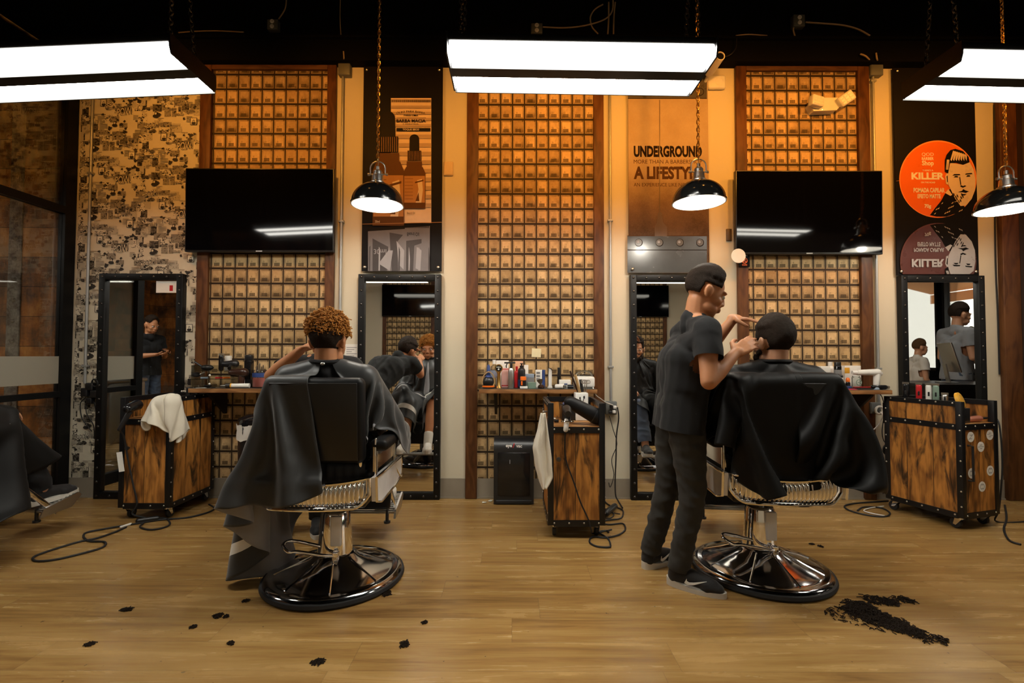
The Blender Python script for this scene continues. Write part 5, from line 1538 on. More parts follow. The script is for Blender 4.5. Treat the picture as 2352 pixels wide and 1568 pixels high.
# ------------------------------------------------------------------ cape draping: position based cloth on capsules and boxes
def drape(center, caps, boxes, spans, radius, nth=96, nr=38, steps=170, iters=10, floor=.004, seed=0, z0=None, neckr=.072, tilt=0.0, settle=.35, ripple=.06, shear=.35):
    """spans: (a0, a1) angles measured from the back (-y) turning to -x; radius(a) the length of the cloth"""
    a = np.linspace(spans[0], spans[1], nth)
    dirx, diry = -np.sin(a), -np.cos(a)
    r = neckr + (np.array([radius(t) for t in a])[:, None] - neckr) * np.linspace(0, 1, nr)[None, :]
    X = np.zeros((nth, nr, 3))
    X[..., 0] = dirx[:, None]*r; X[..., 1] = diry[:, None]*r
    rest = X.copy()
    cz = center[2] if z0 is None else z0
    X[..., 2] = cz + np.clip(.10 * (r - neckr), 0, .06) + tilt*X[..., 1]
    rs = np.random.RandomState(seed)
    X[..., 2] += rs.randn(nth, nr)*.002 + ripple*(r - neckr)*np.sin(11*a + 1.3*np.sin(3*a + seed))[:, None]
    X[..., 0] += center[0]; X[..., 1] += center[1]
    pin = X[:, 0].copy(); pin[:, 2] = cz
    Xp = X.copy()
    lr = np.linalg.norm(rest[:, 1:] - rest[:, :-1], axis=-1)
    def L(A, B): return np.linalg.norm(rest[A] - rest[B], axis=-1)
    cons = []
    def addc(sa, sb, st):
        cons.append((sa, sb, L(sa, sb)[..., None], st))
    sl = slice
    for o in (0, 1):
        na = (nth - o)//2*2 + o; ra = (nr - o)//2*2 + o
        addc((sl(o, na - 1, 2), sl(None)), (sl(o + 1, na, 2), sl(None)), 1.0)
        addc((sl(None), sl(o, ra - 1, 2)), (sl(None), sl(o + 1, ra, 2)), 1.0)
        m = (nth - o)//2*2 + o
        addc((sl(o, m - 1, 2), sl(0, nr - 1)), (sl(o + 1, m, 2), sl(1, nr)), shear)
        addc((sl(o, m - 1, 2), sl(1, nr)), (sl(o + 1, m, 2), sl(0, nr - 1)), shear)
    addc((sl(0, nth - 2), sl(None)), (sl(2, nth), sl(None)), .05)
    addc((sl(None), sl(0, nr - 2)), (sl(None), sl(2, nr)), .05)
    g = np.array([0, 0, -9.8]); dt = 1/75.
    for st in range(steps):
        v = (X - Xp) * .965
        Xp = X.copy()
        X = X + v + g*dt*dt
        for it in range(iters):
            for A, B, l0, k in cons:
                d = X[B] - X[A]; n = np.linalg.norm(d, axis=-1, keepdims=True) + 1e-9
                c = d * (.5*k*(n - l0)/n)
                X[A] += c; X[B] -= c
            X[:, 0] = pin
            if it == iters - 2:
                for k in range(1, nr):
                    d = X[:, k] - X[:, k-1]; n = np.linalg.norm(d, axis=-1, keepdims=True) + 1e-9; l0 = lr[:, k-1][:, None]*1.015
                    X[:, k] = np.where(n > l0, X[:, k-1] + d/n*l0, X[:, k])
            if it % 3 == 2 or it == iters - 1:
                hit = np.zeros((nth, nr), bool)
                for p0, p1, r0, r1 in caps:
                    p0 = np.array(p0); p1 = np.array(p1); e = p1 - p0
                    t = np.clip(((X - p0) @ e)/(e @ e + 1e-9), 0, 1)
                    q = X - (p0 + t[..., None]*e); dd = np.linalg.norm(q, axis=-1); R_ = r0 + (r1 - r0)*t + .008
                    m = dd < R_
                    X[m] += (q[m]/(dd[m][:, None] + 1e-9))*(R_[m] - dd[m])[:, None]; hit |= m
                for c, h, rr in boxes:
                    q = X - np.array(c); w = np.abs(q) - (np.array(h) - rr)
                    outd = np.linalg.norm(np.maximum(w, 0), axis=-1); inn = np.minimum(w.max(-1), 0)
                    sd = outd + inn - rr - .006; m = sd < 0
                    if m.any():
                        ww = w[m]; qq = q[m]; nn = np.maximum(ww, 0); ins = nn.sum(-1) == 0
                        ax = ww.argmax(-1); nn[ins] = 0; nn[np.where(ins)[0], ax[ins]] = 1
                        nn = nn/np.linalg.norm(nn, axis=-1, keepdims=True)*np.sign(qq + 1e-12)
                        X[m] -= nn*sd[m][:, None]; hit |= m
                m = X[..., 2] < floor
                X[..., 2][m] = floor; hit |= m
                Xp[hit] = X[hit] - (X[hit] - Xp[hit])*settle
    return X
def cape_mesh(name, X, mats, parent=None, stripe=None, thick=.003, sub=1):
    nth, nr = X.shape[:2]
    mb = MB()
    vs = X.reshape(-1, 3)
    fs = []; mi = []
    for i in range(nth - 1):
        for k in range(nr - 1):
            fs.append((i*nr + k, (i+1)*nr + k, (i+1)*nr + k + 1, i*nr + k + 1)); mi.append(1 if stripe and stripe(i/(nth-1), k/(nr-1)) else 0)
    me = bpy.data.meshes.new(name); me.from_pydata([tuple(v) for v in vs], [], fs)
    me.polygons.foreach_set('material_index', mi)
    o = link(name, me, mats, parent, smooth=180)
    sd = o.modifiers.new('s', 'SUBSURF'); sd.levels = sub; sd.render_levels = sub
    so = o.modifiers.new('t', 'SOLIDIFY'); so.thickness = thick; so.offset = 1
    return o
def seated(ch, rz, dx=0.0, tilt=0.0, headz=1.215, heady=-.10, leg_out=.11, s=1.0, elz=.80, lean=0.0):
    """joints of somebody sitting in the chair, in chair space"""
    j = dict(pelvis=V(0, -.07, .68), chest=V(dx*.6, -.125, .93), neck=V(dx, -.125, 1.085), head=V(dx + tilt, heady, headz),
             shl=V(-.185 + dx*.8, -.12, 1.03), shr=V(.185 + dx*.8, -.12, 1.03), ell=V(-.285, .03, elz), elr=V(.285, .03, elz), wrl=V(-.20, .25, elz - .01), wrr=V(.20, .25, elz - .01),
             hipl=V(-.095, -.04, .66), hipr=V(.095, -.04, .66), knl=V(-leg_out, .39, .66), knr=V(leg_out, .39, .66), anl=V(-leg_out, .555, .285), anr=V(leg_out, .555, .285), toel=V(-leg_out - .02, .70, .255), toer=V(leg_out + .02, .70, .255))
    Mx = Matrix.Translation(ch) @ Matrix.Rotation(rz, 4, 'Z')
    return {k: Mx @ v for k, v in j.items()}, Mx
def chair_caps(j, Mx, arms=True):
    T = lambda *p: tuple(Mx @ V(*p))
    w = [(tuple(j['shl']), tuple(j['shr']), .068, .068), (tuple(j['neck']), tuple(j['neck'] + V(0, 0, .06)), .062, .058), (tuple(j['shl']), tuple(j['neck']), .062, .058), (tuple(j['shr']), tuple(j['neck']), .062, .058),
         (tuple(j['pelvis']), tuple(j['chest']), .16, .16)]
    for q in 'lr':
        w += [(tuple(j['sh'+q]), tuple(j['el'+q]), .066, .055), (tuple(j['el'+q]), tuple(j['wr'+q]), .055, .042), (tuple(j['wr'+q]), tuple(j['wr'+q] + (j['kn'+q] - j['an'+q]).normalized()*.0 + (j['wr'+q] - j['el'+q]).normalized()*.10), .045, .04),
              (tuple(j['hip'+q]), tuple(j['kn'+q]), .10, .078), (tuple(j['kn'+q]), tuple(j['an'+q]), .075, .055)]
    for s in (-1, 1): w.append((T(s*.285, -.25, .725), T(s*.285, .24, .725), .048, .048))
    return w
# ------------------------------------------------------------------ the first customer, orange curls, grey cape
RZ1, RZ2, RZ0 = math.radians(1), math.radians(-5), math.radians(-12)
j1, M1 = seated(CH1, RZ1, dx=-.012, headz=1.215, heady=-.105)
j1['ell'] = M1 @ V(-.265, .05, .80)
d3 = lambda Mx, v: (Mx.to_3x3() @ Vector(v)).normalized()
c1, R1, PH1 = person('person with bleached orange curls seated in the left barber chair', j1, M['skin1'], d3(M1, (.03, 1, -.10)),
                     d3(M1, (0, .08, 1)), {'l': (d3(M1, (.35, 1, -.1)), V(0, 0, -1), -1, .4), 'r': (d3(M1, (-.35, 1, -.1)), V(0, 0, -1), 1, .4)}, foot=False)
shirt(c1, j1, M['tee']); trousers(c1, j1, M['shorts'], to=0)
hair_cap('faded_hair', PH1, R1, M['hair_dark'], c1, low=-.052, grow=.0, back=-.006, seed=3)
def curls(o, PH, seed=4):
    mb = MB(); rg = random.Random(seed)
    for k in range(1500):
        zz = 1 - 2*(k + .5)/1500; a = k*2.39996
        d = V(math.sqrt(1 - zz*zz)*math.cos(a), math.sqrt(1 - zz*zz)*math.sin(a), zz)
        if d.z < -.10 or (d.y > .75 and d.z < .35): continue
        g_ = .012 + .020*max(0, d.z)
        p = V(d.x*(.083 + g_), -.012 + d.y*(.098 + g_), .042 + d.z*(.086 + g_))
        p += V(rg.uniform(-1, 1), rg.uniform(-1, 1), rg.uniform(-1, 1))*.009
        c = PH(*p); ax = V(rg.uniform(-1, 1), rg.uniform(-1, 1), rg.uniform(-1, 1)).normalized(); q = ax.to_track_quat('Z', 'Y').to_matrix()
        R_ = rg.uniform(.0045, .0085)
        mb.tube([c + q @ V(R_*math.cos(t), R_*math.sin(t), .003*t) for t in np.linspace(0, 5.2, 7)], rg.uniform(.0018, .0034), 4)
    m2 = MB()
    for (cx, cy, cz), rad in (((0, -.012, .055), (.092, .106, .088)),): m2.ell(PH(cx, cy, cz), rad, 0, R1, 32, 20)
    m2.v = [v for v in m2.v]
    b = MB(); b.v = mb.v; b.f = mb.f; b.m = mb.m
    o2 = part('curly_hair', b, M['hair_orange'], o, 'bleached orange curls', smooth=180)
    return o2
curls(c1, PH1)
m2 = MB(); m2.ell(PH1(0, -.016, .062), (.086, .099, .080), 0, R1, 36, 24)
part('hair_mass', m2, M['hair_orange'], c1, smooth=180)
for q in 'lr':
    A_, T_ = j1['an'+q], j1['toe'+q]
    mb = MB(); dn = (j1['an'+q] - j1['kn'+q]).normalized()
    mb.cap(A_ - dn*.10, A_ + dn*.005, .046, .042); mb.cap(A_, A_ + dn*.04, .042, .040); part('sock', mb, M['sock'], c1)
    d_ = (T_ - A_); d_.z = 0; d_.normalize()
    hl = A_ - d_*.075; hl.z = A_.z - .085; tl = hl + d_*.27; tl.z = hl.z + .030
    shoe('shoe', hl, tl, c1).data.materials[0] = M['whitetee']
caps1 = chair_caps(j1, M1)
T1 = lambda *p: tuple(M1 @ V(*p))
box1 = [(T1(0, -.275, .845), (.232, .05, .205), .03), (T1(0, -.30, .52), (.27, .07, .075), .02)]
def rad1(a):
    t = a % (2*PI)
    # length of the cloth by direction: back-left, left, front, right
    ks = [(0, .74), (.55, .86), (1.15, 1.0), (1.75, 1.34), (2.4, 1.12), (3.14, .98), (4.0, .86), (4.6, .58), (5.3, .54), (6.3, .5)]
    for (a0, r0), (a1, r1) in zip(ks, ks[1:]):
        if a0 <= t <= a1: return r0 + (r1 - r0)*(t - a0)/(a1 - a0)
    return .7
nk = j1['neck'] + V(0, .005, .028)
X1 = drape(nk, caps1, box1, (.10, 2*PI - .72), rad1, nth=112, nr=44, steps=190, iters=10, seed=6, ripple=.03, shear=.08)
o = cape_mesh('barber_cape', X1, [M['cape'], M['piping'], M['capein']], None, stripe=lambda u, v: (.26 < u < .72 and (.84 < v < .89 or .50 < v < .545)))
o.modifiers['t'].material_offset = 2; o.modifiers['t'].offset = -1
tag(o, 'charcoal grey cape spread over the left barber chair, trailing to the floor', 'cape')
mb = MB(); mb.tube([nk + V(.074*math.cos(t), .074*math.sin(t), .004 + .010*math.sin(t*2 + 1)*.3) for t in np.linspace(0, 2*PI, 40)[:-1]], .012, 8, closed=True); part('neck_band', mb, M['tee'], o)
mb = MB(); mb.ell(nk + V(.010, -.083, -.006), (.012, .006, .008)); part('snap', mb, M['bolt'], o)

# ------------------------------------------------------------------ the second customer, dark hair and beard, black cape
j2, M2 = seated(CH2, RZ2, dx=.035, headz=1.215, heady=-.11, elz=.83)
for q, s_ in (('l', -1), ('r', 1)):
    j2['el'+q] = M2 @ V(s_*.335, -.02, .81)
c2, R2, PH2 = person('person with short dark hair and beard seated in the right barber chair', j2, M['skin2'], d3(M2, (-.30, 1, -.06)),
                     d3(M2, (0, .05, 1)), {'l': (d3(M2, (.35, 1, -.1)), V(0, 0, -1), -1, .4), 'r': (d3(M2, (-.35, 1, -.1)), V(0, 0, -1), 1, .4)}, foot=False)
shirt(c2, j2, M['tee']); trousers(c2, j2, M['jeans'], to=.9)
hair_cap('hair', PH2, R2, M['hair_dark'], c2, low=-.040, grow=.0, top=.022, back=-.010, seed=5)
mb = MB()
for a, b, c, r in ((.052, .055, -.070, .024), (-.052, .055, -.070, .024), (.034, .078, -.096, .024), (-.034, .078, -.096, .024), (0, .088, -.104, .026), (0, .080, -.125, .020), (.062, .028, -.045, .016), (-.062, .028, -.045, .016), (.067, .016, -.012, .010), (-.067, .016, -.012, .010), (.026, .094, -.044, .009), (-.026, .094, -.044, .009)): mb.ell(PH2(a, b, c), r)
part('beard', remesh(mb, .006, 3, 'beard'), M['hair_dark'], c2, smooth=180)
for q in 'lr':
    A_, T_ = j2['an'+q], j2['toe'+q]; d_ = (T_ - A_); d_.z = 0; d_.normalize()
    hl = A_ - d_*.075; hl.z = A_.z - .085; tl = hl + d_*.27; tl.z = hl.z + .030
    shoe('shoe', hl, tl, c2)
caps2 = chair_caps(j2, M2); T2_ = lambda *p: tuple(M2 @ V(*p))
caps2 += [(tuple(j2['neck'] + V(0, -.03, -.02)), tuple(M2 @ V(.02, -.29, 1.03)), .05, .03), (T2_(-.23, -.275, 1.02), T2_(.23, -.275, 1.02), .045, .045)]
box2 = [(T2_(0, -.275, .845), (.245, .055, .205), .03)]
def rad2(a):
    t = abs((a + PI) % (2*PI) - PI)               # 0 at the back
    if .85 < a % (2*PI) < 2.5: return .70
    if t < .80: return min(.745/max(.2, math.cos(t)), .87)
    if t < 1.5: return .87 + (.74 - .87)*(t - .80)/.7
    return .74 + .26*min(1, (t - 1.5)/1.0)
nk = j2['neck'] + V(0, .005, .034)
X2 = drape(nk, caps2, box2, (.015, 2*PI - .015), rad2, nth=120, nr=42, steps=150, iters=10, seed=2)
o = cape_mesh('barber_cape', X2, [M['capeblk']], None)
o.modifiers['t'].offset = -1
tag(o, 'black cape covering the right barber chair back, closed down the middle', 'cape')
mb = MB(); mb.tube([nk + V(.073*math.cos(t), .073*math.sin(t), .004) for t in np.linspace(0, 2*PI, 40)[:-1]], .011, 8, closed=True); part('neck_band', mb, M['capeblk'], o)

# ------------------------------------------------------------------ customer at the left edge, all but the cape out of the frame
j0, M0 = seated(CH0, RZ0, elz=.83)
c0, R0, PH0 = person('person under a black cape in the chair cut off by the left edge', j0, M['skin2'], d3(M0, (0, 1, -.05)), (0, 0, 1),
                     {'l': (d3(M0, (.35, 1, -.1)), V(0, 0, -1), -1, .4), 'r': (d3(M0, (-.35, 1, -.1)), V(0, 0, -1), 1, .4)}, foot=False)
shirt(c0, j0, M['tee']); trousers(c0, j0, M['tee'], to=.95); hair_cap('hair', PH0, R0, M['hair_brown'], c0, low=-.03, grow=.006, top=.02)
for q in 'lr':
    A_, T_ = j0['an'+q], j0['toe'+q]; d_ = (T_ - A_); d_.z = 0; d_.normalize()
    hl = A_ - d_*.075; hl.z = A_.z - .085; tl = hl + d_*.27; tl.z = hl.z + .030
    shoe('shoe', hl, tl, c0)
nk = j0['neck'] + V(0, .005, .03)
caps0 = chair_caps(j0, M0)
X0 = drape(nk, caps0, [(tuple(M0 @ V(0, -.275, .845)), (.24, .05, .205), .03)], (.02, 2*PI - .02), lambda a: 1.15 if 2.2 < (a % (2*PI)) < 5.6 else .95, nth=84, nr=38, steps=130, iters=9, seed=3)
o = cape_mesh('barber_cape', X0, [M['capeblk']], None); o.modifiers['t'].offset = -1
tag(o, 'black cape hanging over the lap of the customer at the left edge', 'cape')

# ------------------------------------------------------------------ barber beside the second chair
def stand(P, C, N, Hd, shl, shr, ell, elr, wrl, wrr, hl, hr, kl, kr, al, ar):
    d = dict(pelvis=P, chest=C, neck=N, head=Hd, shl=shl, shr=shr, ell=ell, elr=elr, wrl=wrl, wrr=wrr, hipl=hl, hipr=hr, knl=kl, knr=kr, anl=al, anr=ar)
    return {k: Vector(v) for k, v in d.items()}
hR, tR = F(1534, 1338), F(1668, 1374); hL, tL = F(1478, 1306), F(1549, 1284)
dR = (tR - hR).normalized(); dL = (tL - hL).normalized()
aR = hR + dR*.055 + V(0, 0, .085); aL = hL + dL*.055 + V(0, 0, .085)
jb = stand((.875, -1.42, .87), (.905, -1.42, 1.12), (.955, -1.42, 1.335), (1.01, -1.43, 1.475), (.955, -1.23, 1.275), (.945, -1.61, 1.275), (1.10, -1.17, 1.16), (.915, -1.70, 1.03), (1.245, -1.235, 1.36), (1.085, -1.595, 1.16),
           (.872, -1.335, .84), (.872, -1.505, .84), (.84, -1.33, .46), (.90, -1.53, .46), aL, aR)
b2, Rb, PHb = person('barber in black tee and grey trousers standing left of the right barber chair', jb, M['skin1'], (.92, -.03, -.38), (.38, 0, .92),
                     {'r': (V(.82, .25, .50), V(.3, .75, -.35), 1, .30), 'l': (V(.62, -.62, -.10), V(.2, -.2, -.9), -1, .30)}, foot=False)
shirt(b2, jb, M['tee'], hem=.10); trousers(b2, jb, M['pants'], to=1.0, wide=.86)
hair_cap('hair', PHb, Rb, M['hair_dark'], b2, low=-.02, grow=.005, top=.016, seed=8)
shoe('shoe', hR, tR, b2, swoosh=1)
shoe('shoe', hL, tL, b2, swoosh=1)

# ------------------------------------------------------------------ barber bending behind the first customer
fb = Vector((.45, -.85, -.32)).normalized()
jf = stand((-1.32, -.66, .86), (-1.22, -.84, 1.02), (-1.14, -.99, 1.125), (-1.075, -1.10, 1.185), (-.99, -.925, 1.075), (-1.305, -1.075, 1.085), (-.93, -1.06, .95), (-1.385, -1.16, 1.03), (-.97, -1.22, 1.10), (-1.165, -1.31, 1.165),
           (-1.27, -.70, .83), (-1.43, -.74, .83), (-1.27, -.80, .45), (-1.46, -.86, .45), (-1.28, -.70, .085), (-1.48, -.74, .085))
b1, Rf, PHf = person('barber in black bending over the orange-haired customer, forearm raised beside the curls', jf, M['skin1'], fb, (.25, -.25, .9),
                     {'r': (V(.75, -.45, .42), V(.4, .1, -.8), 1, .35), 'l': (V(.1, -.8, .35), V(-.5, -.2, -.7), -1, .35)}, foot=False)
shirt(b1, jf, M['tee'], hem=.10); trousers(b1, jf, M['pants'], to=1.0)
hair_cap('hair', PHf, Rf, M['hair_dark'], b1, low=-.03, grow=.008, top=.02, seed=9)
for q in 'lr':
    A_ = jf['an'+q]; h_ = A_ - V(.03, -.05, .085); h_.z = 0; t_ = h_ + V(.10, -.25, 0); shoe('shoe', h_, t_, b1)

# ------------------------------------------------------------------ people reflected in the mirrors
def upright(x, y, h, f, elb=None, hands=None, low=0.0, arms='down'):
    """a standing pose of height h facing f"""
    f = Vector((f[0], f[1], 0)).normalized(); r = V(f.y, -f.x, 0); k = h/1.75; B = V(x, y, 0)
    q = lambda a, b, c: B + r*a*k + f*b*k + V(0, 0, c*k)
    j = dict(pelvis=q(0, 0, .95), chest=q(0, .0, 1.24), neck=q(0, .01, 1.46), head=q(0, .05, 1.615), shl=q(-.19, 0, 1.41), shr=q(.19, 0, 1.41), ell=q(-.24, .0, 1.12), elr=q(.24, .0, 1.12), wrl=q(-.23, .10, .87), wrr=q(.23, .10, .87),
             hipl=q(-.09, 0, .92), hipr=q(.09, 0, .92), knl=q(-.10, .02, .50), knr=q(.10, .02, .50), anl=q(-.11, 0, .085), anr=q(.11, 0, .085))
    if arms == 'front':
        j['ell'] = q(-.23, .04, 1.14); j['elr'] = q(.23, .04, 1.14); j['wrl'] = q(-.07, .24, 1.17); j['wrr'] = q(.07, .24, 1.17)
    if arms == 'reach':
        j['wrl'] = q(-.14, .27, 1.06); j['wrr'] = q(.16, .27, 1.06)
    return j, f, r, q, k
def standing(label, x, y, h, f, tee, hair, pants, sk, arms, top=.02):
    j, f, r, q, k = upright(x, y, h, f, arms=arms)
    hd = (V(r.x*.7 + f.x*.6, r.y*.7 + f.y*.6, .05), V(r.x*.0 + f.x*.2, f.y*.2, .9), -1, .5) if arms == 'front' else (f*.3 + V(0, 0, -1) if arms == 'down' else f*1.0, -r if arms == 'down' else V(0, 0, -1), 1, .4)
    hl = (V(-r.x*.0 + r.x*.5 + f.x*.7, r.y*.5 + f.y*.7, .05), V(0, 0, .9), -1, .5) if arms == 'front' else (hd[0], r if arms == 'down' else V(0, 0, -1), -1, .4)
    if arms == 'front': hd = (V(-r.x*.5 + f.x*.7, -r.y*.5 + f.y*.7, .05), V(0, 0, .9), 1, .5)
    o, R_, PH = person(label, j, sk, (f.x, f.y, -.35 if arms == 'front' else -.08), (0, 0, 1), {'l': hl, 'r': hd}, s=k, foot=False, voxel=.008)
    shirt(o, j, tee, s=k, hem=.09); trousers(o, j, pants, s=k, to=1.0)
    hair_cap('hair', PH, R_, hair, o, s=k, low=-.01, grow=.008, top=top)
    for s_ in 'lr':
        h_ = j['an'+s_] - f*.06*k; h_.z = 0; shoe('shoe', h_, h_ + f*.27*k, o, s=k)
    return o, q
standing('person in a grey tee standing before the shop window, in the right mirror', 5.40, -2.02, 1.78, (.9, .1), M['greytee'], M['hair_dark'], M['jeans'], M['skin2'], 'reach', .03)
standing('boy in a white tee at the counter, in the right mirror', 5.36, -2.55, 1.36, (.9, .2), M['whitetee'], M['hair_brown'], M['jeans'], M['skin2'], 'down', .03)
pm, q = standing('person in black looking at a phone beyond the partition, in the left mirror', -5.45, -3.4, 1.72, (.9, .25), M['tee'], M['hair_dark'], M['jeans'], M['skin1'], 'front')
ph = q(0, .335, 1.205)
mb = MB(); mb.box((0, 0, 0), (.075, .15, .009), 0, Matrix.Rotation(.3, 3, 'Z') @ Matrix.Rotation(.5, 3, 'X'), .003)
solo('mobile_phone', mb, M['blackgl'], 'black mobile phone held by the person beyond the partition', 'phone', ph)
fixture(-5.9, -4.7, -2.0, 2.6, 0, 'fluorescent ceiling light added to brighten the room beyond the partition')  # added lamp that brightens the rusty wall beyond the glass
# ------------------------------------------------------------------ goods on the shelves
def obj1(name, label, cat, loc, parts, group=None, rz=0.0, rot=None):
    if len(parts) == 1:
        o = solo(name, parts[0][1], parts[0][2], label, cat, loc, rz, group)
        if rot: o.rotation_euler = rot
        return o
    t = thing(name, label, cat, loc, rz, group, rot)
    for p in parts: part(p[0], p[1], p[2], t)
    return t
def at(px, y, z=None): return Vector((W(px, 850, y).x, y, SZ if z is None else z))
def LA(prof, n=24, **k): m = MB(); m.lathe(prof, n=n, **k); return m
def BX(w, d, h, z=0.0, b=.003, x=0.0, y=0.0): m = MB(); m.box((x, y, z + h/2), (w, d, h), 0, None, b); return m
def TB_(pts, r, n=8): m = MB(); m.tube(pts, r, n); return m
def bottle_parts(r, h, mat, cap, capmat, label=None, lab=(.25, .65), shoulder=.72):
    hs = h*shoulder
    P = [('body', LA([(r*.9, 0), (r, .004), (r, hs), (r*.85, hs + r*.35), (r*.38, hs + r*.75), (r*.36, h*.86)]), mat)]
    P.append(('cap', LA([(r*.46, h*.85), (r*.46, h), (.0001, h)]) if cap == 'screw' else LA([(r*.5, h*.84), (r*.5, h*.9), (r*.2, h*.91), (r*.2, h*.97), (r*.42, h*.97), (r*.42, h), (.0001, h)]), capmat))
    if label: P.append(('label', LA([(r + .0006, h*lab[0]), (r + .0006, h*lab[1])], close=False), label))
    return P
def can_parts(r, h, mat, lid, f=.82): return [('body', LA([(r*.94, 0), (r, .004), (r, h*f - .004), (r*.9, h*f)]), mat), ('lid', LA([(r*.92, h*f - .002), (r*.92, h - .004), (r*.86, h), (.0001, h)]), lid)]
def jar_parts(r, h, mat, lid, f=.62): return [('body', LA([(r*.94, 0), (r, .004), (r, h*f)]), mat), ('lid', LA([(r*1.04, h*f), (r*1.04, h - .003), (r, h), (.0001, h)]), lid)]
lilac = plain('lilac_bottle_plastic', (.28, .31, .40), .35); water = M['acrylic']
GB = 'grooming goods on the middle shelf'
# middle shelf, left to right
p = [('body', None, None)]
m = MB(); m.ell((0, 0, .048), (.046, .042, .046)); m.lathe([(.044, .0), (.046, .012), (.044, .02)], n=28)
m2 = LA([(.047, .010), (.0475, .016), (.047, .022)], close=False); m3 = LA([(.030, .085), (.016, .10), (.013, .165), (.006, .18), (.0001, .18)])
m4 = MB(); m4.tube(smoothpath([(-.045, -.01, .03), (-.038, -.02, .09), (0, -.025, .125), (.036, -.02, .10), (.044, -.01, .05), (.038, -.02, .02)], 6), .0042, 8)
obj1('shaver_brush', 'black rounded brush with blue tip and orange cord, left end of the middle shelf', 'brush', at(1122, -.25), [('body', m, M['blackpl']), ('band', m2, M['orange']), ('tip', m3, M['blue']), ('cord', m4, M['combwood'])], GB)
obj1('water_bottle', 'clear bottle with a blue label behind the brass trimmer', 'bottle', at(1135, -.13), bottle_parts(.028, .215, M['acrylic'], 'screw', M['whitepl'], lilac, (.35, .62)), GB)
m = LA([(.022, 0), (.022, .006), (.013, .02), (.012, .11), (.018, .125)]); m2 = MB(); m2.lathe([(.028, -.012), (.031, -.006), (.031, .010), (.027, .014)], (0, 0, .152), (0, -1, 0), 28)
m3 = MB(); m3.lathe([(.0001, .0155), (.024, .0155), (.024, .012)], (0, 0, .152), (0, -1, 0), 24); m4 = MB()
for k in range(3): m4.dome(((k-1)*.012, -.0155, .160), (0, -1, 0), .0045, .003)
m4.dome((0, -.0155, .144), (0, -1, 0), .007, .003)
obj1('massage_tool', 'brass handled tool with a round black dial, near the left end of the middle shelf', 'tool', at(1145.5, -.24), [('handle', m, M['gold']), ('head', m2, M['gold']), ('dial', m3, M['blackgl']), ('studs', m4, M['piping'])], GB)
obj1('carton', 'white carton leaning at the back of the middle shelf, left side', 'box', at(1154, -.06), [('carton', BX(.10, .03, .21), M['paper'])], GB)
obj1('packet', 'pink packet with red bands, left of the silver spray bottle', 'packet', at(1163, -.15), [('packet', BX(.075, .04, .15), M['pinkbox']), ('top_band', BX(.0755, .0405, .010, .138), M['red']), ('bottom_band', BX(.0755, .0405, .012, .01), M['red'])], GB)
sp = MB(); sp.box((0, 0, .172), (.018, .03, .04), 0, None, .004); sp.box((-.01, 0, .194), (.085, .016, .012), 0, None, .004); sp.tube([(-.03, 0, .19), (-.038, 0, .17), (-.036, 0, .155)], .004)
obj1('spray_bottle', 'silver spray bottle with a black trigger on the middle shelf', 'bottle', at(1174, -.25), [('body', LA([(.022, 0), (.023, .004), (.023, .13), (.018, .15), (.012, .157), (.012, .165)]), M['brushed']), ('trigger', sp, M['blackpl'])], GB)
obj1('shampoo_bottle', 'red bottle between the silver spray and the black pump bottle', 'bottle', at(1187, -.16), bottle_parts(.020, .165, M['red'], 'screw', M['red']), GB)
obj1('card', 'peach card standing behind the black pump bottle', 'card', at(1192, -.07), [('card', BX(.065, .004, .205, b=.001), M['peach'])], GB)
obj1('pump_bottle', 'black pump bottle with a dark blue label on the middle shelf', 'bottle', at(1198, -.2), bottle_parts(.029, .190, M['blackpl'], 'pump', M['blackpl'], M['blue'], (.06, .34)), GB)
obj1('leaflet', 'white leaflet right of the peach card', 'leaflet', at(1208.5, -.06), [('leaflet', BX(.035, .003, .175, b=.001), M['paper'])], GB)
obj1('pomade_jar', 'orange lidded jar on a small white box', 'jar', at(1202, -.265, SZ + .018), jar_parts(.022, .072, M['blackpl'], M['orange'], .62) + [('label', BX(.012, .002, .03, .008, .0005, -.012, -.0225), M['orange'])], GB)
obj1('soap_box', 'small white box under the orange lidded jar', 'box', at(1203, -.262), [('box', BX(.058, .045, .017), M['whitepl'])], GB)
obj1('carton', 'grey box under the pale blue box, middle of the shelf', 'box', at(1217, -.13), [('carton', BX(.07, .06, .075), M['greypl'])], GB)
obj1('carton', 'pale blue box on top of a grey box', 'box', at(1216, -.13, SZ + .0755), [('carton', BX(.072, .058, .03), M['ltblue'])], GB)
obj1('pomade_tin', 'sage green tin left of the neck duster', 'tin', at(1221, -.25), [('body', LA([(.033, 0), (.034, .003), (.034, .026)]), M['green']), ('lid', LA([(.0355, .026), (.0355, .045), (.033, .047), (.0001, .047)]), M['green'])], GB)
m4 = MB()
for k in range(3): m4.bx(-.018, .010, -.0262, -.025, .088 + k*.024 - .03, .104 + k*.024 - .03)
obj1('carton', 'white and navy box printed with three pictures, middle shelf', 'box', at(1238, -.14, SZ), [('carton', BX(.052, .05, .138), M['paper']), ('navy_side', BX(.022, .051, .138, x=.037), M['blue']), ('pictures', m4, M['greypl'])], GB, math.radians(-8))
m = MB(); rg = random.Random(6)
for k in range(150):
    a, b = rg.uniform(0, 2*PI), rg.uniform(0, .9); d = V(math.cos(a)*b*.75 - .35, math.sin(a)*b*.5, 1).normalized()
    m.tube([V(0, 0, .022) + d*.0, V(0, 0, .022) + d*.05], .0014, 4)
obj1('neck_brush', 'brown bristled neck brush with a dark base on the middle shelf', 'brush', at(1243, -.25), [('bristles', m, M['brush']), ('base', LA([(.020, 0), (.026, .006), (.026, .016), (.016, .028)]), M['brownpl'])], GB)
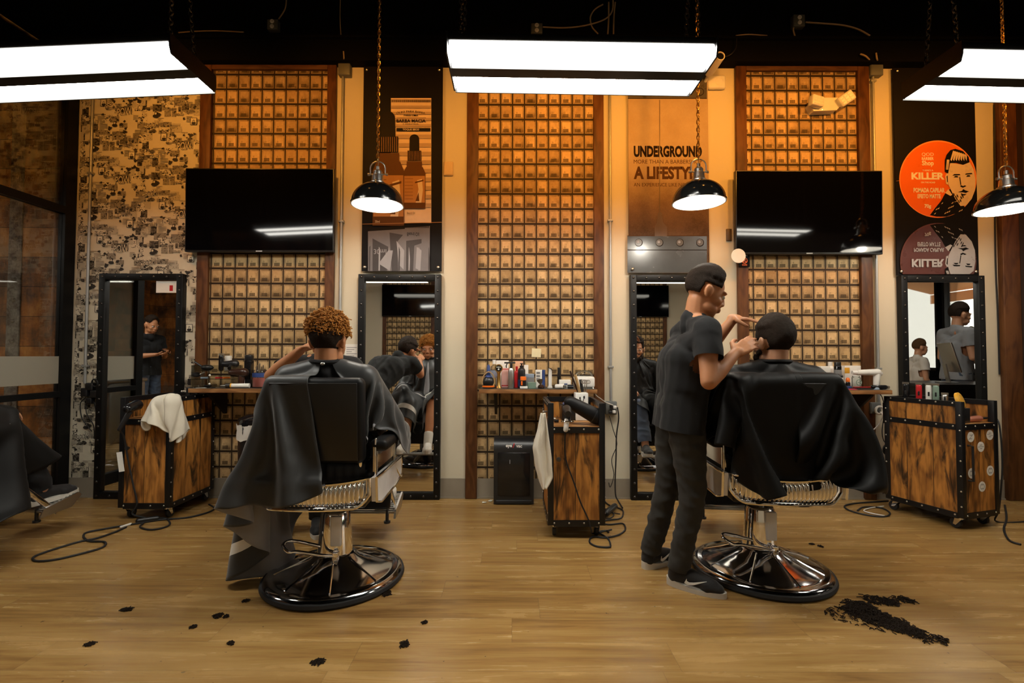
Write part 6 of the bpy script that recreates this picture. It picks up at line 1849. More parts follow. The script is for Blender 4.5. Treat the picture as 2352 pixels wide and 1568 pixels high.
m = MB(); m.prism([(-.020, 0), (.018, 0), (.012, .02), (.013, .13), (.010, .14), (-.010, .152), (-.012, .1), (-.012, .02)], (0, .014, 0), (1, 0, 0), (0, 0, 1), -.028)
m2 = MB(); m2.tube([(-.010, 0, .152), (.006, 0, .149), (.014, 0, .135)], .0035, 6)
obj1('clipper_stand', 'tall white trimmer on its charging stand, middle shelf', 'trimmer', at(1264, -.2), [('body', m, M['whitepl']), ('blade', m2, M['blackpl'])], GB)
obj1('spray_can', 'slim black can behind the white box on the middle shelf', 'can', at(1284, -.1, SZ), can_parts(.014, .155, M['blackgl'], M['blackpl'], .6), GB)
obj1('clear_box', 'clear plastic box right of the tall white trimmer', 'box', at(1275, -.16), [('box', BX(.035, .04, .09), M['acrylic'])], GB)
obj1('carton', 'low white box left of the white sterilizer', 'box', at(1297, -.17), [('carton', BX(.088, .06, .062), M['paper']), ('mark', BX(.025, .001, .010, .025, .0003, .005, -.0305), M['blue'])], GB)
def trimmer(mat, h=.15, led=None):
    m = MB(); m.rbox((0, 0, h*.5), (.036, .032, h), .012, n=3); b = MB(); b.bx(-.019, .019, -.006, .010, h - .004, h + .010)
    for k in range(9): b.bx(-.018 + k*.0042, -.016 + k*.0042, -.012, -.006, h - .002, h + .012)
    q = [('body', m, mat), ('blade', b, M['bolt']), ('switch', BX(.010, .004, .03, h*.45, .001, 0, -.017), M['blackpl'])]
    if led: e = MB(); e.ell((0, -.017, .02), (.008, .003, .005)); q.append(('indicator', e, led))
    return q
obj1('hair_trimmer', 'small pale trimmer lying flat before the clear box', 'trimmer', at(1275, -.27, SZ + .018), trimmer(M['whitepl'], .075), GB, rot=(PI/2, 0, 1.1))
obj1('hair_trimmer', 'small round dark blue gadget at the front edge of the middle shelf', 'trimmer', at(1290.5, -.285), [('body', LA([(.016, 0), (.02, .006), (.018, .03), (.0001, .034)]), M['blackgl']), ('ring', LA([(.0202, .01), (.0202, .016)], close=False), M['ltblue'])], GB)
obj1('blade_box', 'small dark box with a pale stripe before the white sterilizer', 'box', at(1310, -.25), [('box', BX(.045, .03, .03), M['blackpl']), ('stripe', BX(.0455, .0305, .006, .014), M['ltblue'])], GB)
m = MB(); m.rbox((0, 0, .045), (.155, .13, .09), .02); m2 = LA([(.072, .0), (.07, .02), (.055, .038), (.025, .046), (.012, .05), (.0001, .05)], sy=.85); 
for i, v in enumerate(m2.v): m2.v[i] = (v[0], v[1], v[2] + .088)
obj1('sterilizer', 'white rounded sterilizer with a clear domed lid, right end of the middle shelf', 'sterilizer', at(1341, -.15), [('body', m, M['whitepl']), ('lid', m2, M['acrylic'])], GB)
# right shelf
GC = 'grooming goods on the right shelf'
sp = MB(); sp.box((0, 0, .150), (.020, .026, .03), 0, None, .004); sp.box((-.004, 0, .168), (.045, .014, .012), 0, None, .003)
obj1('spray_bottle', 'black spray bottle at the left of the right shelf, by the cape', 'bottle', at(1858, -.12), [('body', LA([(.028, 0), (.029, .004), (.029, .085), (.014, .12), (.011, .138)]), M['blackpl']), ('trigger', sp, M['blackpl'])], GC)
obj1('packet', 'red and pink packet beside the black spray bottle, right shelf', 'packet', at(1872, -.12), [('packet', BX(.055, .04, .07, .035), M['pinkbox']), ('red_base', BX(.0555, .0405, .035), M['red'])], GC)
obj1('carton', 'tall white and pale blue box on the right shelf', 'box', at(1892, -.15), [('lower', BX(.075, .05, .12), M['ltblue']), ('upper', BX(.0755, .0505, .052, .12), M['paper'])], GC)
obj1('lotion_bottle', 'white lotion bottle behind the black can, right shelf', 'bottle', at(1907, -.07), bottle_parts(.036, .205, M['whitepl'], 'screw', M['whitepl']), GC)
obj1('spray_can', 'black can with a grey label on the right shelf', 'can', at(1924, -.17), can_parts(.026, .205, M['blackgl'], M['blackpl'], .85) + [('label', LA([(.0265, .05), (.0265, .145)], close=False), M['greypl'])], GC)
obj1('carton', 'wide white box at the back of the right shelf, under the timber post', 'box', at(1954, -.07), [('carton', BX(.13, .05, .175), M['paper']), ('yellow_label', BX(.04, .001, .045, .115, .0003, -.046, -.0255), M['yellow'])], GC)
m = MB(); m.cap((-.055, 0, .10), (.055, 0, .10), .020, .016); m.cyl((.055, 0, .10), (.085, 0, .10), .010); h_ = MB(); h_.cap((-.02, 0, .02), (-.02, 0, .09), .019, .019)
st = MB()
for k in range(4): st.box((.0, -.0195, .03 + k*.016), (.024, .002, .006), 0, Matrix.Rotation(.5, 3, 'Y'), .0005)
obj1('massage_gun', 'black massage gun with barber stripes on its handle, right shelf', 'massage gun', at(1908, -.25), [('body', m, M['blackpl']), ('handle', h_, M['blackpl']), ('stripes', st, M['piping'])], GC)
obj1('lotion_bottle', 'white bottle with a black band at the front of the right shelf', 'bottle', at(1926, -.27), [('body', LA([(.030, 0), (.031, .004), (.029, .085), (.027, .09)]), M['whitepl']), ('band', LA([(.028, .088), (.028, .104), (.0001, .106)]), M['blackpl'])], GC)
obj1('wax_jar', 'dark jar with a black lid at the front of the right shelf', 'jar', at(1911, -.285), jar_parts(.034, .06, M['greypl'], M['blackpl'], .68), GC)
obj1('oil_bottle', 'small dark bottle with an orange cap on the right shelf', 'bottle', at(1947, -.2), [('body', LA([(.015, 0), (.016, .003), (.016, .045), (.010, .055)]), M['blackgl']), ('cap', LA([(.014, .052), (.014, .075), (.008, .085), (.0001, .086)]), M['orange'])], GC)
m = MB(); m.torus((0, -.0305, .05), .020, .003, (0, 1, 0), 20, 6); m.box((0, -.031, .05), (.02, .002, .006))
obj1('clear_jar', 'clear jar with a round green emblem under the white massage gun', 'jar', at(1966, -.2), [('jar', LA([(.029, 0), (.030, .004), (.030, .085), (.026, .09), (.026, .1)]), M['acrylic']), ('emblem', m, M['green'])], GC)
m = MB(); m.cap((-.085, 0, .125), (.065, 0, .128), .021, .026, n=20); m.cap((.065, 0, .128), (.082, 0, .118), .026, .020, n=20); m.cyl((-.13, 0, .125), (-.09, 0, .125), .014, .018)
h_ = MB(); h_.cap((.052, 0, .02), (.060, 0, .11), .019, .024, n=18); h_.lathe([(.022, 0), (.022, .012), (.018, .02)], (.052, 0, 0), n=20)
obj1('massage_gun', 'white massage gun standing on its handle, right shelf', 'massage gun', at(1996, -.22), [('barrel', m, M['whitepl']), ('handle', h_, M['whitepl'])], GC)
obj1('blade_box', 'small navy box before the clear jar, right shelf', 'box', at(1945, -.25), [('box', BX(.05, .03, .024), M['blue'])], GC)
def comb(mat, L=.16): 
    m = MB(); m.bx(-L/2, L/2, -.004, .006, 0, .006)
    for k in range(24): m.bx(-L/2 + k*L/24, -L/2 + k*L/24 + .003, -.024, -.004, .001, .005)
    return m
obj1('comb', 'pink comb lying at the front of the right shelf', 'comb', at(1950, -.295), [('comb', comb(M['red'], .09), plain('pink_plastic', (.75, .07, .14), .35))], GC)
obj1('comb', 'red comb lying across the black combs, right shelf', 'comb', at(1982, -.25, SZ + .013), [('comb', comb(M['red']), M['red'])], GC, .1)
obj1('comb', 'black comb lying under the red comb, right shelf', 'comb', at(1974, -.265, SZ + .006), [('comb', comb(M['blackpl']), M['blackpl'])], GC, -.15)
obj1('hair_trimmer', 'black trimmer lying at the right end of the right shelf', 'trimmer', at(2000, -.27, SZ + .018), trimmer(M['blackgl'], .11), GC, rot=(PI/2, 0, 1.45))
obj1('charging_base', 'small round grey charging base under the white massage gun', 'charging base', at(2010, -.27), [('base', LA([(.026, 0), (.026, .012), (.022, .018), (.0001, .018)]), M['ltblue'])], GC)
# left shelf
GA = 'grooming tools on the left shelf'
t = thing('acrylic_organiser', 'clear acrylic two tier organiser on the left shelf', 'organiser', at(500, -.2), 0, GA)
w_, d_ = .30, .16
for n_, z in (('base_sheet', 0), ('tier_sheet', .062), ('top_sheet', .124)): part(n_, BX(w_, d_, .004, z, .0005), M['acrylic'], t)
for x in (-w_/2, w_/2): part('end_sheet', BX(.004, d_, .17, 0, .0005, x), M['acrylic'], t)
part('back_sheet', BX(w_, .004, .17, 0, .0005, 0, d_/2), M['acrylic'], t); part('front_lip', BX(w_, .003, .04, .13, .0005, 0, -d_/2), M['acrylic'], t)
for x in (-.01,):
    for z in (.03, .095):
        m = MB(); m.dome((x, -d_/2 - .001, z), (0, -1, 0), .008, .008); part('knob', m, M['piping'], t)
def inorg(px, z, y=-.2): return Vector((W(px, 850, y).x, y, SZ + z))
for k, (px, z, mt, nm, lb) in enumerate(((478, .006, 'blackpl', 'black clip', 'flat black clip on the base of the acrylic organiser'), (515, .006, 'brushed', 'steel clip', 'flat steel clip on the base of the acrylic organiser'), (470, .068, 'ltblue', 'blue comb', 'pale blue comb on the middle tier of the organiser'), (503, .068, 'red', 'red clip', 'red clip on the middle tier of the organiser'), (520, .068, 'orange', 'orange clip', 'orange clip on the middle tier of the organiser'))):
    obj1('hair_clip', lb, 'clip', inorg(px, z, -.22), [('clip', BX(.05, .02, .012), M[mt])], GA, .2*k)
top = .128
obj1('dryer_diffuser', 'black round brush head lying on the left of the acrylic organiser', 'brush', inorg(476, top + .022), [('head', (lambda m: (m.ell((0, 0, .0), (.048, .03, .024)), m)[1])(MB()), M['blackpl']), ('handle', TB_([(-.04, 0, .008), (-.075, 0, .03), (-.10, 0, .045)], .008), M['blackpl'])], GA)
obj1('duster_bulb', 'black rubber blower bulb with a steel nozzle, left end of the organiser', 'blower', inorg(452, top - .03, -.24), [('bulb', (lambda m: (m.ell((0, 0, .0), (.028, .02, .019)), m)[1])(MB()), M['rubber']), ('nozzle', TB_([(.025, 0, .002), (.06, 0, .02)], .005), M['bolt'])], GA)
obj1('hair_clipper', 'navy and black clipper standing on the acrylic organiser', 'clipper', inorg(508, top), trimmer(M['blackgl'], .12), GA, .3)
obj1('blade_box', 'small white box behind the navy clipper on the organiser', 'box', inorg(524, top, -.15), [('box', BX(.042, .03, .115), M['whitepl'])], GA)
obj1('hair_dryer', 'black hair dryer lying on top of the acrylic organiser', 'hair dryer', inorg(533, top + .03, -.2), [('barrel', (lambda m: (m.cap((-.06, 0, .02), (.02, 0, .022), .022, .032), m)[1])(MB()), M['blackpl']), ('handle', TB_([(.0, -.01, .01), (.015, -.06, -.012)], .014, 10), M['blackpl'])], GA)
obj1('clipper_stand', 'tall black clipper stand at the right of the organiser', 'clipper stand', at(572, -.18), [('post', BX(.05, .05, .20, .004), M['blackgl']), ('foot', BX(.075, .07, .06), M['blackpl']), ('head', BX(.056, .045, .05, .20, .01), M['blackpl'])], GA)
obj1('spray_bottle', 'small white spray bottle before the tall black stand', 'bottle', at(557, -.24, SZ), [('body', LA([(.016, 0), (.017, .004), (.016, .10), (.009, .118)]), M['whitepl']), ('nozzle', BX(.036, .016, .022, .115, .004, -.008), M['whitepl'])], GA)
m = MB()
for k in range(5): m.tube([(-.02 + .01*k, .005*(k % 2), .02), (-.03 + .014*k, 0, .16 + .012*(k % 3))], .004, 6)
obj1('disinfectant_jar', 'clear disinfectant jar of steel combs with a blue and white label', 'jar', at(597, -.22), [('jar', LA([(.050, 0), (.052, .005), (.052, .125), (.046, .135)]), M['acrylic']), ('liquid', LA([(.0485, .006), (.0485, .075), (.0001, .075)]), plain('pink_liquid', (.62, .20, .17), .2)), ('label', LA([(.0526, .08), (.0526, .112)], close=False), M['blue']), ('combs', m, M['bolt'])], GA)
m = MB(); m.cyl((-.075, 0, .018), (.055, 0, .018), .016, .017); m2 = MB(); m2.cyl((-.11, 0, .018), (-.075, 0, .018), .018); m3 = MB(); m3.cyl((-.078, 0, .018), (-.07, 0, .018), .0185)
obj1('gel_tube', 'white and black tube with a yellow ring lying at the shelf front', 'tube', at(556, -.29), [('tube', m, M['whitepl']), ('cap', m2, M['blackpl']), ('ring', m3, M['yellow'])], GA, .15)
m = MB(); m.cap((-.05, 0, .115), (.035, 0, .115), .028, .036); h_ = MB(); h_.cap((.02, -.005, .02), (.02, 0, .09), .02, .024)
obj1('hair_dryer', 'dark brown hair dryer resting before the clear jar', 'hair dryer', at(549, -.265), [('barrel', m, M['brownpl']), ('handle', h_, M['brownpl'])], GA)
obj1('cream_jar', 'small white and red jar left of the barber forearm', 'jar', at(637, -.2, SZ + .05), jar_parts(.022, .052, M['red'], M['paper'], .45), GA)
t = thing('clip_rack', 'small steel rack of clips on the left shelf', 'rack', at(638, -.2), 0, GA)
for z in (.012, .030, .044): part('wire_tier', TB_([(-.06, -.03, z), (.06, -.03, z), (.06, .03, z), (-.06, .03, z), (-.06, -.03, z)], .003, 6), M['bolt'], t)
for x in (-.06, .06):
    for y in (-.03, .03): part('leg', TB_([(x, y, 0), (x, y, .046)], .003, 6), M['bolt'], t)
obj1('tonic_bottle', 'pale blue bottle with a white cap beside the orange curls', 'bottle', at(706, -.14), bottle_parts(.022, .15, lilac, 'screw', M['whitepl']), GA)
obj1('scissors', 'steel scissors lying flat on the left shelf', 'scissors', at(505, -.3, SZ + .002), [('blades', TB_([(-.03, 0, .002), (.07, .01, .002)], .003, 6), M['bolt']), ('finger_loops', (lambda m: (m.torus((-.045, .012, .002), .013, .0025, n=16, m=6), m.torus((-.045, -.014, .002), .013, .0025, n=16, m=6), m)[2])(MB()), M['blackpl'])], GA)
obj1('card', 'white card lying at the left end of the left shelf', 'card', at(463, -.3, SZ + .0005), [('card', BX(.07, .03, .001, b=.0002), M['paper'])], GA, .4)
obj1('clip_tray', 'small black tool cup at the left end of the left shelf', 'cup', at(440, -.12, SZ), [('cup', LA([(.02, 0), (.026, .06), (.024, .06), (.018, .006)]), M['blackpl'])], GA)
# wire rack standing on the shelf beside the paper notice
t = thing('wire_rack', 'thin black wire rack right of the orange curls', 'rack', at(806, -.14), 0, GA)
part('wire_frame', TB_([(-.04, 0, 0), (-.04, 0, .20), (.04, 0, .20), (.04, 0, 0)], .004, 6), M['steel'], t)
for z in (.07, .14): part('wire_rung', TB_([(-.04, 0, z), (.04, 0, z)], .003, 6), M['steel'], t)
part('foot', BX(.10, .05, .006), M['steel'], t)

# ------------------------------------------------------------------ on the trolleys
GT = 'trimmers on the right trolley'
TZ = .7025
rk = BX(.22, .09, .10); obj1('tool_rack', 'black tool rack in the tray of the right trolley', 'rack', on(TC, (-.03, .27, TZ)), [('rack', rk, M['blackpl'])], None, rzC)
def onrack(x, y): return on(TC, (x, y, TZ + .1005))
# the trolley's long side faces the viewer: the trimmers stand in a row along its depth
for o in list(bpy.data.objects):
    if o.name.startswith('tool_rack'): bpy.data.objects.remove(o)
obj1('tool_rack', 'long black tool rack inside the tray of the right trolley', 'rack', on(TC, (-.09, .24, TZ)), [('rack', BX(.10, .42, .10), M['blackpl'])], None, rzC)
for y, mt, led, lb in ((.40, 'blackgl', None, 'black and steel trimmer, leftmost on the right trolley'), (.31, 'red', M['led_red'], 'red trimmer with a glowing light on the right trolley'), (.245, 'whitepl', None, 'white trimmer beside the red one on the right trolley'), (.20, 'green', None, 'sage green trimmer on the right trolley'), (.145, 'brushed', None, 'steel trimmer right of the green one on the right trolley')):
    obj1('hair_trimmer', lb, 'trimmer', onrack(-.095, y), trimmer(M[mt], .145 if y > .16 else .085, led), GT, rzC - PI/3)
m = MB(); m.lathe([(.0001, -.012), (.048, -.012), (.054, -.008), (.054, .008), (.048, .012), (.0001, .012)], (0, 0, .03), (.3, -1, .35), 36)
m2 = MB(); m2.torus((0, -.01, .034), .034, .003, (.3, -1, .35), 28, 6)
obj1('yellow_disc', 'round yellow brush disc on the right trolley', 'brush', onrack(-.09, .06) + V(0, 0, .02), [('disc', m, M['yellow']), ('groove', m2, M['combwood'])], None, rzC)
m = MB(); m.cap((0, 0, .02), (.10, .02, .024), .019, .021); m2 = MB(); m2.cyl((.10, .02, .024), (.16, .03, .026), .010, .007); m3 = MB(); m3.tube([(0, 0, .03), (-.03, .03, .08)], .008, 8)
obj1('curling_clipper', 'rose coloured clipper with a black cord end in the right trolley tray', 'clipper', on(TC, (-.02, .06, TZ)), [('body', m, M['copper']), ('cord_end', m2, M['blackpl']), ('arm', m3, M['copper'])], None, 0.0)
e0 = on(TC, (-.02, .06, TZ)) + V(.16, .03, .026)
cable('cable', [e0, e0 + V(.08, .02, -.0), on(TC, (.20, .0, .66)), on(TC, (.205, -.005, .4)), on(TC, (.21, .02, .12)), on(TC, (.25, .06, .008)), on(TC, (.45, .0, .008)), on(TC, (.8, -.05, .008))], .005, M['rubber'], 'black cord falling from the rose clipper down the right trolley', 'cable')
# middle trolley
p0 = on(TB, (.075, .33, TZ))
t = thing('tool_pot', 'square white pot with black twigs printed on it, middle trolley', 'pot', p0)
m = MB(); m.box((0, 0, .095), (.088, .088, .19), 0, None, .004); part('pot', m, M['whitepl'], t)
m = MB(); m.tube(smoothpath([(.004, -.0448, .07), (.0, -.0448, .12), (-.012, -.0448, .15)], 4), .0022, 6); m.tube([(.001, -.0448, .11), (.014, -.0448, .155)], .0022, 6); m.ell((-.013, -.0448, .155), (.005, .0015, .009)); m.ell((.015, -.0448, .16), (.006, .0015, .011)); part('twig_print', m, M['blackpl'], t)
GP = 'tools standing in the white pot'
def stick(label, name, cat, a, b, r, mat, flat=None):
    m = MB()
    if flat: 
        d = (Vector(b) - Vector(a)); q = d.to_track_quat('Z', 'Y').to_matrix(); m.box((Vector(a) + Vector(b))/2, (flat, .012, d.length), 0, q, .003)
    else: m.cap(a, b, r, r)
    return solo(name, m, mat, label, cat, p0, group=GP)
stick('dark brown comb handle leaning left out of the white pot', 'comb', 'comb', (-.02, .0, .192), (-.075, .01, .34), .01, M['brownpl'], .020)
stick('tan wooden comb leaning out of the white pot', 'comb', 'comb', (-.012, -.022, .192), (-.045, -.035, .315), .01, M['combwood'], .026)
stick('black comb standing between the tan comb and the scissors', 'comb', 'comb', (.010, .01, .192), (.0, .02, .28), .008, M['blackpl'], .022)
for k, (x, lb) in enumerate(((.022, 'steel scissors with round loops, nearest the tan comb, in the pot'), (.036, 'steel scissors with round loops at the right side of the pot'))):
    m = MB(); m.tube([(x, 0, .192), (x + .006, 0, .25)], .003, 6); m.torus((x - .008, 0, .265), .012, .0025, (0, 1, 0), 18, 6); m.torus((x + .018, 0, .263), .012, .0025, (0, 1, 0), 18, 6)
    solo('scissors', m, M['bolt'], lb, 'scissors', p0 + V(0, .012*k, 0), group=GP)
m = MB(); R_ = Matrix.Rotation(-.55, 3, 'Y') 
a_, b_ = V(-.085, 0, .06), V(.085, 0, -.03)
m.cap(a_, b_, .040, .052, n=28); m2 = MB(); d_ = (b_ - a_).normalized(); m2.lathe([(.0535, 0), (.0535, .006)], b_ - d_*.02, d_, 28)
obj1('leather_roll', 'black leather roll resting on the middle trolley', 'tool roll', on(TB, (.055, .075, TZ + .085)), [('roll', m, M['leather']), ('seam', m2, M['blackpl'])], None, -.1)
m = MB(); m.cap((0, 0, .0), (0, .05, .012), .024, .030, n=20); m.cyl((0, -.035, -.006), (0, 0, 0), .019, .024); n_ = MB(); n_.cap((0, .01, -.03), (-.012, -.005, -.105), .017, .015); nz = MB(); nz.lathe([(.021, 0), (.021, .006), (.016, .01), (.0001, .01)], (0, .075, .02), (0, .3, 1), 20)
hd = on(TB, (-.065, -.075, .80)); m3 = MB(); m3.torus((0, .0, -.055), .038, .004, (0, .1, 1), 28, 8); m3.tube([(0, .038, -.055), (0, .075, -.06)], .005, 6)
t = obj1('hair_dryer', 'black and white hair dryer hung in a ring on the middle trolley', 'hair dryer', hd, [('barrel', m, M['blackpl']), ('neck', (lambda q: (q.cap((0, .012, -.008), (0, .01, -.05), .021, .019), q)[1])(MB()), M['blackpl']), ('grip', n_, M['whitepl']), ('rear_cap', nz, M['bolt']), ('holder_ring', m3, M['chrome'])])
cable('cable', [hd + V(-.013, -.006, -.11), on(TB, (-.078, -.04, .62)), on(TB, (-.07, -.02, .5)), on(TB, (-.02, -.02, .36)), on(TB, (.02, -.02, .24)), on(TB, (.07, -.015, .13)), on(TB, (.09, -.01, .06)), on(TB, (.12, .08, .008)), on(TB, (.25, .15, .008))], .0048, M['rubber'], 'black cord of the dryer crossing the middle trolley door', 'cable')
m = MB(); rg = random.Random(4)
m.grid(lambda i, j: (i*.012 - .05, j*.012 - .04, .012 + .02*abs(mnoise.noise(V(i*.6, j*.6, 1)))), 9, 8)
o = solo('blue_cloth', m, fabric('violet_blue_cloth', (.05, .05, .12), .8), 'crumpled violet blue cloth in the middle trolley tray', 'cloth', on(TB, (.0, .36, TZ + .095)))
o.modifiers.new('t', 'SOLIDIFY').thickness = .003
obj1('tool_box', 'black tool box inside the middle trolley tray', 'box', on(TB, (-.02, .36, TZ)), [('box', BX(.085, .15, .10), M['blackpl'])])
for k, (x, y, mt, lb) in enumerate(((-.12, .28, 'bolt', 'shiny clip in the middle trolley tray, nearest its back corner'), (-.11, .2, 'blackgl', 'black clip in the middle trolley tray, nearest the towel'))):
    obj1('hair_clip', lb, 'clip', on(TB, (x, y, TZ)), [('clip', BX(.03, .05, .02), M[mt])])
# left trolley
h0 = on(TA, (-.075, -.045, .76))
m = MB(); m.cap((0, -.02, .02), (0, .06, .035), .030, .038, n=22); g_ = MB(); g_.cap((-.005, .0, -.01), (-.045, -.03, -.12), .018, .014); nz = MB(); nz.cyl((0, -.045, .012), (0, -.015, .02), .020, .028)
obj1('hair_dryer', 'black hair dryer hanging at the front of the left trolley', 'hair dryer', h0, [('barrel', m, M['blackgl']), ('grip', g_, M['blackpl']), ('nozzle', nz, M['blackpl'])])
cable('cable', [h0 + V(-.047, -.032, -.125), on(TA, (-.12, -.035, .58)), on(TA, (-.10, -.02, .42)), on(TA, (-.06, -.02, .25)), on(TA, (-.03, -.02, .12)), on(TA, (-.05, -.03, .05)), F(352, 1192, .01), F(335, 1196, .01)], .0055, M['rubber'], 'black cord of the dryer crossing the left trolley door', 'cable')
m = MB(); m.bx(-.035, .035, -.0015, 0, -.16, 0); 
o = solo('paper_tag', m, M['paper'], 'white paper tag hanging from the left trolley knob', 'tag', on(TA, (-.16, -.022, .475))); o.rotation_euler = (0, math.radians(-9), 0); o.scale = (.55, 1, .85)
m = MB()
for k in range(12): m.ell((k*.017, 0, .006 + .003*(k % 2)), .008, n=8, m=6)
obj1('chain_strap', 'pale beaded strap lying on the rear rail of the left trolley', 'strap', on(TA, (-.08, .489, .851)), [('strap', m, M['piping'])])
for x, lb, mt in ((.06, 'black clipper standing at the back of the left trolley', 'blackpl'), (.12, 'black cup shaped clipper head beside the towel, left trolley', 'blackgl')):
    obj1('hair_clipper', lb, 'clipper', on(TA, (x, .36, TZ)), trimmer(M[mt], .20), None, .3)
# towels
def towel(pin, caps, boxes, half, name_label, seed):
    X = drape(pin, caps, boxes, (0, 2*PI), lambda a: min(half/max(abs(math.cos(a - .6)), abs(math.sin(a - .6)), .3), half*1.35), nth=72, nr=26, steps=110, iters=10, seed=seed, neckr=.004, settle=.25)
    X[-1] = X[0]
    o = cape_mesh('towel', X, [M['towel']], None, thick=.006); o.modifiers['t'].offset = 1
    return tag(o, name_label, 'towel')
ca = on(TA, (.162, .035, .866))
tb = lambda x, y, z: tuple(on(TA, (x, y, z)))
towel(ca, [(tb(.165, .0, .84), tb(.165, .5, .84), .018, .018), (tb(.165, .012, .1), tb(.165, .012, .85), .02, .02), (tb(-.16, .01, .685), tb(.17, .01, .685), .02, .02), (tb(.09, .02, .80), tb(.16, .02, .815), .05, .05)], [(tb(0, .25, .40), (.182, .255, .30), .01)], .27, 'white towel draped over the front corner of the left trolley', 4)
def towel_b():
    rows = [(1243, 1252, 948), (1240, 1254, 962), (1236, 1257, 985), (1229, 1260, 1008), (1223, 1263, 1028), (1227, 1266, 1050), (1230, 1267, 1072), (1236, 1268, 1092), (1240, 1262, 1106), (1246, 1254, 1120)]
    y0 = -D + 3.055
    def P(i, j):
        t = i/20; r = j/27*(len(rows) - 1); k = min(int(r), len(rows) - 2); f = r - k
        a, b = rows[k], rows[k+1]; l = a[0] + (b[0]-a[0])*f; q = a[1] + (b[1]-a[1])*f; py = a[2] + (b[2]-a[2])*f
        p = W(l + (q - l)*t, py, y0)
        return (p.x, p.y - .012 + .020*math.sin(t*9 + r*.35) * min(1, .35 + r*.12) + .008*math.sin(t*17 + 1), p.z)
    m = MB(); m.grid(P, 21, 28)
    o = solo('towel', m, M['towel'], 'cream towel hanging from the left front corner of the middle trolley', 'towel', smooth=180)
    s = o.modifiers.new('s', 'SUBSURF'); s.levels = s.render_levels = 1
    q = o.modifiers.new('t', 'SOLIDIFY'); q.thickness = .008; q.offset = 0
towel_b()
m = MB(); a = W(1247.5, 949, -D + 3.055); m.cap(a + V(0, -.006, .012), a + V(.02, .02, .010), .006, .006); solo('towel_hook', m, M['bolt'], 'small steel hook holding the cream towel on the middle trolley', 'hook')

# ------------------------------------------------------------------ standing on the floor
bc = V(-1.83, -D + 3.60, 0)
t = thing('waste_bin', 'tall black round waste bin with a white bag, under the left shelf', 'waste bin', bc)
part('bin_body', LA([(.145, .002), (.15, .01), (.162, .64), (.155, .64), (.143, .012)], n=44), M['blackpl'], t)
m = MB(); n = 60
def bag(i, j):
    a = 2*PI*i/n; r = .166 + .005*math.sin(a*11 + j) + .003*math.sin(a*23); return (r*math.cos(a), r*math.sin(a), .655 - j*.028 + .008*math.sin(a*7 + 1)*(j > 2))
m.grid(bag, n, 5, closed=True); part('bin_bag', m, plain('white_bin_bag', (.72, .68, .62), .45), t, 'white plastic bag folded over the rim')
part('bin_lid', LA([(.164, .645), (.168, .66), (.160, .69), (.11, .715), (.05, .722), (.0001, .722)], n=44), M['blackgl'], t)
vx0, vx1 = W(1134, 1080, -.17).x, W(1226, 1080, -.17).x
t = thing('floor_vacuum', 'black stationary floor vacuum against the middle panel', 'vacuum', ((vx0+vx1)/2, -.02, 0))
w_ = vx1 - vx0
prof = [(-.155, .004), (-.155, .40)] + [(-.155 + .08*(1 - math.cos(a)), .40 + .105*math.sin(a)) for a in np.linspace(.2, PI/2, 7)] + [(-.005, .505), (-.005, .004)]
m = MB(); m.prism(prof, (-w_/2, 0, 0), (0, 1, 0), (0, 0, 1), w_); part('housing', m, M['blackpl'], t, smooth=30)
m = MB(); m.rbox((0, -.156, .235), (w_*.80, .012, .33), .005); fp = part('front_panel', m, M['blackgl'], t)
m = MB(); m.rbox((0, -.156, .022), (w_*.9, .02, .03), .006); part('intake', m, M['rubber'], t)
m = MB(); m.box((-.03, -.1635, .33), (.006, .002, .03)); part('level_window', m, M['greypl'], fp)
m = MB(); text(m, 'eye', (-.062, -.1525, .432), (1, 0, 0), (0, .18, 1), .048, None, .03); text(m, 'vac', (.018, -.1525, .4375), (1, 0, 0), (0, .18, 1), .046, None, .03); part('lettering', m, M['whitepl'], t, smooth=False)
m = MB(); text(m, '/', (-.010, -.1525, .436), (1, 0, 0), (0, .18, 1), .018, .034, .03); part('red_slash', m, M['red'], t, smooth=False)
for k, (px, py) in enumerate(((1111, 1155), (1126, 1151), (1147, 1156))):
    m = MB(); rg = random.Random(k); c = F(px, py)
    m.grid(lambda i, j: (i*.008 - .012, j*.008 - .012, .004 + .012*abs(mnoise.noise(V(i*.9, j*.9, k*3)))), 5, 4)
    o = solo('paper_scrap', m, M['paper'], ['white paper scrap on the floor, leftmost of three by the vacuum', 'white paper scrap nearest the wall by the vacuum', 'white paper scrap just before the vacuum'][k], 'paper scrap', c, k*1.1, 'paper scraps by the vacuum'); o.modifiers.new('t', 'SOLIDIFY').thickness = .002
# hair on the floor
def tuft(mb, c, R, n, rg, el=1.0, ang=0.0, r=.0016):
    for k in range(n):
        a = rg.uniform(0, 2*PI); d = R*math.sqrt(rg.random()); x, y = d*math.cos(a)*el, d*math.sin(a)
        p = V(c[0] + x*math.cos(ang) - y*math.sin(ang), c[1] + x*math.sin(ang) + y*math.cos(ang), .003 + rg.random()*R*.25*(1 - d/R))
        t = rg.uniform(0, 2*PI); L = rg.uniform(.3, 1.0)*min(.03, R*.7 + .004)
        mb.tube([p, p + V(math.cos(t)*L*.5, math.sin(t)*L*.5, rg.uniform(0, .004)), p + V(math.cos(t + .6)*L, math.sin(t + .6)*L, -.001)], r, 4)
rg = random.Random(21); m = MB()
for px, py, R, n, el in ((1975, 1392, .045, 260, 1.3), (1990, 1410, .06, 320, 1.4), (2030, 1428, .05, 300, 1.8), (2075, 1445, .04, 200, 1.8), (2020, 1380, .04, 150, 1.8), (2076, 1378, .026, 70, 1.6), (2130, 1465, .035, 80, 2.0), (1990, 1420, .10, 140, 1.6)):
    tuft(m, F(px, py), R, n, rg, el, -.35, .0022)
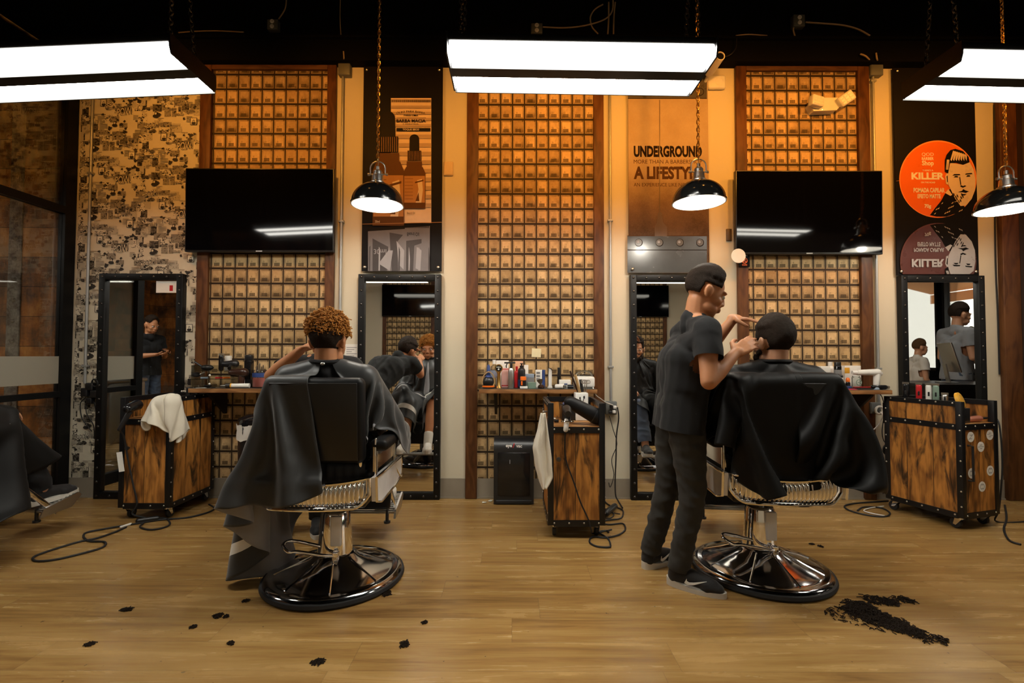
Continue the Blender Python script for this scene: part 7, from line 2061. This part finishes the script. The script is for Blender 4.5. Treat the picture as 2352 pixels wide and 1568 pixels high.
solo('hair_clippings', m, M['hair_dark'], 'large swept trail of dark hair clippings on the floor at right', 'hair clippings', kind='stuff')
TP = [(291, 1400, .022, 'small dark hair tuft on the floor at far left'), (500, 1415, .020, 'dark hair tuft left of the left chair base'), (520, 1416, .010, 'tiny hair tuft just right of a larger one, left floor'), (730, 1521, .022, 'dark hair tuft nearest the viewer, below the left chair'), (888, 1363, .024, 'round dark hair tuft right of the left chair base'), (929, 1480, .020, 'dark hair tuft on the floor right of the left chair, low in the picture'),
      (205, 1480, .016, 'faint hair tuft at the lower left of the floor'), (445, 1440, .012, 'small hair tuft left below the first chair base'), (530, 1478, .012, 'small hair tuft below and left of the first chair'), (975, 1430, .012, 'small faint hair tuft in the open middle floor'), (1885, 1255, .014, 'small hair tuft on the floor right of the right chair column'), (1865, 1250, .012, 'tiny hair tuft behind the right chair base'), (565, 1380, .014, 'hair tuft beside the trailing cape, left chair')]
for px, py, R, lb in TP:
    m = MB(); R *= .72; tuft(m, (0, 0), R, int(50 + R*2600), rg, 1.4, rg.uniform(0, 3), .0018)
    solo('hair_tuft', m, M['hair_dark'], lb, 'hair tuft', F(px, py), group='hair tufts on the floor')
# cables and plugs
def fl(pts, z=.007): return [F(a, b, z) for a, b in pts]
cable('extension_cable', fl([(480, 1158), (492, 1166), (478, 1176), (430, 1188), (380, 1192), (350, 1196), (300, 1204), (240, 1214), (200, 1222), (192, 1232), (205, 1242), (240, 1244), (236, 1256), (190, 1270), (130, 1284), (90, 1288), (76, 1284), (82, 1276), (120, 1262), (180, 1244), (220, 1236), (262, 1222), (290, 1210)]), .006, M['rubber'], 'black cable looping over the floor before the left trolley', 'cable')
cable('extension_cable', fl([(330, 1200), (322, 1210), (350, 1216), (388, 1206), (384, 1192), (362, 1188)]), .006, M['rubber'], 'short black cable loop beside the power brick, left floor', 'cable')
a, b = F(318, 1196, .018), F(360, 1190, .018); m = MB(); m.cap(a, b, .017, .017); solo('power_brick', m, M['blackpl'], 'black power brick on the floor under the left trolley', 'power brick')
a, b = F(278, 1210, .009), F(300, 1203, .009); m = MB(); m.cap(a, b, .008, .008); solo('cable_plug', m, M['piping'], 'white plug on the black cable, left floor', 'plug')
# plug cluster by the partition
c = W(203, 905, -.05)
t = thing('plug_cluster', 'black adapters crowding an outlet on the comic wallpaper', 'adapters', (c.x, -.03, c.z))
for k, (x, z, w2, h2) in enumerate(((0, .03, .06, .06), (-.04, -.02, .05, .07), (.035, -.03, .05, .06), (.0, -.08, .045, .05))): part('adapter', BX(w2, .045, h2, z, .008, x), M['blackpl'], t)
m = MB(); m.torus((.05, -.02, .09), .03, .006, (.2, 1, .1), 20, 6); part('loop', m, M['rubber'], t)
for k, pts in enumerate(([(-.03, 0, -.05), (-.02, -.01, -.15), (.03, 0, -.25), (.04, .0, -.36)], [(.03, 0, -.06), (.06, -.01, -.16), (.055, 0, -.26)], [(-.04, 0, -.03), (-.08, 0, -.08), (-.06, -.0, -.20), (.02, 0, -.30)])):
    m = MB(); m.tube(smoothpath(pts, 5), .004, 6); part('lead', m, M['rubber'], t)
# outlet and leads right of the middle panel
c = W(1405, 937, -.03)
o, a, b = jbox(1392, 922, 1417, 952, 'outlet box full of plugs right of the middle trolley', .05, -.001, 'outlet_box')
GW = 'plugs and leads by the middle outlet'
for dx, dz, mt, lb in ((-.012, .018, 'blackpl', 'black plug at the top left of the middle outlet'), (.016, .012, 'whitepl', 'white plug at the top right of the middle outlet'), (.010, -.024, 'whitepl', 'white plug at the bottom of the middle outlet'), (-.02, -.028, 'blackpl', 'black plug at the bottom left of the middle outlet')):
    m = MB(); m.rbox((0, -.016, 0), (.026, .032, .024), .006); solo('power_plug', m, M[mt], lb, 'plug', (c.x + dx, -.053, c.z + dz), group=GW)
yw = -.07
cable('power_lead', [W(1418, 935, yw), W(1421, 960, yw), W(1416, 1000, yw), W(1415, 1050, yw), W(1413, 1100, yw), W(1414, 1136, yw), F(1420, 1150, .008), F(1430, 1166, .008)], .0055, M['rubber'], 'thick black lead falling from the middle outlet to the floor', group=GW)
cable('power_lead', [W(1400, 955, yw), W(1408, 985, yw), W(1417, 1020, yw), W(1405, 1055, yw), W(1410, 1090, yw), W(1402, 1118, yw), W(1398, 1108, yw)], .003, M['rubber'], 'thin black lead swinging below the middle outlet', group=GW)
cable('power_lead', [at(1362, -.26, SZ + .008), W(1368, 906, -.30), W(1380, 916, -.2), W(1392, 924, -.12), W(1408, 930, -.085)], .004, M['piping'], 'white lead from the middle shelf to the outlet', group=GW)
cable('power_lead', fl([(1388, 1150), (1400, 1160), (1425, 1168), (1432, 1176), (1425, 1190), (1395, 1194), (1380, 1200), (1400, 1204), (1430, 1202), (1436, 1216), (1420, 1228), (1390, 1234), (1362, 1232), (1354, 1244), (1370, 1254), (1398, 1256), (1402, 1250), (1396, 1236), (1376, 1222), (1392, 1218), (1398, 1222)]), .0055, M['rubber'], 'black lead coiled on the floor right of the middle trolley', group=GW)
cable('power_lead', fl([(1390, 1168), (1410, 1180), (1400, 1190), (1384, 1186), (1392, 1176), (1424, 1180)]), .004, M['rubber'], 'thin black lead tangled under the power brick, middle', group=GW)
a, b = F(1392, 1178, .03), F(1412, 1162, .03); m = MB(); m.cap(a, b, .024, .022); solo('power_brick', m, M['blackpl'], 'black power brick on the floor right of the middle trolley', 'power brick')
# right leads
o, a, b = jbox(2000, 924, 2024, 950, 'outlet box half behind the right trolley', .05, -.001, 'outlet_box')
m = MB(); m.torus((0, 0, 0), .030, .009, (0, 1, 0), 26, 8); solo('cable_coil', m, M['piping'], 'coil of white cable at the right outlet', 'cable coil', W(2020, 942, -.08))
ps = W(2040, 942, -.22)
t = thing('power_strip', 'black power strip with an orange light hanging left of the right trolley', 'power strip', tuple(ps))
part('body', BX(.055, .045, .16, -.10, .006), M['blackpl'], t); m = MB(); m.ell((-.01, -.0235, .03), (.005, .002, .007)); part('indicator', m, M['led_org'], t)
for k, z in enumerate((.0, -.05)): part('plug', BX(.04, .03, .035, z - .02, .006, .0, -.034), M['blackpl'], t)
yr = -.19
GR = 'leads left of the right trolley'
cable('power_lead', [at(2021, -.26, SZ - .04), W(2026, 912, yr), W(2031, 930, yr), W(2030, 945, yr)], .0035, M['rubber'], 'thin black lead from under the right shelf', group=GR)
cable('power_lead', [W(2022, 946, -.085), W(2028, 955, -.12), W(2018, 975, -.12), W(2000, 992, -.12), W(1982, 1006, -.12)], .0045, M['piping'], 'white lead swinging left from the right outlet', group=GR)
for k, pts in enumerate(([(2030, 960), (2026, 990), (2030, 1012), (2040, 1020)], [(2042, 962), (2048, 990), (2046, 1015)], [(2036, 1050), (2040, 1080), (2038, 1110), (2034, 1134)], [(2050, 1090), (2034, 1112), (2028, 1134)])):
    cable('power_lead', [W(a, b, yr) for a, b in pts], .0035, M['rubber'], ['thin lead from the power strip down to the coil, left one', 'thin lead from the power strip down to the coil, right one', 'thin lead falling from the black coil to the floor', 'thin lead slanting behind the right trolley foot'][k], group=GR)
m = MB()
for k in range(4): m.torus((.004*k, -.004*k, .006*k), .036 - .003*k, .0045, (.2*k - .3, 1, .15*k), 22, 6)
solo('cable_coil', m, M['rubber'], 'black coil of cable hanging left of the right trolley', 'cable coil', W(2036, 1032, yr))
cable('power_lead', fl([(2040, 1150), (2010, 1152), (1960, 1156), (1940, 1162), (1952, 1172), (1990, 1182), (2030, 1186), (2044, 1178), (2024, 1166), (1985, 1164), (1970, 1172)]), .006, M['rubber'], 'black lead coiled on the floor left of the right trolley', group=GR)
cable('power_lead', fl([(2030, 1162), (2000, 1166), (1984, 1172), (2000, 1178), (2032, 1184)]), .004, M['piping'], 'cream lead on the floor left of the right trolley', group=GR)
cable('power_lead', fl([(2308, 1160), (2312, 1190), (2306, 1215), (2318, 1240), (2345, 1250)]), .006, M['rubber'], 'black lead on the floor right of the right trolley', group=GR)
# wire along the timber post
xp = W(2289, 700).x
cable('wall_wire', [W(2284, 240, -.01), W(2285, 400, -.01), W(2287, 600, -.01), W(2292, 720, -.012), W(2296, 860, -.012)], .006, M['rubber'], 'black wire running down beside the timber post')

# ------------------------------------------------------------------ reception, seen in the right mirror, and the room next door
mb = MB(); mb.bx(4.25, 6.2, -1.75, -1.02, 0.002, .84); mb.bx(4.2, 6.25, -1.78, -.98, .84, .87)
ct = 'dark reception counter seen in the right mirror'
solo('reception_counter', mb, M['steel'], ct, 'counter')
t = thing('desktop_computer', 'silver desktop computer on the reception counter, in the right mirror', 'computer', (4.68, -1.32, .871), rz=math.radians(118))
m = MB(); m.box((0, 0, .27), (.48, .018, .32), 0, Matrix.Rotation(math.radians(-14), 3, 'X'), .006); part('display', m, M['brushed'], t)
m = MB(); m.prism([(.0, 0), (.012, 0), (.045, .2), (.033, .2)], (-.06, 0, 0), (0, 1, 0), (0, 0, 1), .12); m.box((0, .02, .004), (.18, .16, .008), 0, None, .002); part('stand', m, M['brushed'], t)
mb = MB(); mb.bx(-6.3, -5.1, -2.9, -2.3, 0.002, .78, 0, .02); mb.bx(-6.32, -5.08, -2.92, -2.28, .78, .83, 0, .02)
fz = solo('steel_freezer', mb, M['brushed'], 'steel chest freezer in the room beyond the partition', 'freezer')
mb = MB(); mb.lathe([(.0001, 0), (.17, 0), (.17, .01), (.0001, .01)], (-5.5, -2.24, 1.0), (.5, 1, 0), 36); sg = solo('round_sign', mb, M['paper'], 'round white AÇAÍ sign seen in the left mirror', 'sign')
r_ = V(-1, .5, 0).normalized(); mb = MB(); text(mb, 'AÇAÍ', V(-5.5, -2.24, .93) + V(.5, 1, 0).normalized()*.011 - r_*.11, r_, (0, 0, 1), .22, .09, .02); part('lettering', mb, M['blackpl'], sg, smooth=False)
mb = MB(); mb.cyl((-5.5, -2.25, .83), (-5.5, -2.25, .86), .02); part('foot', mb, M['steel'], sg)
